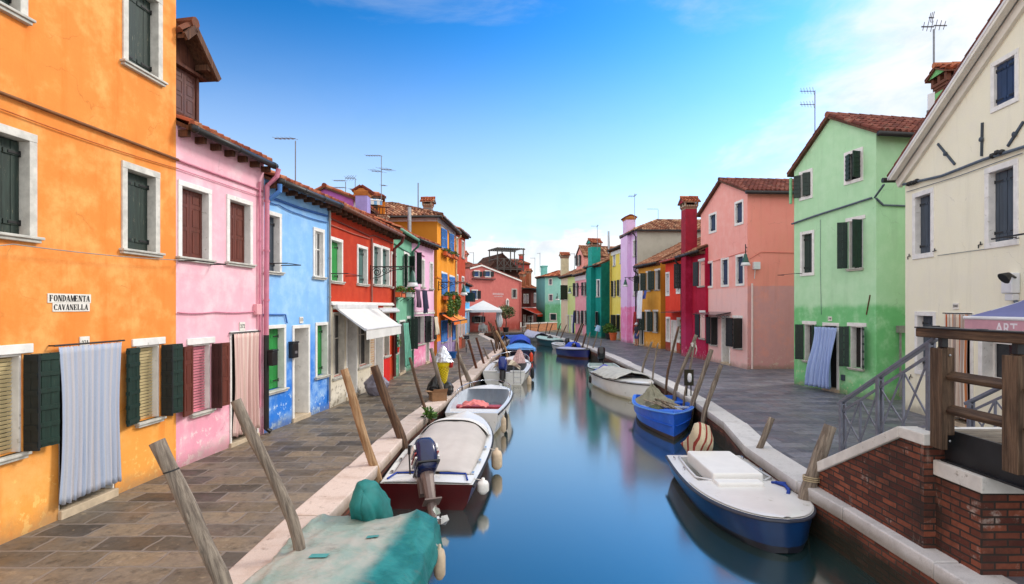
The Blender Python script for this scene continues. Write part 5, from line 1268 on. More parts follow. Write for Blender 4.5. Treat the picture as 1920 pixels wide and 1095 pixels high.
def stair_rail(x):
    sl = (1.30-.27)/(6.57-8.56); zt = lambda y: 1.30+(y-6.57)*sl if y > 6.57 else 1.30
    ht = lambda y: 1.29+.566*(8.12-y)
    m = MB(); m.bar((x, 8.12, ht(8.12)), (x, 6.24, ht(6.24)), .07, .045); ro = rb.b(m, 'stair_railing', RAILM, bevel=.01)
    P = [8.03, 7.22, 6.34]
    m = MB()
    for y in P:
        m = MB(); m.box(x-.042, x-.018, y-.025, y+.025, zt(y)-.02, ht(y)); m.box(x+.018, x+.042, y-.025, y+.025, zt(y)-.02, ht(y)); m.box(x-.018, x+.018, y-.02, y+.02, ht(y)-.05, ht(y)-.03); m.box(x-.018, x+.018, y-.02, y+.02, zt(y)-.02, zt(y)+.01); rb.b(m, 'railing_post', RAILM, ro)
    m = MB()
    for a, b in zip(P, P[1:]):
        mid = (a+b)/2
        m.bar((x, a, zt(a)+.06), (x, b, zt(b)+.06), .02, .03); m.bar((x, a, ht(a)-.14), (x, b, ht(b)-.14), .02, .03)
        m.box(x-.012, x+.012, mid-.012, mid+.012, zt(mid)+.06, ht(mid)-.14)
        for p, q in ((a, mid), (mid, b)):
            m.bar((x-.014, p, zt(p)+.07), (x-.014, q, ht(q)-.16), .012, .022); m.bar((x+.014, p, ht(p)-.16), (x+.014, q, zt(q)+.07), .012, .022)
    rb.b(m, 'railing_cross_bars', RAILM, ro)
stair_rail(4.74); stair_rail(6.58)

# ================================================================== MOORING POLES
def wet(m):                                                           # weed and slime below the tide line
    n = m.node_tree; b = next(x for x in n.nodes if x.type == 'BSDF_PRINCIPLED'); src = b.inputs['Base Color'].links[0].from_socket; L_ = n.links.new
    tc_ = n.nodes.new('ShaderNodeTexCoord'); sp = n.nodes.new('ShaderNodeSeparateXYZ'); L_(tc_.outputs['Object'], sp.inputs[0]); mr = n.nodes.new('ShaderNodeMapRange'); mr.inputs[1].default_value = 1.15; mr.inputs[2].default_value = 1.5; mr.inputs[3].default_value = .85; mr.inputs[4].default_value = 0; L_(sp.outputs[2], mr.inputs[0])
    mx = n.nodes.new('ShaderNodeMix'); mx.data_type = 'RGBA'; L_(mr.outputs[0], mx.inputs[0]); L_(src, mx.inputs[6]); mx.inputs[7].default_value = lin((36, 40, 28)); L_(mx.outputs[2], b.inputs['Base Color']); return m
POLES = [wet(x) for x in [wood('pole_wood_grey', (92, 82, 74), (150, 138, 124)), wood('pole_wood_brown', (66, 50, 40), (116, 90, 70)), wood('pole_wood_light', (132, 98, 66), (186, 156, 122)), wood('pole_rust', (70, 40, 30), (104, 62, 44))]]
def pole(label, top, bot, X, r, mat=0, group=None, bend=.02, knots=3, dY=0., name='mooring_pole', band=False):
    Y = X*FPX/(bot[0]-CX); b = at_depth(bot[0], bot[1], Y); t = at_depth(top[0], top[1], Y+dY)
    d = (t-b); foot = b-d*((b.z-(-1.7))/max(.05, d.z)) if b.z > -1.7 else b
    foot = V((b.x-d.x*.35*(b.z+1.7)/max(d.z, .3), b.y, -1.7))
    rr = random.Random(label); m = MB(); k = 16; pts = []; rs = []
    L = (t-foot).length; px = rr.uniform(0, 6)
    for i in range(k+1):
        f = i/k; p = foot.lerp(b, f*2.2) if False else None
        if f < .4: p = foot.lerp(b, f/.4)
        else: p = b.lerp(t, (f-.4)/.6)
        w = math.sin(f*5+px)*bend+math.sin(f*13+px*2)*bend*.35
        pts.append(p-foot+V((w*.8, w*.5, 0))); rs.append(r*(1.08-.16*f+.05*math.sin(f*17+px)+rr.uniform(-.03, .03)))
    m.tube(pts, rs, 14)
    ax = (t-foot).normalized(); qt = V((0, 0, 1)).rotation_difference(ax); inv = qt.inverted()
    for q_ in range(len(m.v)): m.v[q_] = tuple(inv @ V(m.v[q_]))
    pts = [inv @ p_ for p_ in pts]
    o = m.build(name, POLES[mat], None, foot, smooth=False); o.rotation_mode = 'QUATERNION'; o.rotation_quaternion = qt
    o.data.polygons.foreach_set('use_smooth', [len(p.vertices) == 4 for p in o.data.polygons])
    for kk in range(knots):
        i = rr.randrange(7, k-1); m = MB(); a = rr.uniform(0, 6); c = pts[i]+V((math.cos(a), math.sin(a), 0))*rs[i]*.8
        m.lathe([(0, -.06), (r*.25, -.04), (r*.34, 0), (r*.2, .05), (0, .06)], 7, c); m.build('knot', POLES[mat], o, smooth=True)
    if band:
        i = k-2; m = MB(); q_ = pts[i]; m.tube([q_+V((0, 0, .0)), q_+V((0, 0, .012))], rs[i]*1.06, 14); m.build('wire_band', IRON, o)
    T(o, label, 'mooring pole', group); return o
GL, GR_ = 'mooring poles along the left quay', 'mooring poles along the right quay'
pole('thick pale mooring pole left of the teal boat cover, standing nearest the bridge', (293, 828), (425, 1095), -2.36, .066, 0, GL, .012, band=True)
pole('grey mooring pole with a knot, behind the teal boat cover', (446, 750), (553, 990), -2.33, .060, 0, GL, .02, 4)
pole('light brown peeled mooring pole touching the stern of the canopy boat', (645, 692), (708, 893), -2.28, .072, 2, GL, .018, 4)
pole('thick dark brown mooring pole behind the canopy boat', (702, 686), (755, 828), -2.24, .092, 1, GL, .015)
pole('slender dark mooring pole beside the ice cream cone, on its left', (768, 670), (803, 783), -2.08, .040, 1, GL, .02)
pole('grey mooring pole standing directly in front of the ice cream cone', (808, 653), (837, 757), -1.93, .062, 0, GL, .012)
pole('very thin crooked mooring stick right of the ice cream cone', (857, 642), (868, 735), -1.62, .030, 1, GL, .03, 2)
pole('stout grey leaning mooring pole behind the crooked stick', (858, 664), (890, 738), -1.34, .085, 0, GL, .01)
pole('reddish brown mooring post touching the stern of the striped cover boat', (878, 637), (898, 708), -1.44, .058, 3, GL, .004, 0)
pole('reddish brown mooring post behind the striped cover boat', (893, 633), (909, 688), -1.28, .055, 3, GL, .004, 0)
pole('short stubby grey mooring post left of the light blue boat', (906, 651), (916, 673), -1.2, .05, 0, GL, .01, 0)
pole('thin bent brown mooring pole left of the light blue boat', (920, 637), (930, 668), -.92, .045, 1, GL, .02, 0)
pole('pale yellow timber mooring pole leaning over the light blue boat', (930, 620), (949, 657), -.34, .07, 2, GL, .006, 0)
for a, b, X in (((916, 603), (929, 640), -1.0), ((920, 606), (932, 643), -.95), ((925, 611), (936, 647), -.8), ((929, 600), (939, 642), -.72), ((934, 614), (942, 650), -.6), ((943, 622), (953, 652), -.25)):
    pole('brown mooring pole in the dense cluster beside the light blue boat', a, b, X, .05, 1, GL, .015, 0)
rp = pole('very thick split mooring pole tied with rope at the foot of the bridge wall', (1557, 798), (1511, 928), 4.40, .098, 0, GR_, .008, 3)
pole('short grey mooring pole behind the white decked dinghy', (1448, 783), (1413, 866), 4.58, .06, 0, GR_, .008)
pole('tall grey mooring pole right of the blue boat bow', (1352, 684), (1321, 772), 5.0, .062, 0, GR_, .012)
pole('tall grey mooring pole behind the blue boat', (1335, 655), (1298, 754), 5.08, .07, 0, GR_, .015)
pole('long crooked mooring pole wound with white rope between the blue and white boats', (1305, 628), (1267, 730), 5.25, .06, 0, GR_, .04)
mp = pole('thin mooring pole carrying a small wooden board with a white lamp', (1303, 640), (1284, 742), 5.22, .035, 0, GR_, .01, 0)
pole('thin tapered mooring pole before the red orange house', (1273, 612), (1251, 700), 5.3, .042, 1, GR_, .012, 0)
pole('short mooring pole behind the white boat bow, the thicker of two', (1222, 641), (1206, 685), 5.33, .045, 0, GR_, .008, 0)
pole('short mooring pole behind the white boat bow, the thinner of two', (1234, 644), (1225, 691), 5.31, .032, 0, GR_, .008, 0)
bp = pole('thin mooring pole with a pale blue bucket upturned on its top', (1122, 618), (1111, 655), 5.22, .04, 0, GR_, .008, 0)
for a, b, X in (((1128, 637), (1122, 674), 5.15), ((1106.7, 623), (1100, 655), 4.85)): pole('thin grey mooring pole beside the dark blue flat boat', a, b, X, .035, 0, GR_, .008, 0)
for a, b, X in (((1091, 606), (1075, 646), 4.6), ((1094, 607), (1079, 646), 4.65), ((1099, 625), (1091, 655), 4.8)): pole('dark mooring pole of the leaning group behind the small inflatable', a, b, X, .06, 1, GR_, .008, 0)
for a, b, X in (((1062.5, 609), (1050, 637), 4.1), ((1051.7, 606), (1041.5, 634), 3.95), ((1036, 607), (1028, 629), 3.55), ((1027.5, 604), (1021.7, 629), 3.2), ((1013, 605), (1006.5, 624), 2.6)):
    pole('distant thin mooring pole near the low brick parapet', a, b, X, .045, 1, GR_, .008, 0)
# rope round the thick pole
ROPE = paint('hemp_rope', (176, 160, 130), .9, .2, 30); ROPEW = paint('white_rope', (214, 210, 204), .9, .1, 30)
c = at_depth(1521, 900, 4.40*FPX/(1511-CX)); m = MB()
for j in range(3): m.tube([(.112*math.cos(t*.5), .112*math.sin(t*.5), j*.028+.006*math.sin(t)) for t in range(14)], .010, 6)
m.tube([(.1, 0, .04), (.2, .05, .07), (.34, .16, .10)], .009, 6)
T(m.build('mooring_rope', ROPE, None, c, smooth=True), 'rope wound around the thick split pole by the bridge', 'rope')
c = at_depth(1300, 650, 5.25*FPX/(1267-CX)); m = MB()
for j in range(4): m.tube([(.07*math.cos(t*.5), .07*math.sin(t*.5), j*.035+.012*math.sin(t)) for t in range(14)], .016, 6)
m.tube([(.06, 0, .1), (.1, -.02, -.05), (.07, 0, -.25)], .014, 6)
T(m.build('mooring_rope', ROPEW, None, c, smooth=True), 'white rope wound around the top of the crooked pole', 'rope')
Y = 5.22*FPX/(1284-CX); c = at_depth(1292, 708, Y-.06)
root = T(empty('board_lamp', c), 'small wooden board with a white bulkhead lamp fixed to a thin pole', 'lamp')
m = MB(); m.box(-.14, .14, 0, .03, -.24, .24); m.build('board', POLES[1], root); m = MB(); m.lathe([(0, -.14), (.05, -.12), (.065, -.05), (.065, .05), (.05, .12), (0, .14)], 12, (.01, -.02, 0)); m.build('lamp', paint('box_white', (216, 218, 222)), root, smooth=True)
m = MB(); m.tube([(-.05, .015, -.24), (-.09, .015, -1.0)], .016, 6); m.tube([(.06, .015, -.24), (.07, .015, -1.2)], .018, 6); m.build('strut', POLES[1], root)
c = at_depth(1121.7, 614, 5.22*FPX/(1111-CX)); m = MB(); m.lathe([(.13, 0), (.17, -.34), (.185, -.34), (.185, -.36), (.155, -.36), (.115, -.015)], 14, (0, 0, .12)); m.lathe([(0, 0), (.135, 0), (.135, .01), (0, .012)], 14, (0, 0, .12))
b_ = m.build('bucket', paint('pale_blue_plastic', (150, 190, 226), .4, .1), None, c, smooth=False); b_.rotation_euler = (.1, .25, 0); T(b_, 'pale blue plastic bucket upturned on a thin pole', 'bucket')
# ================================================================== BOATS
GEL = paint('white_gelcoat', (222, 222, 220), .25, .06, 2, wear=(196, 194, 186)); GELIN = paint('boat_inside_white', (206, 208, 212), .4, .1, 3)
RUB = paint('black_rubber', (24, 24, 28), .6, .2, 10); FEND = paint('cream_fender', (206, 186, 160), .5, .2, 8); CHROME = paint('stainless', (190, 192, 196), .2, .1, 10, metal=.9)
OBK = paint('outboard_black', (20, 20, 24), .3, .2, 4); OBB = paint('outboard_blue', (22, 44, 116), .25, .15, 4); OBG = paint('outboard_grey', (120, 104, 100), .4, .2, 4)
BLUEROPE = paint('blue_rope', (24, 60, 150), .8, .2, 20)
import bmesh
def weld(o, ang=.6):
    bm = bmesh.new(); bm.from_mesh(o.data); bmesh.ops.remove_doubles(bm, verts=bm.verts, dist=2e-4)
    for f in bm.faces: f.smooth = True
    for e in bm.edges: e.smooth = not (len(e.link_faces) == 2 and e.calc_face_angle(0) > ang)
    bmesh.ops.recalc_face_normals(bm, faces=bm.faces); bm.to_mesh(o.data); bm.free()
class Boat:
    def __init__(s, label, stern, bow, B, fb, fbb, cat='boat', name='motor_boat', st=.8, tm=.45, p=2.2, q=.75, hullm=None, boot=None, inner=None, railm=None, floor=.06, rim=.07, group='boats moored in the canal', draft=.22, rail=True, bowrise=.25, vee=.4):
        a, b = V((stern[0], stern[1], WL)), V((bow[0], bow[1], WL)); d = b-a; s.L = d.length
        s.root = T(empty(name, (a+b)/2, math.atan2(d.y, d.x)), label, cat, group)
        s.B, s.fb, s.fbb, s.st, s.tm, s.p, s.q = B, fb, fbb, st, tm, p, q
        n = 34; s.ts = [math.sin(PI/2*(i/n)) if i > 0 else 0. for i in range(n+1)]
        s.ts = [.5*(i/n)+.5*math.sin(PI/2*i/n) for i in range(n+1)]
        wf = [0, .5, .78, .88, .95, 1.0]
        def sec(t, sg):
            w = s.hb(t); zg = s.zg(t); zk = -draft+(bowrise*max(0, (t-.72)/.28)**2)*(draft+.25)
            hs = [zk, zk+.03, -.02+.4*max(0, zk), .10, .10+(zg-.10)*.55, zg]
            nar = 1-vee*max(0, (t-.6)/.4)
            return [(s.x(t), sg*w*f*(nar+(1-nar)*f), max(z, zk)) for f, z in zip(wf, hs)]
        m = MB()
        for sg in (1, -1):
            rows = [sec(t, sg) for t in s.ts]; k = 6
            vs = [p for r in rows for p in r]
            for i in range(n):
                for j in range(k-1):
                    f = [i*k+j, (i+1)*k+j, (i+1)*k+j+1, i*k+j+1]
                    m.add([vs[q] for q in (f if sg < 0 else f[::-1])], [(0, 1, 2, 3)], 1 if j < 3 else 0)
        tr = sec(0, -1)+sec(0, 1)[::-1][:-1]
        m.add(tr, [tuple(range(len(tr)))])
        hullm = hullm or GEL
        s.hull = m.build('hull', [hullm, boot or hullm], s.root); weld(s.hull)
        # rim + inside
        m = MB(); ri = rim
        def inn(t): return max(.004, s.hb(t)-ri), max(s.x(0)+ri, min(s.x(t), s.x(1)-ri))
        for sg in (1, -1):
            for t0, t1 in zip(s.ts, s.ts[1:]):
                (w0, x0), (w1, x1) = inn(t0), inn(t1); a0, a1 = s.hb(t0), s.hb(t1); z0, z1 = s.zg(t0), s.zg(t1)
                F = [[(s.x(t0), sg*a0, z0), (s.x(t1), sg*a1, z1), (x1, sg*w1, z1+.006), (x0, sg*w0, z0+.006)],
                     [(x0, sg*w0, z0+.006), (x1, sg*w1, z1+.006), (x1, sg*w1*.93, floor), (x0, sg*w0*.93, floor)],
                     [(x0, sg*w0*.93, floor), (x1, sg*w1*.93, floor), (x1, 0, floor-.01), (x0, 0, floor-.01)]]
                for f in F: m.add(f if sg > 0 else f[::-1], [(0, 1, 2, 3)])
        w0, x0 = inn(0)
        m.add([(x0, w0, s.zg(0)), (x0, -w0, s.zg(0)), (x0, -w0*.93, floor), (x0, w0*.93, floor)], [(0, 1, 2, 3)])
        m.add([(s.x(0), s.hb(0), s.zg(0)), (s.x(0), -s.hb(0), s.zg(0)), (x0, -w0, s.zg(0)+.006), (x0, w0, s.zg(0)+.006)], [(0, 1, 2, 3)])
        s.part(m, 'inside', inner or GELIN); s.rim = rim
        if rail:
            P = [(s.x(t), s.hb(t)+.012, s.zg(t)-.03) for t in s.ts]+[(s.x(t), -s.hb(t)-.012, s.zg(t)-.03) for t in s.ts[::-1]]
            P = [p for i, p in enumerate(P) if i == 0 or (V(p)-V(P[i-1])).length > .004]
            m = MB(); m.tube(P, .022, 6); s.part(m, 'rub_rail', railm or RUB)
    def x(s, t): return -s.L/2+s.L*t
    def hb(s, t):
        if t <= s.tm: return s.B/2*(s.st+(1-s.st)*math.sin(PI/2*t/s.tm))
        return s.B/2*max(0, 1-((t-s.tm)/(1-s.tm))**s.p)**s.q
    def zg(s, t): return s.fb+(s.fbb-s.fb)*t**2
    def part(s, mb, name, mats, parent=None, **k): return mb.build(name, mats, parent or s.root, **k)
    def deck(s, t0, t1, mat, crown=.03, dz=.0, name='deck', inset=.03):
        m = MB(); n = 20
        def fn(a, b):
            t = t0+(t1-t0)*a; v = b*2-1; w = max(.002, s.hb(t)-inset)
            return (min(s.x(t), s.x(1)-inset), w*v, s.zg(t)+.008+dz+crown*(1-v*v))
        m.grid(fn, n, 12); return s.part(m, name, mat, smooth=True)
    def thwart(s, t, w, z, mat, h=.04, name='thwart'):
        m = MB(); b = s.hb(t)-s.rim*.8; m.box(s.x(t)-w/2, s.x(t)+w/2, -b, b, z-h, z); return s.part(m, name, mat, bevel=.01)
    def tarp(s, t0, t1, mat, arch=.2, drop=.14, wr=.02, over=.05, name='tarpaulin', seed=0, endfall=.0, peak=None, sag=0.):
        m = MB(); ph = seed*7.3
        def fn(a, b):
            t = t0+(t1-t0)*a; v = (b*2-1)*1.22; tt = min(max(t, 0), 1)
            w = s.hb(tt)+.03; x = s.x(t); e = min(1, min(a, 1-a)*7)**.6
            ar = (peak(a) if peak else arch)*(1-endfall*(1-e))
            if abs(v) <= 1:
                y, z = w*v, s.zg(tt)+.02+ar*(1-abs(v)**2.4)
                z += -sag*math.sin(PI*a)*math.sin(PI*(v+1)/2)
            else:
                f = (abs(v)-1)/.22; y = math.copysign(w+over*.4*f, v); z = s.zg(tt)+.02-drop*f*(.8+.35*mn.noise(V((a*9+ph, v*2, 0))))
            nz = mn.noise(V((x*1.6+ph, y*2.2, 1.3)))+.6*mn.noise(V((x*4+ph, y*5.5+a*3, 4.1)))+.35*mn.noise(V((x*9+ph, y*8, 2.2)))
            return (x+.02*mn.noise(V((y*5, ph, 0))), y, z+wr*nz)
        m.grid(fn, 60, 44, uv=lambda a, b: (a*(t1-t0)*s.L, b*s.B)); return s.part(m, name, mat, smooth=True, solid=.008)
    def fender(s, t, sg, z=None, mat=None, r=.075, l=.36):
        m = MB(); z = s.zg(t)-.28 if z is None else z; y = sg*(s.hb(t)+r+.03)
        m.lathe([(0, 0), (r*.5, .01), (r*.95, .06), (r, l*.3), (r, l*.75), (r*.8, l*.92), (r*.3, l), (r*.25, l+.04), (0, l+.04)], 12, (s.x(t), y, z-l/2))
        m.tube([(s.x(t), y, z+l/2), (s.x(t), sg*(s.hb(t)-.02), s.zg(t)+.02)], .008, 5, 1); s.part(m, 'fender', [mat or FEND, ROPEW], smooth=True)
    def outboard(s, y=0., tilt=35, sc_=1., z=None, top=None, body=None, x=None, yaw=0., prop=True):
        """outboard engine on the stern: swivel bracket, mid section, leg, cowl and propeller"""
        px = s.x(0)-.06 if x is None else x; pz = s.zg(0)-.02 if z is None else z
        M = Matrix.Translation((px, y, pz)) @ Matrix.Rotation(yaw, 4, 'Z') @ Matrix.Rotation(math.radians(tilt), 4, 'Y') @ Matrix.Scale(sc_, 4)
        body = body or OBK; m = MB()
        m.box(-.06, .08, -.11, .11, -.22, .06, 0, M)
        m.tube([(-.16, 0, .05), (-.17, 0, -.35), (-.18, 0, -.75)], [.10, .075, .055], 10, 0, True, M)
        m.box(-.34, -.10, -.12, .12, -.42, -.40, 0, M)
        m.tube([(-.02, 0, -.70), (-.10, 0, -.72), (-.30, 0, -.72), (-.38, 0, -.71)], [.02, .06, .065, .03], 10, 0, True, M)
        m.add([(x_, y_, z_) for x_, z_ in ((-.10, -.76), (-.28, -.76), (-.24, -.95), (-.16, -.92)) for y_ in (-.012, .012)], [(0, 2, 4, 6), (1, 7, 5, 3), (0, 1, 3, 2), (2, 3, 5, 4), (4, 5, 7, 6), (6, 7, 1, 0)], 0, None, M)
        m.tube([(.05, .06, .12), (.35, .08, .2), (.62, .08, .34)], [.03, .022, .024], 8, 0, True, M)
        o = s.part(m, 'outboard_motor', body)
        m = MB(); secs = [(.03, .30, .20), (.10, .36, .25), (.28, .40, .27), (.42, .38, .255), (.50, .30, .20), (.53, .18, .12)]
        vs = []; nn = 20
        for z_, lx, ly in secs:
            for j in range(nn):
                a = 2*PI*j/nn; ca, sa = math.cos(a), math.sin(a); e = .55
                vs.append((-.17+lx*.62*math.copysign(abs(ca)**e, ca)-.03*z_, ly*.62*math.copysign(abs(sa)**e, sa), z_))
        fs = [(i*nn+j, i*nn+(j+1) % nn, (i+1)*nn+(j+1) % nn, (i+1)*nn+j) for i in range(len(secs)-1) for j in range(nn)]+[tuple(range(nn-1, -1, -1)), tuple((len(secs)-1)*nn+j for j in range(nn))]
        m.add(vs, fs, 0, None, M); m.mi = None
        cw = s.part(m, 'cowl', top or OBB, o, smooth=False, bevel=.01)
        cw.data.polygons.foreach_set('use_smooth', [True]*len(cw.data.polygons))
        if prop:
            m = MB()
            for k in range(3):
                a = 2*PI*k/3; R3 = M @ Matrix.Translation((-.40, 0, -.715)) @ Matrix.Rotation(a, 4, 'X')
                m.add([(0, -.02, .03), (-.05, .03, .03), (-.07, .07, .1), (-.04, .03, .15), (0, -.04, .13), (.01, -.05, .07)], [(0, 1, 2, 3, 4, 5)], 0, None, R3)
            m.tube([(-.34, 0, -.715), (-.44, 0, -.715)], [.035, .02], 8, 0, True, M); s.part(m, 'propeller', CHROME, o, solid=.008)
        return o, M

def cover_cloth(s, o, M, mat, name, seed=0, long=.42, sc2=1., stripe=False):
    """a cloth thrown over an outboard cowl: flat boxy top, pleats that deepen towards a ragged hem"""
    m = MB(); nn = 56; prof = [(.004, .60), (.08, .592), (.17, .572), (.222, .52), (.235, .42), (.245, .28), (.26, .12), (.275, -.02), (.295, -.16), (.31, -long)]
    vs = []; us = []
    for i, (r, z) in enumerate(prof):
        f = i/(len(prof)-1)
        for j in range(nn+1):
            a = 2*PI*j/nn; ca, sa = math.cos(a), math.sin(a); e = .62
            pl = (1-abs(math.sin(a*2.5+seed+.9*f+.5*math.sin(a*2))))**1.6*1.2-.45
            k = 1+.34*max(0, f-.22)*pl+.16*mn.noise(V((ca*1.6, sa*1.6, z*2.2+seed)))+.05*mn.noise(V((ca*4, sa*4, z*6)))
            yy = r*k*math.copysign(abs(sa)**e, sa)*.82
            vs.append((-.17+r*k*math.copysign(abs(ca)**e, ca)*1.15, yy, z+(.09*math.sin(a*2+seed)+.06*pl)*f**2-(.55*max(-.05, yy)+.25*max(0, -yy))*(1-.4*f))); us.append((vs[-1][1]+.25*vs[-1][0]+.04*math.sin(z*6), z))
    fs = [(i*(nn+1)+j, i*(nn+1)+j+1, (i+1)*(nn+1)+j+1, (i+1)*(nn+1)+j) for i in range(len(prof)-1) for j in range(nn)]
    m.add([tuple(V(v)*sc2) for v in vs], fs, 0, us, M); return s.part(m, name, mat, o, smooth=True, solid=.006)

n = N('teal_tarpaulin')                                             # faded along its crown, still deep teal along the canal side
sx = n.n('ShaderNodeSeparateXYZ'); n.l(n.tc.outputs['Object'], sx.inputs[0])
f = n.ramp(n.math('ADD', n.math('ADD', sx.outputs[1], n.math('MULTIPLY', sx.outputs[0], .10)), n.math('MULTIPLY', n.noise(1.1, 5, .6), .35)), .30, .52)
c = n.mix(f, n.mix(n.ramp(n.noise(1.6, 6, .65), .4, .62), lin((136, 156, 148)), lin((166, 166, 158))), n.mix(n.ramp(n.noise(3, 5, .6), .4, .6), lin((14, 104, 106)), lin((36, 124, 124))))
c = n.mix(n.math('MULTIPLY', n.ramp(n.noise(2.7, 6, .7, stretch=(1, .6, 1)), .56, .70), .55), c, lin((104, 96, 88)))
n.col(c); n.set(.6, 0, .3); TEALT = n.m
rg = n.math('ABSOLUTE', n.math('SUBTRACT', n.noise(2.1, 5, .6, stretch=(1.6, .8, 1)), .5)); n.bump(n.math('ADD', n.math('MULTIPLY', n.ramp(rg, .0, .10, 1, 0), 1.), n.math('MULTIPLY', n.noise(9, 5, .6), .4)), .30, .03)
TEALC = paint('teal_cloth', (14, 112, 110), .7, .2, 6); STRIPED = stripes('red_cream_stripe', [(196, 184, 156), (196, 184, 156), (140, 52, 42)], .042); STRIPEB = stripes('brown_beige_stripe', [(196, 184, 164), (110, 92, 80), (150, 134, 116)], .14)
# 1 teal covered boat
b = Boat('boat under a faded teal tarpaulin at the foot of the left quay', (-1.70, 7.05), (-1.98, 1.9), 1.62, .58, .66, st=.92, tm=.4, hullm=paint('navy_hull', (26, 40, 66), .35, .2, 3))
m = MB()
def tf(a, v_):                                                       # sheet pulled over the gunwales: a hump over the canal-side gunwale at the stern, a sag behind it, creases running out to the ties
    t = a*.98; v = (v_*2-1)*1.30; w = b.hb(min(t, 1))+.03; x = b.x(t)-.04; s_ = math.exp(-((a-.03)/.10)**2)
    base = b.zg(t)+.05+.16*(1-abs(min(1, abs(v)))**2.2)*(1-.55*math.exp(-((v-.0)/.45)**2)*math.exp(-(a/.14)**2))+.10*s_*math.exp(-((v-.80)/.26)**2)+.03*s_*math.exp(-((v+.85)/.25)**2)
    rid = (1-abs(mn.noise(V((x*1.5+v*.9, v*2.6-x*.9, 3.1)))))**5*.05+(1-abs(mn.noise(V((x*2.6-v*1.6, v*2.2+x*1.7, 7.7)))))**6*.035*max(0, abs(v)-.2)
    rid *= .35+.65*min(1, max(0, abs(v)-.45)*2.2); low = .016*mn.noise(V((x*.8, v*1.1, 1.3)))
    if abs(v) <= 1: y, z = w*v, base
    else:
        f = (abs(v)-1)/.30; y = math.copysign(w+.05*f+.02*math.sin(x*9+1), v); z = base-.30*f*(.86+.14*math.sin(x*7+.6))
    if a < .015: z -= .10
    return (x, y, z+rid+low)
m.grid(tf, 90, 70); tp = b.part(m, 'tarpaulin', TEALT, smooth=True, solid=.008)
for a0, v0, da, dv, k_ in ((.26, .36, .018, .09, .03), (.16, .56, .016, .06, -.05)):                 # sewn-on repair patches
    m = MB(); m.grid(lambda a, v, a0=a0, v0=v0, da=da, dv=dv, k_=k_: tuple(V(tf(a0+da*a+k_*.1*v, v0+dv*v))+V((0, 0, .014))), 6, 8); b.part(m, 'patch', paint('patch_cloth', (70, 146, 146), .7, .15, 8), tp, smooth=True)
m = MB()
o, M = b.outboard(-.12, 42, .84, z=.60, top=GEL)
cover_cloth(b, o, M, TEALC, 'motor_cover', 2, .30)
b.fender(.07, 1, .30, r=.07, l=.38); b.fender(.25, 1, .28, r=.07, l=.38)
# 2 canopy boat
REDF = paint('red_flash', (150, 40, 40), .4, .1)
DKR = paint('dark_red_hull', (70, 9, 15), .3, .2, 3)
b = Boat('white boat with a pale canvas cockpit cover and dark red hull sides', (-1.42, 9.25), (-1.15, 14.35), 1.72, .42, .62, st=.90, tm=.42, p=2.4, q=.62, hullm=DKR, railm=RUB, rim=.16, inner=GEL)
b.deck(.0, .085, GEL, .01, .02, 'stern_deck'); b.deck(.62, 1, GEL, .05, .03, 'fore_deck')
CANV = paint('grey_canvas', (186, 180, 176), .85, .08, 2); WCAN = paint('white_canvas', (218, 218, 216), .7, .06, 2)
m = MB()
def cf(a, v):
    t = .085+.50*a; y = (v*2-1)*(b.hb(t)-.13); return (b.x(t), y, b.zg(t)+.04+(.05+.27*a)*(1-(v*2-1)**4)+.010*mn.noise(V((a*5, v*9, 1))))
m.grid(cf, 26, 26); b.part(m, 'cockpit_cover', CANV, smooth=True, solid=.008)
m = MB()
def cf2(a, v):
    t = .585+.20*a; y = (v*2-1)*(b.hb(t)-.06-.05*a); return (b.x(t), y, b.zg(t)+.045+(.335*(1-a**1.8)+.02)*(1-abs(v*2-1)**3.2))
m.grid(cf2, 16, 26); b.part(m, 'spray_hood', WCAN, smooth=True, solid=.01)
o, M = b.outboard(.0, 40, 1.12, z=.50, top=paint('outboard_navy', (20, 32, 74), .22, .2, 4), body=OBG, yaw=.42)
for k, (x0, x1, z, hh_) in enumerate(((-.36, -.02, .33, .07), (-.37, .0, .255, .018), (-.36, .0, .19, .022))):                       # pale and red flashes on both flanks of the cowl
    for y0 in (.150, -.178): m = MB(); m.box(x0, x1, y0, y0+.028, z, z+hh_, 0, M); b.part(m, 'flash', GEL if k != 1 else REDF, o)
m = MB(); m.box(-.425, .09, -.160, .160, .095, .118, 0, M); b.part(m, 'cowl_seam', OBK, o)
m = MB(); m.tube([(.05, .35, .05), (.02, .36, .40)], .014, 8); m.tube([(.02, .36, .40), (.02, .36, .55)], .026, 8); m.v = [(x+b.x(.06), y, z+b.zg(0)) for x, y, z in m.v]; b.part(m, 'tiller_grip', RUB)
b.fender(.04, 1, .12, GEL, .10, .26); b.fender(.42, -1, .25, FEND, .11, .40); b.fender(.05, -1, .3, GEL, .10, .24)
for sg in (1, -1):
    for t in (.1, .25, .42): m = MB(); m.box(b.x(t)-.06, b.x(t)+.06, sg*(b.hb(t)-.09)-.02, sg*(b.hb(t)-.09)+.02, b.zg(t)+.02, b.zg(t)+.055); b.part(m, 'cleat', CHROME)
    m = MB(); m.tube([(b.x(.085), sg*.15, b.zg(0)+.06), (b.x(.085), sg*(b.hb(.085)-.2), b.zg(0)+.055), (b.x(.02), sg*(b.hb(0)-.1), b.zg(0)+.05)], .016, 6)
    b.part(m, 'tie_rope', BLUEROPE)
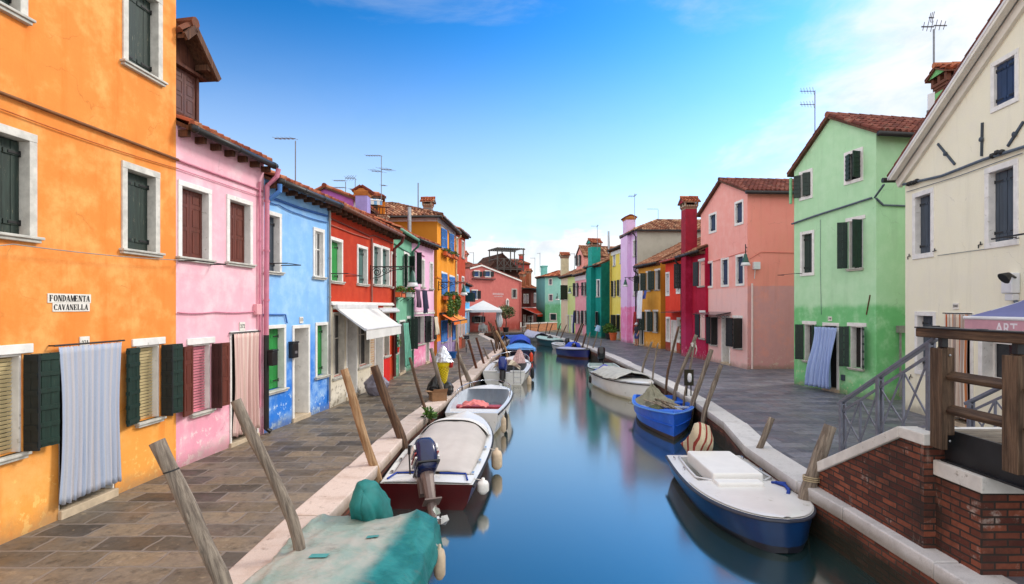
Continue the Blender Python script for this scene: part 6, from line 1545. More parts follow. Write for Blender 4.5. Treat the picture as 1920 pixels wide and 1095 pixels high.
# 3 open white boat with red bench
b = Boat('open white boat with a red bench and pink cloth inside', (-1.05, 14.5), (-.72, 19.3), 1.72, .60, .66, st=.80, tm=.5, p=3.2, q=.6, railm=RUB, inner=paint('pale_grey_inside', (196, 204, 214), .4, .1), rim=.10, boot=paint('cream_boot', (206, 200, 180), .4, .1))
REDB = paint('red_bench', (166, 58, 66), .5, .15, 4); b.thwart(.44, .34, .42, REDB, .05, 'bench'); b.thwart(.10, .42, .58, GEL, .06, 'stern_seat')
m = MB(); m.box(b.x(.4), b.x(.425), -b.hb(.4)+.14, b.hb(.4)-.14, .10, .37); b.part(m, 'bench_front', REDB)
m = MB(); m.grid(lambda a, v: (b.x(.24+.16*a), -.25+.75*v+.03*math.sin(a*9), .52+.10*math.sin(PI*v)+.08*mn.noise(V((a*5, v*6, 3)))), 20, 20); b.part(m, 'cloth', paint('pink_cloth', (214, 120, 118), .8, .2, 4), smooth=True, solid=.01)
b.deck(.80, .995, GEL, .02, .0, 'fore_deck', .1)
m = MB()
for sg in (1, -1):
    P = [(b.x(t), sg*(b.hb(t)-.05), b.zg(t)+.17) for t in [.5+.045*i for i in range(11)]]
    m.tube([(P[0][0], P[0][1], b.zg(.5)+.01)]+P, .014, 7); [m.tube([p, (p[0], p[1], p[2]-.17)], .012, 6) for p in P[2::3]]
P0 = [(b.x(.95+.0455*math.sin(PI*i/16)), (b.hb(.95)-.05)*math.cos(PI*i/16), b.zg(.97)+.17) for i in range(17)]; m.tube(P0, .014, 7); b.part(m, 'guard_rail', CHROME, smooth=True)
b.fender(.05, -1, .25, FEND, .07, .42); b.fender(.14, -1, .26, RUB, .05, .5)
# 4 white boat with the striped cover
b = Boat('white motor boat with a blue black outboard and a striped brown seat cover', (-.34, 24.0), (.12, 29.6), 2.05, .52, .70, st=.90, tm=.45, p=2.2, q=.7, rim=.20, floor=.1)
o, M = b.outboard(.05, 28, 1.15, z=.52, top=OBB, body=OBK)
m = MB()
def cs_(a, v):
    y = (v*2-1)*.62; f = abs(v*2-1); return (b.x(.16+.18*a), y, b.zg(0)+.42*(1-f**3)*(.5+.5*math.sin(PI*min(1, a*1.4)))+.03+.04*mn.noise(V((a*4, v*5, 8))))
m.grid(cs_, 22, 26, uv=lambda a, v: (v*1.3+a*.5, a)); b.part(m, 'seat_cover', STRIPEB, smooth=True, solid=.01)
b.deck(.62, 1, GEL, .05, .02, 'fore_deck')
for y_, z_ in ((-.9, -.25), (.3, .9)): m = MB(); m.box(b.x(.0)+.03, b.x(.0)+.2, y_, z_, .53, .60); b.part(m, 'stern_bench', GEL, bevel=.015)
m = MB()
for z in (.12, .34, .62):
    m.tube([(b.x(0)-.05, -.42, z), (b.x(0)-.05, -.72, z)], .014, 6)
for y in (-.42, -.72): m.tube([(b.x(0)-.05, y, .05), (b.x(0)-.05, y, .8)], .014, 6)
b.part(m, 'boarding_ladder', CHROME)
m = MB()
for sg in (1, -1):
    P = [(b.x(t), sg*max(.02, b.hb(t)-.08), b.zg(t)+.30) for t in [.55+.045*i for i in range(11)]]; m.tube([(P[0][0], P[0][1], b.zg(.55)+.01)]+P, .016, 7); [m.tube([p, (p[0], p[1], p[2]-.30)], .013, 6) for p in P[3::3]]
b.part(m, 'bow_rail', CHROME, smooth=True)
HEAP4 = (b, b.x(.6), -.42, .3, .3, .62, paint('red_white_cloth', (206, 172, 170), .8, .3, 18), 'cloth_bundle', 5, b.zg(.6)+.02, (.02, .0), .8)
b.fender(.06, -1, .12, FEND, .09, .42); b.fender(.3, -1, .3, RUB, .09, .5)
# 5 light blue tarp boat
LBT = paint('light_blue_tarp', (96, 158, 226), .6, .15, 2); RBT = paint('royal_blue_tarp', (28, 70, 190), .6, .15, 2)
b = Boat('boat under a light blue tarpaulin with an orange red fender', (.55, 38.2), (.50, 33.0), 1.95, .62, .85, st=.85, tm=.45, p=2, q=.8, hullm=paint('navy_hull', (26, 40, 66)), railm=LBT)
b.tarp(.02, .72, LBT, .25, .2, .03, seed=4, peak=lambda a: .45*(1-a)+.05); b.deck(.72, 1, paint('blue_deck', (60, 130, 214), .4, .1), .03, .02, 'fore_deck'); b.fender(.86, 1, .3, paint('orange_fender', (226, 66, 30), .4, .1), .11, .55)
m = MB(); m.grid(lambda a, v: (b.x(.02+.3*a), (v*2-1)*.7, b.zg(0)+.5+.35*(1-(v*2-1)**2)-.25*a+.05*mn.noise(V((a*4, v*4, 1)))), 16, 16); b.part(m, 'second_tarpaulin', RBT, smooth=True, solid=.02)
for (sx_, sy, bx_, by, lab, hm, tm_) in ((.1, 45.2, -.15, 40.6, 'small boat under a grey brown cover beyond the light blue boat', paint('grey_hull', (120, 116, 112), .5, .2), paint('grey_brown_cover', (130, 118, 110), .8, .2)),
                                    (.3, 51.5, -.6, 47.5, 'small boat with a bright blue cover moored at the far left corner of the quay', paint('grey_hull', (120, 116, 112)), paint('blue_cover', (36, 84, 176), .7, .2))):
    b = Boat(lab, (sx_, sy), (bx_, by), 1.6, .45, .6, hullm=hm); b.tarp(.05, .95, tm_, .3, .12, .05, seed=by)
# ---- right side boats
HB = paint('blue_dinghy_hull', (14, 52, 98), .3, .2, 3)
b = Boat('white decked dinghy with dark blue hull and white deck box beside the bridge', (3.77, 11.05), (3.72, 7.55), 1.66, .42, .48, st=.86, tm=.5, p=2.3, q=.5, hullm=HB, railm=paint('grey_rub_rail', (54, 58, 72), .5, .2, 8), rim=.2, inner=GEL, boot=paint('dark_boot', (26, 30, 44), .4, .2), draft=.2, bowrise=.5)
b.deck(.50, .998, GEL, .015, .01, 'fore_deck', .02)
WBX = paint('white_box', (232, 232, 230), .45, .05, 3)
m = MB(); m.box(b.x(.10), b.x(.52), -.42, .40, .36, .60); b.part(m, 'deck_box', WBX, bevel=.03)
m = MB(); m.box(b.x(.525), b.x(.60), -.44, .30, .36, .53); b.part(m, 'cushion', WBX, bevel=.03)
m = MB()
for sg in (1, -1):
    P = [(b.x(t), sg*(b.hb(t)-.20), b.zg(t)+.03) for t in (.06, .15, .25, .35, .45)]+[(b.x(.5), sg*.45, b.zg(.5)+.035), (b.x(.5), 0, b.zg(.5)+.04)]
    m.tube(P, .02, 7)
b.part(m, 'coaming', GELIN, smooth=True)
o, M = b.outboard(-.02, 38, .95, z=.42, top=GEL, body=OBG, prop=False); cover_cloth(b, o, M, STRIPED, 'motor_cover', 4, .22)
m = MB(); m.tube([(b.x(.55), .55, b.zg(.6)+.05), (b.x(.60), .62, b.zg(.6)+.06), (b.x(.66), .58, b.zg(.6)+.05), (b.x(.7), .5, b.zg(.7)+.03)], .028, 7); m.tube([(b.x(.54), .50, b.zg(.6)+.04), (b.x(.6), .66, b.zg(.6)+.09), (b.x(.62), .85, b.zg(.6)+.1)], .02, 7); b.part(m, 'blue_rope', BLUEROPE, smooth=True)
for t, y in ((.1, -.66), (.3, -.68), (.08, .66), (.32, .66)):
    m = MB(); m.tube([(b.x(t)-.05, y, b.zg(t)+.02), (b.x(t)-.05, y, b.zg(t)+.05), (b.x(t)+.05, y, b.zg(t)+.05), (b.x(t)+.05, y, b.zg(t)+.02)], .009, 6); b.part(m, 'cleat', CHROME)
# blue working boat
BWH = paint('bright_blue_hull', (22, 92, 206), .35, .15, 3, wear=(60, 120, 214)); BIN = paint('blue_inside', (40, 106, 214), .45, .15, 4)
b = Boat('bright blue wooden boat heaped with a khaki tarpaulin and planks', (4.66, 18.1), (4.05, 14.0), 1.66, .50, .70, st=.84, tm=.42, p=1.75, q=.95, vee=.75, hullm=BWH, railm=paint('light_blue_rail', (90, 146, 226), .4, .1), inner=BIN, rim=.07, boot=paint('brown_boot', (60, 44, 40), .6, .2), draft=.25, name='rowing_boat', cat='boat')
b.thwart(.42, .28, .44, paint('grey_thwart', (150, 160, 186), .6, .15), .04); b.thwart(.18, .3, .42, BIN, .04); b.deck(.84, .995, BIN, .02, .0, 'fore_deck', .06)
m = MB()
for sg in (1, -1):
    P = [(b.x(t), sg*(b.hb(t)*.93+.014), .10+(b.zg(t)-.10)*.42) for t in b.ts if t < .985]; m.tube(P, .016, 6)
b.part(m, 'strake', BWH)
KH = paint('khaki_tarp', (132, 130, 112), .85, .3, 5)
def heap(bt, x, y, rx, ry, hh, mat, name, seed, z0, pk=(.0, .0), sharp=1.4):
    m = MB()
    def fn(a, v):
        r = a; th = v*2*PI; k = 1+.16*math.sin(th*5+seed)+.18*mn.noise(V((math.cos(th)*1.5, math.sin(th)*1.5, seed)))
        f = max(0, 1-r)**sharp if sharp > 1 else (1-r**2)
        pl = (1-abs(math.sin(th*4.5+seed+mn.noise(V((math.cos(th), math.sin(th), r*2)))*1.5)))**1.5-.35
        z = hh*f*(1+.25*mn.noise(V((r*3+math.cos(th), math.sin(th)*2, seed))))+.16*hh*pl*min(1, r*3)*(1-r)**.5*1.3
        return (x+pk[0]*(1-r)+rx*r*k*math.cos(th), y+pk[1]*(1-r)+ry*r*k*math.sin(th), z0+z)
    m.grid(fn, 22, 60); return bt.part(m, name, mat, smooth=True, solid=.008)
heap(b, b.x(.27), -.12, .85, .68, .55, KH, 'tarpaulin', 3, .42, (-.1, -.12), 1.5)
m = MB(); R2 = random.Random(5)
for i in range(7):
    y0 = R2.uniform(-.2, .35); m.bar((b.x(.38)+R2.uniform(-.1, .2), y0-.3, .50+i*.02), (b.x(.7)+R2.uniform(-.1, .3), y0+R2.uniform(-.1, .2), .54+i*.018), .09, .022)
b.part(m, 'planks', wood('loose_planks', (96, 82, 66), (160, 146, 124), axis=0))
heap(*HEAP4); heap(b, b.x(.62), -.28, .45, .3, .16, paint('olive_net', (84, 88, 62), .9, .4, 14), 'fishing_net', 8, .44, sharp=.9); heap(b, b.x(.70), .22, .3, .28, .12, paint('pale_rags', (150, 150, 146), .9, .4, 14), 'rags', 9, .48, sharp=.9)
# white boat with grey tarp
b = Boat('white boat with a black rub line and a pale grey tarpaulin', (3.98, 24.0), (4.78, 19.4), 1.62, .58, .66, st=.82, tm=.45, p=2, q=.78, railm=RUB, boot=paint('cream_boot', (206, 200, 180)), rim=.2)
b.deck(.62, .995, GEL, .04, .01, 'fore_deck'); b.tarp(.10, .70, paint('pale_grey_tarp', (184, 184, 178), .8, .15, 4), .26, .03, .05, -.3, seed=6); b.deck(.0, .12, GEL, .02, .01, 'stern_deck')
m = MB(); m.grid(lambda a, v: (b.x(.05+.13*a), -b.hb(.1)+.12+.35*v, b.zg(.1)+.05+.1*math.sin(PI*v)+.03*mn.noise(V((a*5, v*4, 5)))), 12, 12); b.part(m, 'blue_cloth', RBT, smooth=True, solid=.01)
b.fender(.1, -1, .3, RUB, .06, .3)
b = Boat('pale turquoise dinghy with a raised black outboard behind the white boat', (4.55, 28.6), (4.15, 24.4), 1.5, .48, .6, st=.85, tm=.45, hullm=paint('pale_turquoise', (176, 208, 206), .3, .1), inner=paint('pale_turq_in', (190, 206, 206), .4, .1), name='dinghy')
b.thwart(.5, .3, .42, GEL); b.thwart(.2, .3, .40, GEL)
b.outboard(.0, 62, 1.2, z=.66, top=OBK, body=OBK, prop=False); heap(b, b.x(.6), .0, .3, .3, .2, paint('violet_cloth', (90, 96, 190), .7, .1), 'cloth', 2, .44, sharp=.6)
b = Boat('dark blue flat boat with a pale deck moored at the right quay', (3.55, 38.6), (4.9, 36.0), 1.6, .52, .6, st=.8, tm=.5, p=2, q=.7, hullm=paint('dark_blue_hull', (24, 40, 108), .35, .1), boot=paint('maroon_boot', (70, 26, 24), .5, .1), rim=.08)
b.deck(.05, .95, paint('pale_lilac_deck', (176, 180, 206), .6, .1), .05, .02)
b = Boat('small grey inflatable boat with an outboard behind the dark blue flat boat', (4.15, 42.5), (3.6, 45.4), 1.5, .42, .5, hullm=paint('grey_inflatable', (170, 172, 176), .5, .1), name='inflatable_boat', rim=.25); b.outboard(0, 20, 1., top=OBK, body=OBK, prop=False)
b = Boat('dark green boat with white deck near the far poles', (4.0, 46.2), (2.4, 50.5), 1.7, .55, .7, hullm=paint('dark_green_hull', (16, 62, 70), .35, .1), rim=.08); b.deck(.05, .95, paint('pale_green_deck', (170, 196, 190), .6, .1), .04, .02); heap(b, b.x(.45), 0, .4, .3, .3, OBK, 'cover', 2, .55, sharp=.7)
b = Boat('small boat under a pale grey cover near the jetty', (2.9, 52.5), (1.5, 56.2), 1.7, .5, .7, hullm=paint('grey_hull', (120, 116, 112))); b.tarp(.05, .95, paint('pale_lilac_tarp', (176, 176, 196), .8, .1), .35, .15, .06, seed=11)
b = Boat('small boat with royal blue cover behind the dark blue flat boat', (4.5, 41.4), (4.3, 38.8), 1.3, .4, .5, hullm=paint('grey_hull', (120, 116, 112))); b.tarp(.05, .95, RBT, .35, .12, .06, seed=12)
# ================================================================== STREET THINGS
LGREEN = paint('lamp_green', (16, 74, 62), .4, .15, 5); OPAL = paint('lamp_opal', (206, 208, 210), .3, .05)
def lamp_head(parent, x, y, z, k=1.):
    m = MB(); m.lathe([(.015, .30), (.02, .26), (.06, .22), (.075, .12), (.09, .10), (.12, -.06), (.15, -.10), (.15, -.115)], 16, (x, y, z), 0, None, k, k); m.build('lamp_shade', LGREEN, parent, smooth=True)
    m = MB(); m.lathe([(.14, -.10), (.19, -.24), (.185, -.25), (.02, -.25)], 16, (x, y, z), 0, None, k, k); m.build('lamp_glass', OPAL, parent, smooth=True)
def bracket_lamp(h, u, z, out, label, flip=1, drop=.0):
    """wall lamp on a wrought iron arm with scrolls, pointing out from the facade"""
    root = T(empty('wall_lamp', h.W(u, 0, z), h.rz), label, 'street lamp', 'wall lamps on iron brackets')
    m = MB(); m.bar((0, 0, 0), (0, -out-.05, 0), .03, .035)
    m.bar((0, -.02, .06), (0, -.02, -.42), .035, .03)
    def scroll(cy, cz, r, a0, a1, n=22, t=.012):
        m.tube([(0, cy+r*(1-.75*i/n)*math.cos(a0+(a1-a0)*i/n), cz+r*(1-.75*i/n)*math.sin(a0+(a1-a0)*i/n)) for i in range(n+1)], t, 6)
    scroll(-.22, -.17, .16, 0, 9); scroll(-.22, -.17, .13, 3, 12); scroll(-.46, -.12, .10, 1, 10); scroll(-.66, -.09, .07, 3, -5); scroll(-out*.72, -.07, .06, 0, 8)
    m.tube([(0, -.04, -.38), (0, -.30, -.33), (0, -.52, -.22), (0, -.74, -.12), (0, -out*.8, -.06)], .013, 6)
    m.build('arm', IRON, root); m = MB(); m.tube([(0, -out, 0), (0, -out, -.14-drop)], .018, 6); m.build('drop_rod', IRON, root)
    lamp_head(root, 0, -out, -.40-drop); return root
bracket_lamp(H_RD, H_RD.uz(694.5, 0)[0], 4.0, 1.40, 'green bell lamp on a scrolled iron bracket reaching out from the red shop house')
bracket_lamp(H_OC, H_OC.uz(821.6, 0)[0], 3.93, 1.30, 'green bell lamp on a scrolled iron bracket reaching out from the ochre house')
bracket_lamp(H_MU, .1, 4.75, 1.0, 'green bell lamp on an iron bracket between the mustard and lilac houses')
bracket_lamp(H_SA, H_SA.L-.1, 4.55, 1.5, 'dark bell lamp on an iron bracket of the rose house beside the teal house')
root = T(empty('wall_lamp', H_SP.W(H_SP.L, -.02, 5.0), H_SP.rz), 'green bell lamp hanging at the corner of the salmon pink house', 'street lamp', 'wall lamps on iron brackets')
m = MB(); m.tube([(-.05, 0, .24), (.12, -.12, .28), (.22, -.18, .24)], .018, 7); m.tube([(.22, -.18, .36), (.22, -.18, -.02)], .02, 7); m.build('arm', IRON, root, smooth=True); lamp_head(root, .22, -.18, -.30, 1.05)
p = at_depth(1045, 557, 66); root = T(empty('wall_lamp', (p.x, p.y, p.z)), 'dark lamp on the mint house beside the right corner', 'street lamp'); m = MB(); m.tube([(0, .5, .4), (0, 0, .42), (0, 0, .2)], .03, 6); m.build('arm', IRON, root); lamp_head(root, 0, 0, -.1, 1.4)

# ---- wrapped ice cream cone figure with its bags and box
c = at_z(831, 742); root = T(empty('ice_cream_cone', c), 'large yellow ice cream cone figure wrapped in silver foil on the left quay', 'display cone')
CONE = N('waffle'); b2 = CONE.n('ShaderNodeTexBrick'); mp = CONE.n('ShaderNodeMapping'); mp.inputs['Rotation'].default_value = (0, 0, .6); CONE.l(CONE.tc.outputs['UV'], mp.inputs[0]); CONE.l(mp.outputs[0], b2.inputs[0]); b2.offset = 0
b2.inputs['Scale'].default_value = 1; b2.inputs['Brick Width'].default_value = .06; b2.inputs['Row Height'].default_value = .06; b2.inputs['Mortar Size'].default_value = .006; b2.inputs['Color1'].default_value = b2.inputs['Color2'].default_value = lin((226, 204, 20)); b2.inputs['Mortar'].default_value = lin((150, 120, 10))
CONE.l(b2.outputs['Color'], CONE.b.inputs['Base Color']); CONE.set(.35); CONE.bump(CONE.math('SUBTRACT', 1., b2.outputs['Fac']), .6, .01)
m = MB(); nn = 28
m.grid(lambda a, v: ((.07+.12*a)*math.cos(v*2*PI), (.07+.12*a)*math.sin(v*2*PI), .22+.66*a), 12, nn, uv=lambda a, v: (v*.9, a*.66)); m.build('cone', CONE.m, root, smooth=True)
m = MB(); m.lathe([(0, .86), (.19, .87), (.225, .93), (.235, 1.02), (.215, 1.10), (.18, 1.14), (0, 1.15)], 24); m.build('collar', paint('yellow_plastic', (232, 208, 16), .3, .08), root, smooth=True)
m = MB(); m.grid(lambda a, v: tuple(V((math.cos(v*2*PI), math.sin(v*2*PI), 0))*((.30*(1-a)**.8+.012)*(1+.16*mn.noise(V((math.cos(v*6.28)*3, math.sin(v*6.28)*3, a*5)))))+V((0, 0, 1.04+.48*a))), 16, 40); m.build('foil_wrap', paint('silver_foil', (196, 200, 208), .25, .2, 12, metal=.7, bump=.4), root)
m = MB(); m.lathe([(0, -.1), (.06, -.08), (.07, .05), (.03, .1), (0, .1)], 10, (.24, -.06, .95)); m.build('red_tag', paint('red_tag', (170, 30, 24), .5, .2), root, smooth=True)
m = MB(); m.lathe([(0, 0), (.2, 0), (.2, .06), (.08, .1), (.06, .24), (0, .24)], 18); m.build('foot', paint('pale_blue_base', (160, 184, 204), .5, .1), root)
m = MB(); m.grid(lambda a, v: tuple(V((math.cos(v*2*PI), math.sin(v*2*PI), 0))*(.20*math.sin(PI*min(1, .12+a*.9))**.6*(1+.25*mn.noise(V((math.cos(v*6.28)*2, math.sin(v*6.28)*2, a*3+9)))))+V((.12, -.02, .02+.42*a))), 12, 24); m.build('black_wrap', paint('black_plastic', (16, 16, 18), .35, .2, 9), root)
def bag(loc, r, hh, mat, label, seed, name='rubbish_bag'):
    m = MB()
    def fn(a, v):
        t = v*2*PI; rr = r*(math.sin(PI*min(1, .1+a*.86))**.55)*(1-.55*max(0, a-.55)/.45)*(1+.16*mn.noise(V((math.cos(t)*2+seed, math.sin(t)*2, a*3)))+.07*mn.noise(V((math.cos(t)*6, math.sin(t)*6+seed, a*7))))
        rr *= 1+.10*(1-abs(mn.noise(V((math.cos(t)*3+seed, math.sin(t)*3, a*5)))))**4
        return (rr*math.cos(t), rr*.85*math.sin(t), hh*a)
    m.grid(fn, 30, 64); o = m.build(name, mat, None, loc, smooth=True); T(o, label, 'bag'); m = MB(); m.tube([(0, 0, hh*.97), (.01, .02, hh*1.08), (.05, .0, hh*1.15)], [.03, .02, .045], 7); m.build('knot', mat, o); return o
bag(at_z(817, 744), .25, .62, paint('black_plastic', (16, 16, 18)), 'black rubbish bag beside the yellow ice cream cone', 1)
_m = paint('grey_plastic_bag', (128, 124, 138), .35, .25, 6); bag(at_z(706, 741), .34, .72, _m, 'greyish translucent rubbish bag by the red shop front', 5)
CARD = paint('cardboard', (146, 110, 78), .85, .15, 6); c = at_z(821, 752)
m = MB(); m.box(-.22, .22, -.14, .14, 0, .004)
for a in (((-.22, -.14), (.22, -.14)), ((.22, -.14), (.22, .14)), ((.22, .14), (-.22, .14)), ((-.22, .14), (-.22, -.14))): m.bar((*a[0], .14), (*a[1], .14), .006, .28)
m.bar((-.22, -.2, .32), (.22, -.2, .32), .005, .13, 0, V((0, -.6, .8))); m.bar((-.28, -.14, .30), (-.28, .14, .30), .14, .005)
T(m.build('cardboard_box', CARD, None, c, rz=.5), 'open cardboard box in front of the black bag', 'box')
# ---- plants
def leafmat(name, a, b):
    n = N(name); oi = n.n('ShaderNodeAttribute', attribute_name='tint'); n.col(n.mix(oi.outputs['Fac'], lin(a), lin(b))); n.set(.55, 0, .3); return n.m
LEAF = leafmat('plant_leaf', (34, 62, 22), (96, 134, 48)); LEAF2 = leafmat('olive_leaf', (52, 66, 40), (124, 136, 88)); PETAL = paint('flower_petal', (196, 60, 60), .6, .3, 30)
def leaves(mb, c, rx, ry, rz, n, s, droop=0., rr=R, hollow=.4):
    for _ in range(n):
        while True:
            d = V((rr.uniform(-1, 1), rr.uniform(-1, 1), rr.uniform(-1, 1)))
            if hollow < d.length < 1: break
        p = V(c)+V((d.x*rx, d.y*ry, d.z*rz)); a = V((rr.gauss(0, 1), rr.gauss(0, 1), rr.gauss(0, .6)-droop)).normalized(); b = a.orthogonal().normalized(); b.rotate(Matrix.Rotation(rr.uniform(0, 6.3), 3, a)); k = s*rr.uniform(.6, 1.3)
        o = len(mb.f); mb.add([tuple(p), tuple(p+a*k*.5+b*k*.25), tuple(p+a*k), tuple(p+a*k*.5-b*k*.25)], [(0, 1, 2, 3)]); mb.tint[o] = rr.random()
def flowerbox(loc, rz, w, label, hang=0., hh=.2, boxm=None, n=260, lm=LEAF, petals=14):
    root = T(empty('flower_box', loc, rz), label, 'flower box', 'flower boxes and planters on the walls')
    m = MB(); d = .2
    m.prism([(-w/2, -d), (w/2, -d), (w/2, 0), (-w/2, 0)], 0, .16); m.box(-w/2-.015, w/2+.015, -d-.015, .0, .161, .19); m.build('planter', boxm or paint('terracotta', (200, 96, 50)), root, bevel=.01)
    m = MB(); leaves(m, (0, -d/2, .19+hh*.5), w*.52, .16, hh*.62, n, .10, hollow=0)
    if hang: leaves(m, (0, -d-.06, .15-hang*.45), w*.5, .13, hang*.55, int(n*2.4), .12, 1.2, hollow=0); leaves(m, (-w*.2, -d-.05, -.1-hang*.6), w*.2, .1, hang*.5, int(n*.8), .12, 1.5, hollow=0)
    m.build('foliage', lm, root)
    if petals:
        m = MB(); [m.lathe([(0, -.02), (.03, 0), (0, .02)], 5, (R.uniform(-w/2, w/2), -d/2+R.uniform(-.15, .1), .2+R.uniform(0, hh))) for _ in range(petals)]; m.build('flowers', PETAL, root)
    m = MB()
    for x in (-w*.35, w*.35): m.tube([(x, 0, -.15), (x, -d, -.02), (x, -d-.03, .2)], .012, 5)
    m.tube([(-w*.35, -d-.03, .17), (w*.35, -d-.03, .17)], .012, 5)
    m.build('bracket', IRON, root); return root
def fb(h, x0, x1, y, label, **k):
    u0, z = h.uz(x0, y); u1, _ = h.uz(x1, y); return flowerbox(h.W((u0+u1)/2, -.10, z), h.rz, u1-u0, label, **k)
fb(H_GL, 735.5, 747, 557, 'terracotta flower box with green plants under the left upper window of the sage green house'); fb(H_GL, 757, 765, 557, 'white wire flower box under the right upper window of the sage green house', boxm=paint('pale_planter', (196, 196, 196), .6, .1))
fb(H_OC, 827, 838, 478, 'flower box under the upper left blue shutters of the ochre house'); fb(H_OC, 842, 851, 483, 'flower box under the upper right blue shutters of the ochre house')
fb(H_OC, 827, 838, 562, 'trailing green plant hanging far down the ochre house under the left window', hang=1.1, n=320, petals=0); fb(H_OC, 842, 851, 560, 'bushy trailing plant hanging on the ochre house under the right window', hang=.8, n=320, petals=0)
def pot(loc, r, hh, label, ph, lm=LEAF, pm=None, n=300, s=.12, cat='potted plant'):
    root = T(empty('potted_plant', loc), label, cat); m = MB(); m.lathe([(0, 0), (r*.7, 0), (r*.95, hh*.85), (r*1.06, hh*.86), (r*1.06, hh), (r*.9, hh), (r*.85, hh*.9), (0, hh*.9)], 14); m.build('pot', pm or paint('terracotta', (200, 96, 50)), root)
    m = MB(); leaves(m, (0, 0, hh+ph*.5), r*1.6, r*1.6, ph*.6, n, s, hollow=0); m.build('foliage', lm, root); m = MB(); [m.tube([(0, 0, hh*.9), (R.uniform(-r, r), R.uniform(-r, r), hh+ph*.7)], .008, 4) for _ in range(5)]; m.build('stems', LEAF, root); return root
pot(H_GL.W(H_GL.uz(741, 0)[0], -.06, H_GL.uz(741, 661)[1]), .11, .2, 'small plant in a red pot on the sill of the sage green house', .34, pm=paint('red_panel', (214, 26, 16)), n=120, s=.08)
pot(H_YE.W(.35*H_YE.L, -.5, 0), .36, .5, 'dark leafy shrub in a pot at the foot of the yellow house', .75, pm=IRON, n=500, s=.2); pot(H_YE.W(.7*H_YE.L, -.55, 0), .32, .6, 'large terracotta pot with a small plant at the foot of the yellow house', .35, n=200)
c = at_z(948.5, 622.6); root = T(empty('olive_tree', c), 'round headed olive tree in a black pot in front of the restaurant', 'tree')
m = MB(); m.tube([(0, 0, .4), (.05, 0, 1.0), (-.03, .02, 1.5), (.02, 0, 2.2)], [.06, .05, .05, .03], 8)
for k in range(7): a = k*.9; m.tube([(0, 0, 1.35), (.3*math.cos(a), .3*math.sin(a), 1.7), (.75*math.cos(a), .7*math.sin(a), 2.0+.1*k)], [.03, .02, .01], 5)
m.build('trunk', wood('olive_bark', (70, 60, 50), (110, 98, 84)), root); m = MB(); leaves(m, (0, 0, 2.15), 1.0, .95, .72, 900, .2, hollow=.45); leaves(m, (.2, 0, 2.3), .7, .7, .5, 350, .2, hollow=0); m.build('crown', LEAF2, root)
m = MB(); m.lathe([(0, 0), (.26, 0), (.34, .5), (.30, .5), (.28, .44), (0, .44)], 14); m.build('pot', IRON, root)
# climber with flowers at the crimson door
c = H_CM.W(.55, -.12, 0); root = T(empty('flower_curtain', c, H_CM.rz), 'beaded curtain of green leaves and red flowers in the crimson house doorway', 'curtain')
m = MB(); [m.tube([(-.45+.9*i/17, .02*math.sin(i*3), 2.2), (-.45+.9*i/17, -.02, .05)], .012, 4) for i in range(18)]; m.build('strands', paint('green_strand', (60, 96, 50), .7, .2), root)
m = MB(); leaves(m, (0, -.02, 1.15), .48, .06, 1.08, 520, .09, hollow=0); m.build('leaves', LEAF, root); m = MB(); [m.lathe([(0, -.03), (.03, 0), (0, .03)], 5, (R.uniform(-.45, .45), R.uniform(-.08, 0), R.uniform(.1, 2.2))) for _ in range(90)]; m.build('flowers', PETAL, root)
# ---- washing
def garments(h, u, y, z, items, label, group, rz=None):
    for i, (du, dy, w, hh, mat, lab) in enumerate(items):
        wavy('washing', w, hh, mat, h.W(u+du, y+dy, z), h.rz if rz is None else rz, lab, 'laundry', group, .035, 3, blow=.12, rod=False, gather=False, seed=i+20)
INDIGO = paint('indigo_cloth', (40, 40, 70), .85, .2, 6); PURP = paint('dusky_cloth', (86, 62, 84), .85, .2, 6); WCL = paint('white_sheet', (214, 216, 228), .85, .06, 4)
z = 3.42; L2 = 'washing hung outside the pale pink house'
m = MB()
for uu in (-1.2, 1.2): m.tube([(uu, 0, z), (uu, -.6, z)], .016, 5)
for yy in (-.3, -.45, -.58): m.tube([(-1.2, yy, z), (1.2, yy, z)], .005, 4)
H_PP.build(m, 'clothes_bar', IRON)
garments(H_PP, 0, -.45, z, ((-.55, 0, .5, .75, PURP, 'dusky purple garment on the washing line of the pale pink house'), (-.05, -.1, .4, 1.0, INDIGO, 'long dark trousers on the washing line of the pale pink house'), (.5, 0, .55, .8, INDIGO, 'dark indigo top on the washing line of the pale pink house')), '', L2)
u, z = H_PP.uz(801, 594); garments(H_PP, u, -.35, z, ((.25, 0, .6, .85, paint('cream_cloth', (206, 196, 176), .85, .1), 'cream cloth bundled over the doorway of the pale pink house'),), '', L2)
u, z = H_MU.uz(1224, 545); m = MB()
for uu in (u-1.0, u+.9): m.tube([(uu, 0, z), (uu, -.9, z)], .018, 5)
for yy in (-.5, -.85): m.tube([(u-1.0, yy, z), (u+.9, yy, z)], .005, 4)
H_MU.build(m, 'clothes_bar', IRON)
garments(H_MU, u, -.85, z, ((.0, 0, .85, 1.85, WCL, 'long white sheet hanging from the washing line of the mustard house'), (-.75, .2, .5, .85, WCL, 'short white towel hanging from the washing line of the mustard house'), (.35, .2, .4, .55, paint('blue_towel', (70, 90, 170), .85, .1), 'blue towel beside the white sheet of the mustard house')), '', 'washing hung outside the mustard house')
u, z = H_SA.uz(1090, 585); garments(H_SA, u, -.7, z, ((0, 0, .5, 2.0, paint('navy_cloth', (20, 40, 90), .85, .1), 'long navy cloth hanging in front of the rose house'),), '', None)
u, _ = H_MU.uz(1199.5, 0); garments(H_MU, u, -.3, 2.35, ((-.1, 0, .5, 1.6, paint('red_garment', (150, 30, 34), .85, .2), 'red dress hanging beside the mustard house door'), (.5, .05, .45, .8, paint('maroon_garment', (110, 30, 40), .85, .2), 'maroon top hanging beside the mustard house door')), '', None)
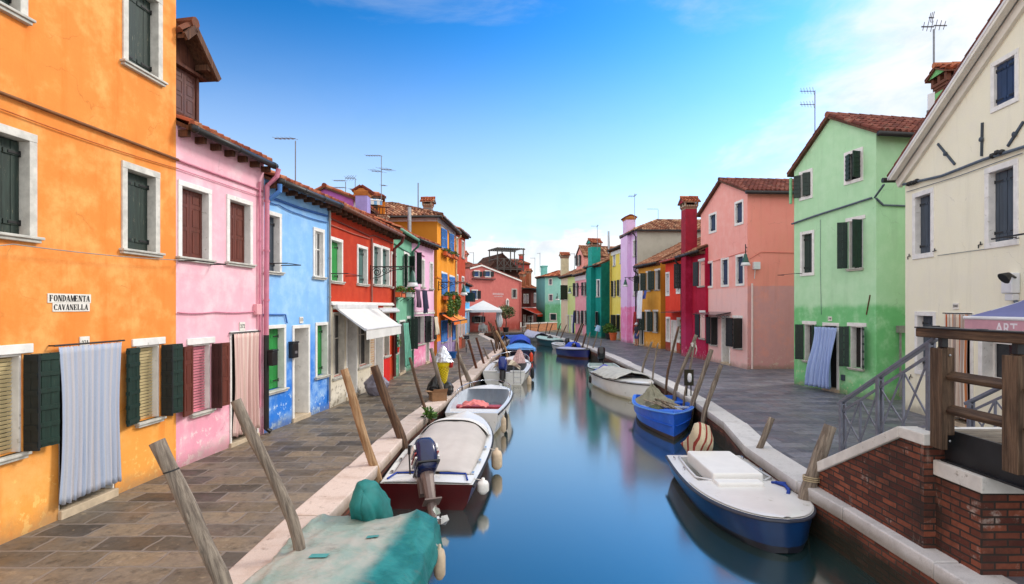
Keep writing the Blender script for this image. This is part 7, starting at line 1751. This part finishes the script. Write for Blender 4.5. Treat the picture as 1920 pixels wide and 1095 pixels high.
# ---- person in the mustard doorway (small in the photograph): one skinned body, cap and clothes over it
def person(loc, rz, label):
    root = T(empty('person', loc, rz), label, 'person')
    J = {'pel': (0, 0, .80, .115), 'sp': (0, .01, 1.0, .115), 'ch': (0, 0, 1.18, .13), 'nk': (0, 0, 1.31, .05), 'hd': (0, -.02, 1.42, .085), 'ht': (0, -.01, 1.53, .075)}
    E = [('pel', 'sp'), ('sp', 'ch'), ('ch', 'nk'), ('nk', 'hd'), ('hd', 'ht')]
    for s_, sg in (('l', -1), ('r', 1)):
        J.update({'hp'+s_: (.09*sg, 0, .74, .085), 'kn'+s_: (.10*sg, -.02, .43, .06), 'an'+s_: (.10*sg, .02, .08, .038), 'to'+s_: (.11*sg, -.14, .03, .032), 'sh'+s_: (.16*sg, 0, 1.24, .06), 'el'+s_: (.23*sg, .02, 1.0, .042), 'wr'+s_: (.22*sg, -.10, .80, .03), 'ha'+s_: (.215*sg, -.14, .74, .034)})
        E += [('pel', 'hp'+s_), ('hp'+s_, 'kn'+s_), ('kn'+s_, 'an'+s_), ('an'+s_, 'to'+s_), ('ch', 'sh'+s_), ('sh'+s_, 'el'+s_), ('el'+s_, 'wr'+s_), ('wr'+s_, 'ha'+s_)]
        for k in range(4): nme = 'f%d' % k+s_; J[nme] = ((.20+.012*k)*sg, -.155-.01*(k % 2), .655+.012*abs(k-1.5), .009); E.append(('ha'+s_, nme))
        J['th'+s_] = (.185*sg, -.17, .71, .010); E.append(('ha'+s_, 'th'+s_))
    ks = list(J); me = bpy.data.meshes.new('body'); me.from_pydata([J[k][:3] for k in ks], [(ks.index(a), ks.index(b)) for a, b in E], []); o = bpy.data.objects.new('body', me); COL.objects.link(o); o.parent = root
    md = o.modifiers.new('k', 'SKIN'); md.use_smooth_shade = True
    for i, k in enumerate(ks): me.skin_vertices[0].data[i].radius = (J[k][3],)*2
    me.skin_vertices[0].data[ks.index('pel')].use_root = True; sb = o.modifiers.new('s', 'SUBSURF'); sb.levels = sb.render_levels = 1
    me.materials.append(paint('skin', (196, 140, 112), .6, .08))
    m = MB(); m.lathe([(.15, .0), (.155, .1), (.145, .25), (.165, .42), (.15, .5), (.07, .56)], 16, (0, 0, .80), 0, None, 1.1, .85)
    for sg in (-1, 1): m.tube([(.15*sg, 0, 1.26), (.22*sg, .02, 1.06)], [.08, .065], 10)
    m.build('shirt', paint('dark_shirt', (40, 40, 52), .8, .1), root, smooth=True)
    m = MB(); m.lathe([(.165, 0), (.16, .16), (.15, .2)], 14, (0, 0, .68), 0, None, 1.05, .85)
    for sg in (-1, 1): m.tube([(.09*sg, 0, .76), (.10*sg, -.01, .50)], [.10, .095], 12)
    m.build('shorts', paint('blue_shorts', (70, 86, 150), .8, .1), root, smooth=True)
    m = MB(); m.lathe([(.105, 0), (.11, .05), (.09, .11), (.04, .14), (0, .145)], 14, (0, -.01, 1.47)); m.lathe([(0, 0), (.105, .0), (.105, .012), (0, .016)], 14, (0, -.11, 1.475)); m.build('cap', WCL, root, smooth=True)
    m = MB(); [m.lathe([(0, -.008), (.009, 0), (0, .008)], 6, (x, -.103, 1.445)) for x in (-.032, .032)]; m.lathe([(0, -.02), (.014, -.01), (.004, .02)], 6, (0, -.108, 1.42)); m.box(-.022, .022, -.10, -.094, 1.375, 1.382); m.build('face', paint('face_dark', (90, 50, 44), .6, .1), root); return root
u = H_MU.uz(1205.5, 0)[0]; person(H_MU.W(u, -.45, 0), H_MU.rz+.3, 'person in white cap, dark top and blue shorts standing by the mustard house door')
# ---- bicycle against the ochre house
def bicycle(loc, rz, label):
    root = T(empty('bicycle', loc, rz), label, 'bicycle'); BK = paint('bicycle_black', (26, 26, 30), .4, .2); m = MB()
    for p, q in (((-.35, 0, .34), (.02, 0, .30)), ((.02, 0, .30), (-.14, 0, .80)), ((-.14, 0, .78), (.36, 0, .82)), ((.02, 0, .30), (.38, 0, .72)), ((-.35, 0, .34), (-.12, 0, .74)), ((.34, 0, .94), (.52, 0, .34))): m.tube([p, q], .018, 7)
    m.build('frame', BK, root)
    for x in (-.38, .54):
        m = MB(); m.tube([(x+.31*math.cos(t*PI/14), 0, .33+.31*math.sin(t*PI/14)) for t in range(29)], .02, 6, 0, False); w = m.build('wheel', BK, root); m = MB(); [m.tube([(x, 0, .33), (x+.3*math.cos(t*PI/9), 0, .33+.3*math.sin(t*PI/9))], .003, 4) for t in range(18)]; m.tube([(x, -.05, .33), (x, .05, .33)], .025, 8); m.build('spokes', STEEL, w)
    m = MB(); m.tube([(.22, -.28, .98), (.33, -.2, 1.02), (.34, 0, 1.0), (.33, .2, 1.02), (.22, .28, .98)], .014, 6); m.build('handlebar', STEEL, root); m = MB(); m.lathe([(0, 0), (.1, .01), (.09, .06), (0, .07)], 10, (-.15, 0, .84), 0, None, 1.4, .8); m.build('saddle', BK, root)
    m = MB(); m.box(.42, .70, -.16, .16, .74, .96); m.build('basket', paint('wire_basket', (60, 60, 62), .6, .2), root); m = MB(); m.tube([(-.34, 0, .64), (-.55, 0, .64), (-.62, 0, .5), (-.56, 0, .34)], .012, 5); m.build('mudguard', STEEL, root); return root
bicycle(H_OC.W(H_OC.uz(851, 0)[0], -.75, 0), H_OC.rz+.1, 'black bicycle with a basket leaning in front of the ochre house')
c = H_OC.W(H_OC.uz(829, 0)[0], -.5, 0); m = MB(); m.lathe([(0, 0), (.2, 0), (.27, .32), (.29, .32), (.29, .35), (.24, .35), (.18, .04), (0, .04)], 16); T(m.build('plastic_tub', paint('blue_tub', (20, 90, 160), .4, .1), None, c), 'blue plastic tub on the pavement by the ochre house', 'tub')
# ---- restaurant terrace
PARW = paint('parasol_white', (222, 222, 222), .8, .05); c = at_z(906, 623.6)
root = T(empty('parasol', c), 'open white square parasol in front of the restaurant', 'parasol'); m = MB(); w = 1.95
m.add([(-w, -w*.7, 2.35), (w, -w*.7, 2.35), (w, w*.7, 2.35), (-w, w*.7, 2.35), (0, 0, 3.35)], [(0, 1, 4), (1, 2, 4), (2, 3, 4), (3, 0, 4)])
for a, b_ in (((-w, -w*.7), (w, -w*.7)), ((w, -w*.7), (w, w*.7)), ((w, w*.7), (-w, w*.7)), ((-w, w*.7), (-w, -w*.7))): m.add([(*a, 2.35), (*b_, 2.35), (*b_, 2.12), (*a, 2.12)], [(0, 1, 2, 3)])
m.build('canopy', PARW, root, solid=.01); m = MB(); m.tube([(0, 0, 0), (0, 0, 3.4)], .04, 8); m.lathe([(0, 0), (.35, 0), (.35, .08), (0, .1)], 12); m.build('pole', STEEL, root)
m = MB(); [m.bar((0, 0, 3.2), (x, y, 2.36), .03, .03) for x in (-w+.05, w-.05) for y in (-w*.7+.05, w*.7-.05)]; m.build('ribs', STEEL, root)
for px, py, hh in ((935.5, 623.2, 2.6), (937, 624, 1.9)):
    c = at_z(px, py); root = T(empty('parasol', c), 'closed furled pale parasol, the %s of two, beside the olive tree' % ('taller' if hh > 2 else 'shorter'), 'parasol'); m = MB(); m.grid(lambda a, v: tuple(V((math.cos(v*6.283), math.sin(v*6.283), 0))*(.06+.22*math.sin(PI*(a*.85+.1))**.8*(1+.2*math.sin(v*6.283*6)))+V((0, 0, .6+(hh-.6)*a))), 12, 36); m.build('canopy', PARW, root, smooth=True); m = MB(); m.tube([(0, 0, 0), (0, 0, hh+.15)], .03, 7); m.build('pole', STEEL, root)
CHW = paint('chair_white', (216, 214, 208), .5, .06)
def chair(loc, rz, label):
    root = T(empty('chair', loc, rz), label, 'chair', 'white chairs on the restaurant terrace'); m = MB(); m.box(-.22, .22, -.22, .22, .44, .47); m.build('seat', CHW, root); m = MB()
    for i in range(5): m.box(-.2+.09*i, -.16+.09*i, .2, .23, .48, .9)
    m.box(-.22, .22, .2, .23, .88, .95); m.build('backrest', CHW, root)
    for x in (-.2, .2):
        for y in (-.2, .2): m = MB(); m.box(x-.02, x+.02, y-.02, y+.02, 0, .44); m.build('leg', CHW, root)
    return root
for px, py, rz, lab in ((902, 623.8, 0, 'white chair under the open parasol, leftmost'), (909, 623.8, 2.5, 'white chair under the open parasol, rightmost'), (980, 620.5, 1.2, 'white chair by the red awning, left one'), (984, 619.8, -.8, 'white chair by the red awning, right one')): chair(at_z(px, py), rz, lab)
c = at_z(905.5, 623.2); root = T(empty('table', c), 'white cloth covered table under the open parasol', 'table'); m = MB(); m.box(-.45, .45, -.4, .4, .72, .76); m.build('table_top', CHW, root); m = MB(); m.grid(lambda a, v: (.47*math.copysign(abs(math.cos(v*6.283))**.4, math.cos(v*6.283))*(1+.05*a), .42*math.copysign(abs(math.sin(v*6.283))**.4, math.sin(v*6.283))*(1+.05*a+.03*a*math.sin(v*70)), .77-.6*a), 4, 48); m.build('tablecloth', CHW, root)
# jetty and low brick parapet
root = T(empty('jetty', (.6, 56.6, 0)), 'small grey timber jetty in front of the restaurant', 'jetty'); m = MB(); [m.box(-2.6+.2*i, -2.42+.2*i, -1.0, 1.0, .02, .07) for i in range(24)]; m.box(-2.6, 2.2, -.95, -.85, -.15, .02); m.build('deck', GW, root)
for x in (-2.4, -.8, .8, 2.0): m = MB(); m.tube([(x, -.9, -1.5), (x, -.9, .015)], .08, 8); m.build('pile', POLES[1], root)
m = MB()
for x in (.5, 1.3, 2.1): m.tube([(x, .9, .07), (x, .9, 1.1)], .03, 6)
m.tube([(.5, .9, 1.1), (2.1, .9, 1.1)], .03, 6); m.tube([(.5, .9, .6), (2.1, .9, .6)], .02, 6); m.build('railing', IRON, root)
a, b_ = at_depth(992, 620, 59.8), at_depth(1044.5, 617, 65.5); d = V((b_.x-a.x, b_.y-a.y, 0)); Lw = d.length; root = T(empty('brick_parapet', (a.x, a.y, 0), math.atan2(d.y, d.x)), 'low orange brick parapet with a pale coping at the canal end', 'parapet wall'); m = MB(); boxuv(m, 0, Lw, 0, .35, -.02, .82)
m.build('wall', brick('orange_brick', (176, 96, 54), (214, 136, 84), (190, 160, 130), .25, .075, white=.3), root); m = MB(); m.box(-.05, Lw+.05, -.04, .39, .822, .94); m.build('coping', BST, root, bevel=.01)
# ---- antennas
def antenna(px, ytop, ybase, Y, booms, label, elems=True, r=.018):
    t = at_depth(px, ytop, Y); z0 = EYE-(ybase-HZ)/FPX*Y-.4; root = T(empty('antenna', (t.x, t.y, z0)), label, 'antenna', 'television antennas on the roofs'); hh = t.z-z0
    m = MB(); m.tube([(0, 0, 0), (0, 0, hh)], r, 6); m.build('mast', ALU, root)
    for px1, py1, kind in booms:
        m = MB()
        q = at_depth(px1, py1, Y); z = EYE-(py1-HZ)/FPX*Y-z0; dx = q.x-t.x; L = abs(dx); n = max(3, int(L/.10))
        m.tube([(0, 0, z-(0 if kind != 's' else -.0)), (dx, .0, z)], r*.75, 5)
        for i in range(n):
            x = dx*(i+.5)/n; e = (.16 if kind == 'u' else .42*(1-.35*i/n))
            if kind == 'x': m.tube([(x, -e, z+.02), (x, e, z+.02)], r*.4, 4); m.tube([(x-.1, 0, z-.12), (x+.1, 0, z+.12)], r*.35, 4)
            else: m.tube([(x-e*.5, -e*.8, z+.01), (x+e*.5, e*.8, z+.01)], r*.4, 4)
        m.build('boom', ALU, root)
    return root
antenna(554, 264, 345, 16.0, ((515, 260, 'u'),), 'antenna mast with one long thin boom above the blue house')
antenna(715, 292, 360, 23, ((686, 292, 'u'), (735, 318, 'v'), (697, 321, 'v'), (724, 348, 'u')), 'antenna on the lavender chimney with crossed rods below its boom')
antenna(648, 341, 372, 24, ((626, 339, 'u'), (626, 352, 'u')), 'twin boom antenna behind the red shop roof, the left one'); antenna(666, 335, 372, 24, ((647, 334, 'x'), (656, 355, 'u')), 'bristling antenna behind the red shop roof, the right one')
antenna(784, 343, 396, 31, (), 'bare mast beside the grey chimney of the ochre house', r=.035)
antenna(1528, 170, 238, 20, ((1500, 171, 'v'), (1500, 196, 'v')), 'antenna with two short booms above the green house'); antenna(1751, 55, 190, 17.5, ((1742, 33, 'v'), (1775, 48, 'v'), (1728, 50, 'v')), 'tall antenna with a wide comb head between the green and cream houses', r=.03)
antenna(1190, 363, 406, 41, ((1178, 368, 'x'), (1193, 366, 'x')), 'bristling antenna beside the lilac chimney'); antenna(1120, 421, 460, 47.5, ((1108, 424, 'u'), (1121, 424, 'x')), 'antenna above the teal chimney'); antenna(1234, 393, 412, 42, ((1213, 392, 'u'),), 'antenna with a thin horizontal boom above the grey flank roof')
for px, y0, y1, Y, bx, lab in ((888, 473, 500, 66, 880, 'small antenna far behind the restaurant left of the roof terrace'), (1012.5, 474, 505, 72, 1007, 'small T shaped antenna above the turquoise chimney'), (1003, 483, 510, 74, 994, 'small antenna right of the red brick chimney'), (1077, 475, 505, 60, 1068, 'small antenna right of the cream chimney')): antenna(px, y0, y1, Y, ((bx, y0+1, 'u'),), lab, r=.03)
# weeds on the left kerb
m = MB(); leaves(m, (0, 0, .08), .14, .12, .12, 60, .16, -.6, hollow=0); T(m.build('weed', LEAF, None, at_z(806, 783, .02)), 'green weed growing on the left quay kerb beside the slender dark pole', 'plant')

# ================================================================== SKY, SUN, CAMERA
EL, AZ = math.radians(36), math.radians(66)
w = bpy.data.worlds.new('World'); sc.world = w; w.use_nodes = True; nt = w.node_tree; nt.nodes.clear()
def wn(t, **k):
    x = nt.nodes.new(t); [setattr(x, a, b) for a, b in k.items()]; return x
lk = nt.links.new
sky = wn('ShaderNodeTexSky', sky_type='NISHITA'); sky.sun_disc = False; sky.sun_elevation = EL; sky.sun_rotation = AZ; sky.air_density = 1.0; sky.dust_density = .6; sky.ozone_density = 3.0
hs_ = wn('ShaderNodeHueSaturation'); hs_.inputs['Saturation'].default_value = 1.1; hs_.inputs['Hue'].default_value = .487; s1 = wn('ShaderNodeVectorMath', operation='SCALE'); s1.inputs['Scale'].default_value = .357; lk(sky.outputs[0], s1.inputs[0]); gm = wn('ShaderNodeGamma'); gm.inputs[1].default_value = 1.9; lk(s1.outputs[0], gm.inputs[0]); s2 = wn('ShaderNodeVectorMath', operation='SCALE'); s2.inputs['Scale'].default_value = 1.42; lk(gm.outputs[0], s2.inputs[0]); lk(s2.outputs[0], hs_.inputs['Color'])
tc = wn('ShaderNodeTexCoord'); sx = wn('ShaderNodeSeparateXYZ'); lk(tc.outputs['Generated'], sx.inputs[0])
def M_(op, a, b=0.):
    x = wn('ShaderNodeMath', operation=op)
    for v, i in ((a, 0), (b, 1)):
        if hasattr(v, 'links'): lk(v, x.inputs[i])
        else: x.inputs[i].default_value = v
    return x.outputs[0]
def MR(v, a, b, lo=0., hi=1.):
    x = wn('ShaderNodeMapRange', interpolation_type='SMOOTHSTEP'); lk(v, x.inputs[0])
    for i, q in enumerate((a, b, lo, hi)): x.inputs[i+1].default_value = q
    return x.outputs[0]
def NZ(scale, detail, rough, st, rot=(0, 0, 0), dist=0.):
    mp = wn('ShaderNodeMapping'); mp.inputs['Scale'].default_value = st; mp.inputs['Rotation'].default_value = rot; lk(tc.outputs['Generated'], mp.inputs[0])
    x = wn('ShaderNodeTexNoise'); x.inputs['Scale'].default_value = scale; x.inputs['Detail'].default_value = detail; x.inputs['Roughness'].default_value = rough; x.inputs['Distortion'].default_value = dist; lk(mp.outputs[0], x.inputs['Vector']); return x.outputs[0]
X, Yd, Z = sx.outputs; azi = M_('ARCTAN2', X, Yd)
n1 = NZ(5.5, 8, .55, (1, 1, 1.7), dist=.3); n2 = NZ(2.2, 6, .6, (1.2, .4, 2.2), (0, .5, .3), .6); n3 = NZ(3.0, 7, .62, (1, .5, 3.2), (.2, -.5, 0), .4)
# cumulus bank low over the far houses, heaped highest a little left of centre
hgt = M_('ADD', MR(M_('ABSOLUTE', M_('SUBTRACT', azi, .02)), 0., .34, .155, .085), M_('MULTIPLY', M_('SUBTRACT', n1, .5), .26))
cum = MR(M_('SUBTRACT', hgt, Z), -.004, .02); cum = M_('MULTIPLY', cum, MR(azi, -.30, -.06))
cum = M_('MULTIPLY', cum, MR(Z, .0, .12, .7, 1.))
# bright veil filling the right of the sky
veil = MR(M_('ADD', M_('ADD', azi, M_('MULTIPLY', Z, -.8)), M_('MULTIPLY', M_('SUBTRACT', n2, .5), .55)), .07, .33)
low = M_('MULTIPLY', MR(M_('ADD', M_('SUBTRACT', .33, Z), M_('MULTIPLY', M_('SUBTRACT', n3, .5), .25)), .0, .30), MR(azi, -.35, .45, .3, 1.))
wisp = M_('MULTIPLY', MR(n3, .50, .78), MR(azi, -.7, .3, .25, .5))
over = M_('MAXIMUM', M_('MULTIPLY', M_('MAXIMUM', MR(Yd, .35, -.25), MR(azi, -.80, -1.05)), .9), M_('MULTIPLY', MR(Z, .58, .8), .75))   # unseen bright cloud added overhead, behind and left, to fill the right facades
haz = M_('MULTIPLY', MR(Z, .02, .47, 1., 0.), .86)
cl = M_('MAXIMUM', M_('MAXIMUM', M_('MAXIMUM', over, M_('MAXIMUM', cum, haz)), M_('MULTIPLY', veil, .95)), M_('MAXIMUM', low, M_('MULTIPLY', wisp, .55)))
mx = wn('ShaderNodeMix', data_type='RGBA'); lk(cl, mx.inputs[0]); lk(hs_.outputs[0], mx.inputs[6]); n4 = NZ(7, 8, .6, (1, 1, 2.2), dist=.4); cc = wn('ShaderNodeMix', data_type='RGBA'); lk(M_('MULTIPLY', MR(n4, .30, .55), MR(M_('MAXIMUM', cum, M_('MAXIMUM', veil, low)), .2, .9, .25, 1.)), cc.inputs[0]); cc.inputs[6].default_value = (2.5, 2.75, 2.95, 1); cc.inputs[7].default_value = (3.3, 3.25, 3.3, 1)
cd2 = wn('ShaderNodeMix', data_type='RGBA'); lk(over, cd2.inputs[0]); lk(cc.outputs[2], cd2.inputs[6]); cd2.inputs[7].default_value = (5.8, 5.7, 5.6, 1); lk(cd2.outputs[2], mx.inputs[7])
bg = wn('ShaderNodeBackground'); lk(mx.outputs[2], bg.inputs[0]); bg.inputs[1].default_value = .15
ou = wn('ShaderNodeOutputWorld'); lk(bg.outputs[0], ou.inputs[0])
sl = bpy.data.lights.new('sun', 'SUN'); sl.energy = 1.15; sl.angle = math.radians(14); sl.color = (1, .94, .86)
so = bpy.data.objects.new('sun', sl); COL.objects.link(so)
so.rotation_euler = V((math.sin(AZ)*math.cos(EL), math.cos(AZ)*math.cos(EL), math.sin(EL))).to_track_quat('Z', 'Y').to_euler()
cd = bpy.data.cameras.new('camera'); cd.sensor_width = 36; cd.lens = 36*FPX/1920; cd.shift_y = (HZ-547.5)/1920; cd.clip_end = 4000; cd.clip_start = .05
co = bpy.data.objects.new('camera', cd); COL.objects.link(co); co.location = (0, 0, EYE); co.rotation_euler = (PI/2, 0, 0); sc.camera = co
sc.view_settings.view_transform = 'Standard'; sc.view_settings.look = 'None'; sc.view_settings.exposure = 1.1; sc.view_settings.gamma = 1
sc.cycles.max_bounces = 6; sc.cycles.use_denoising = True
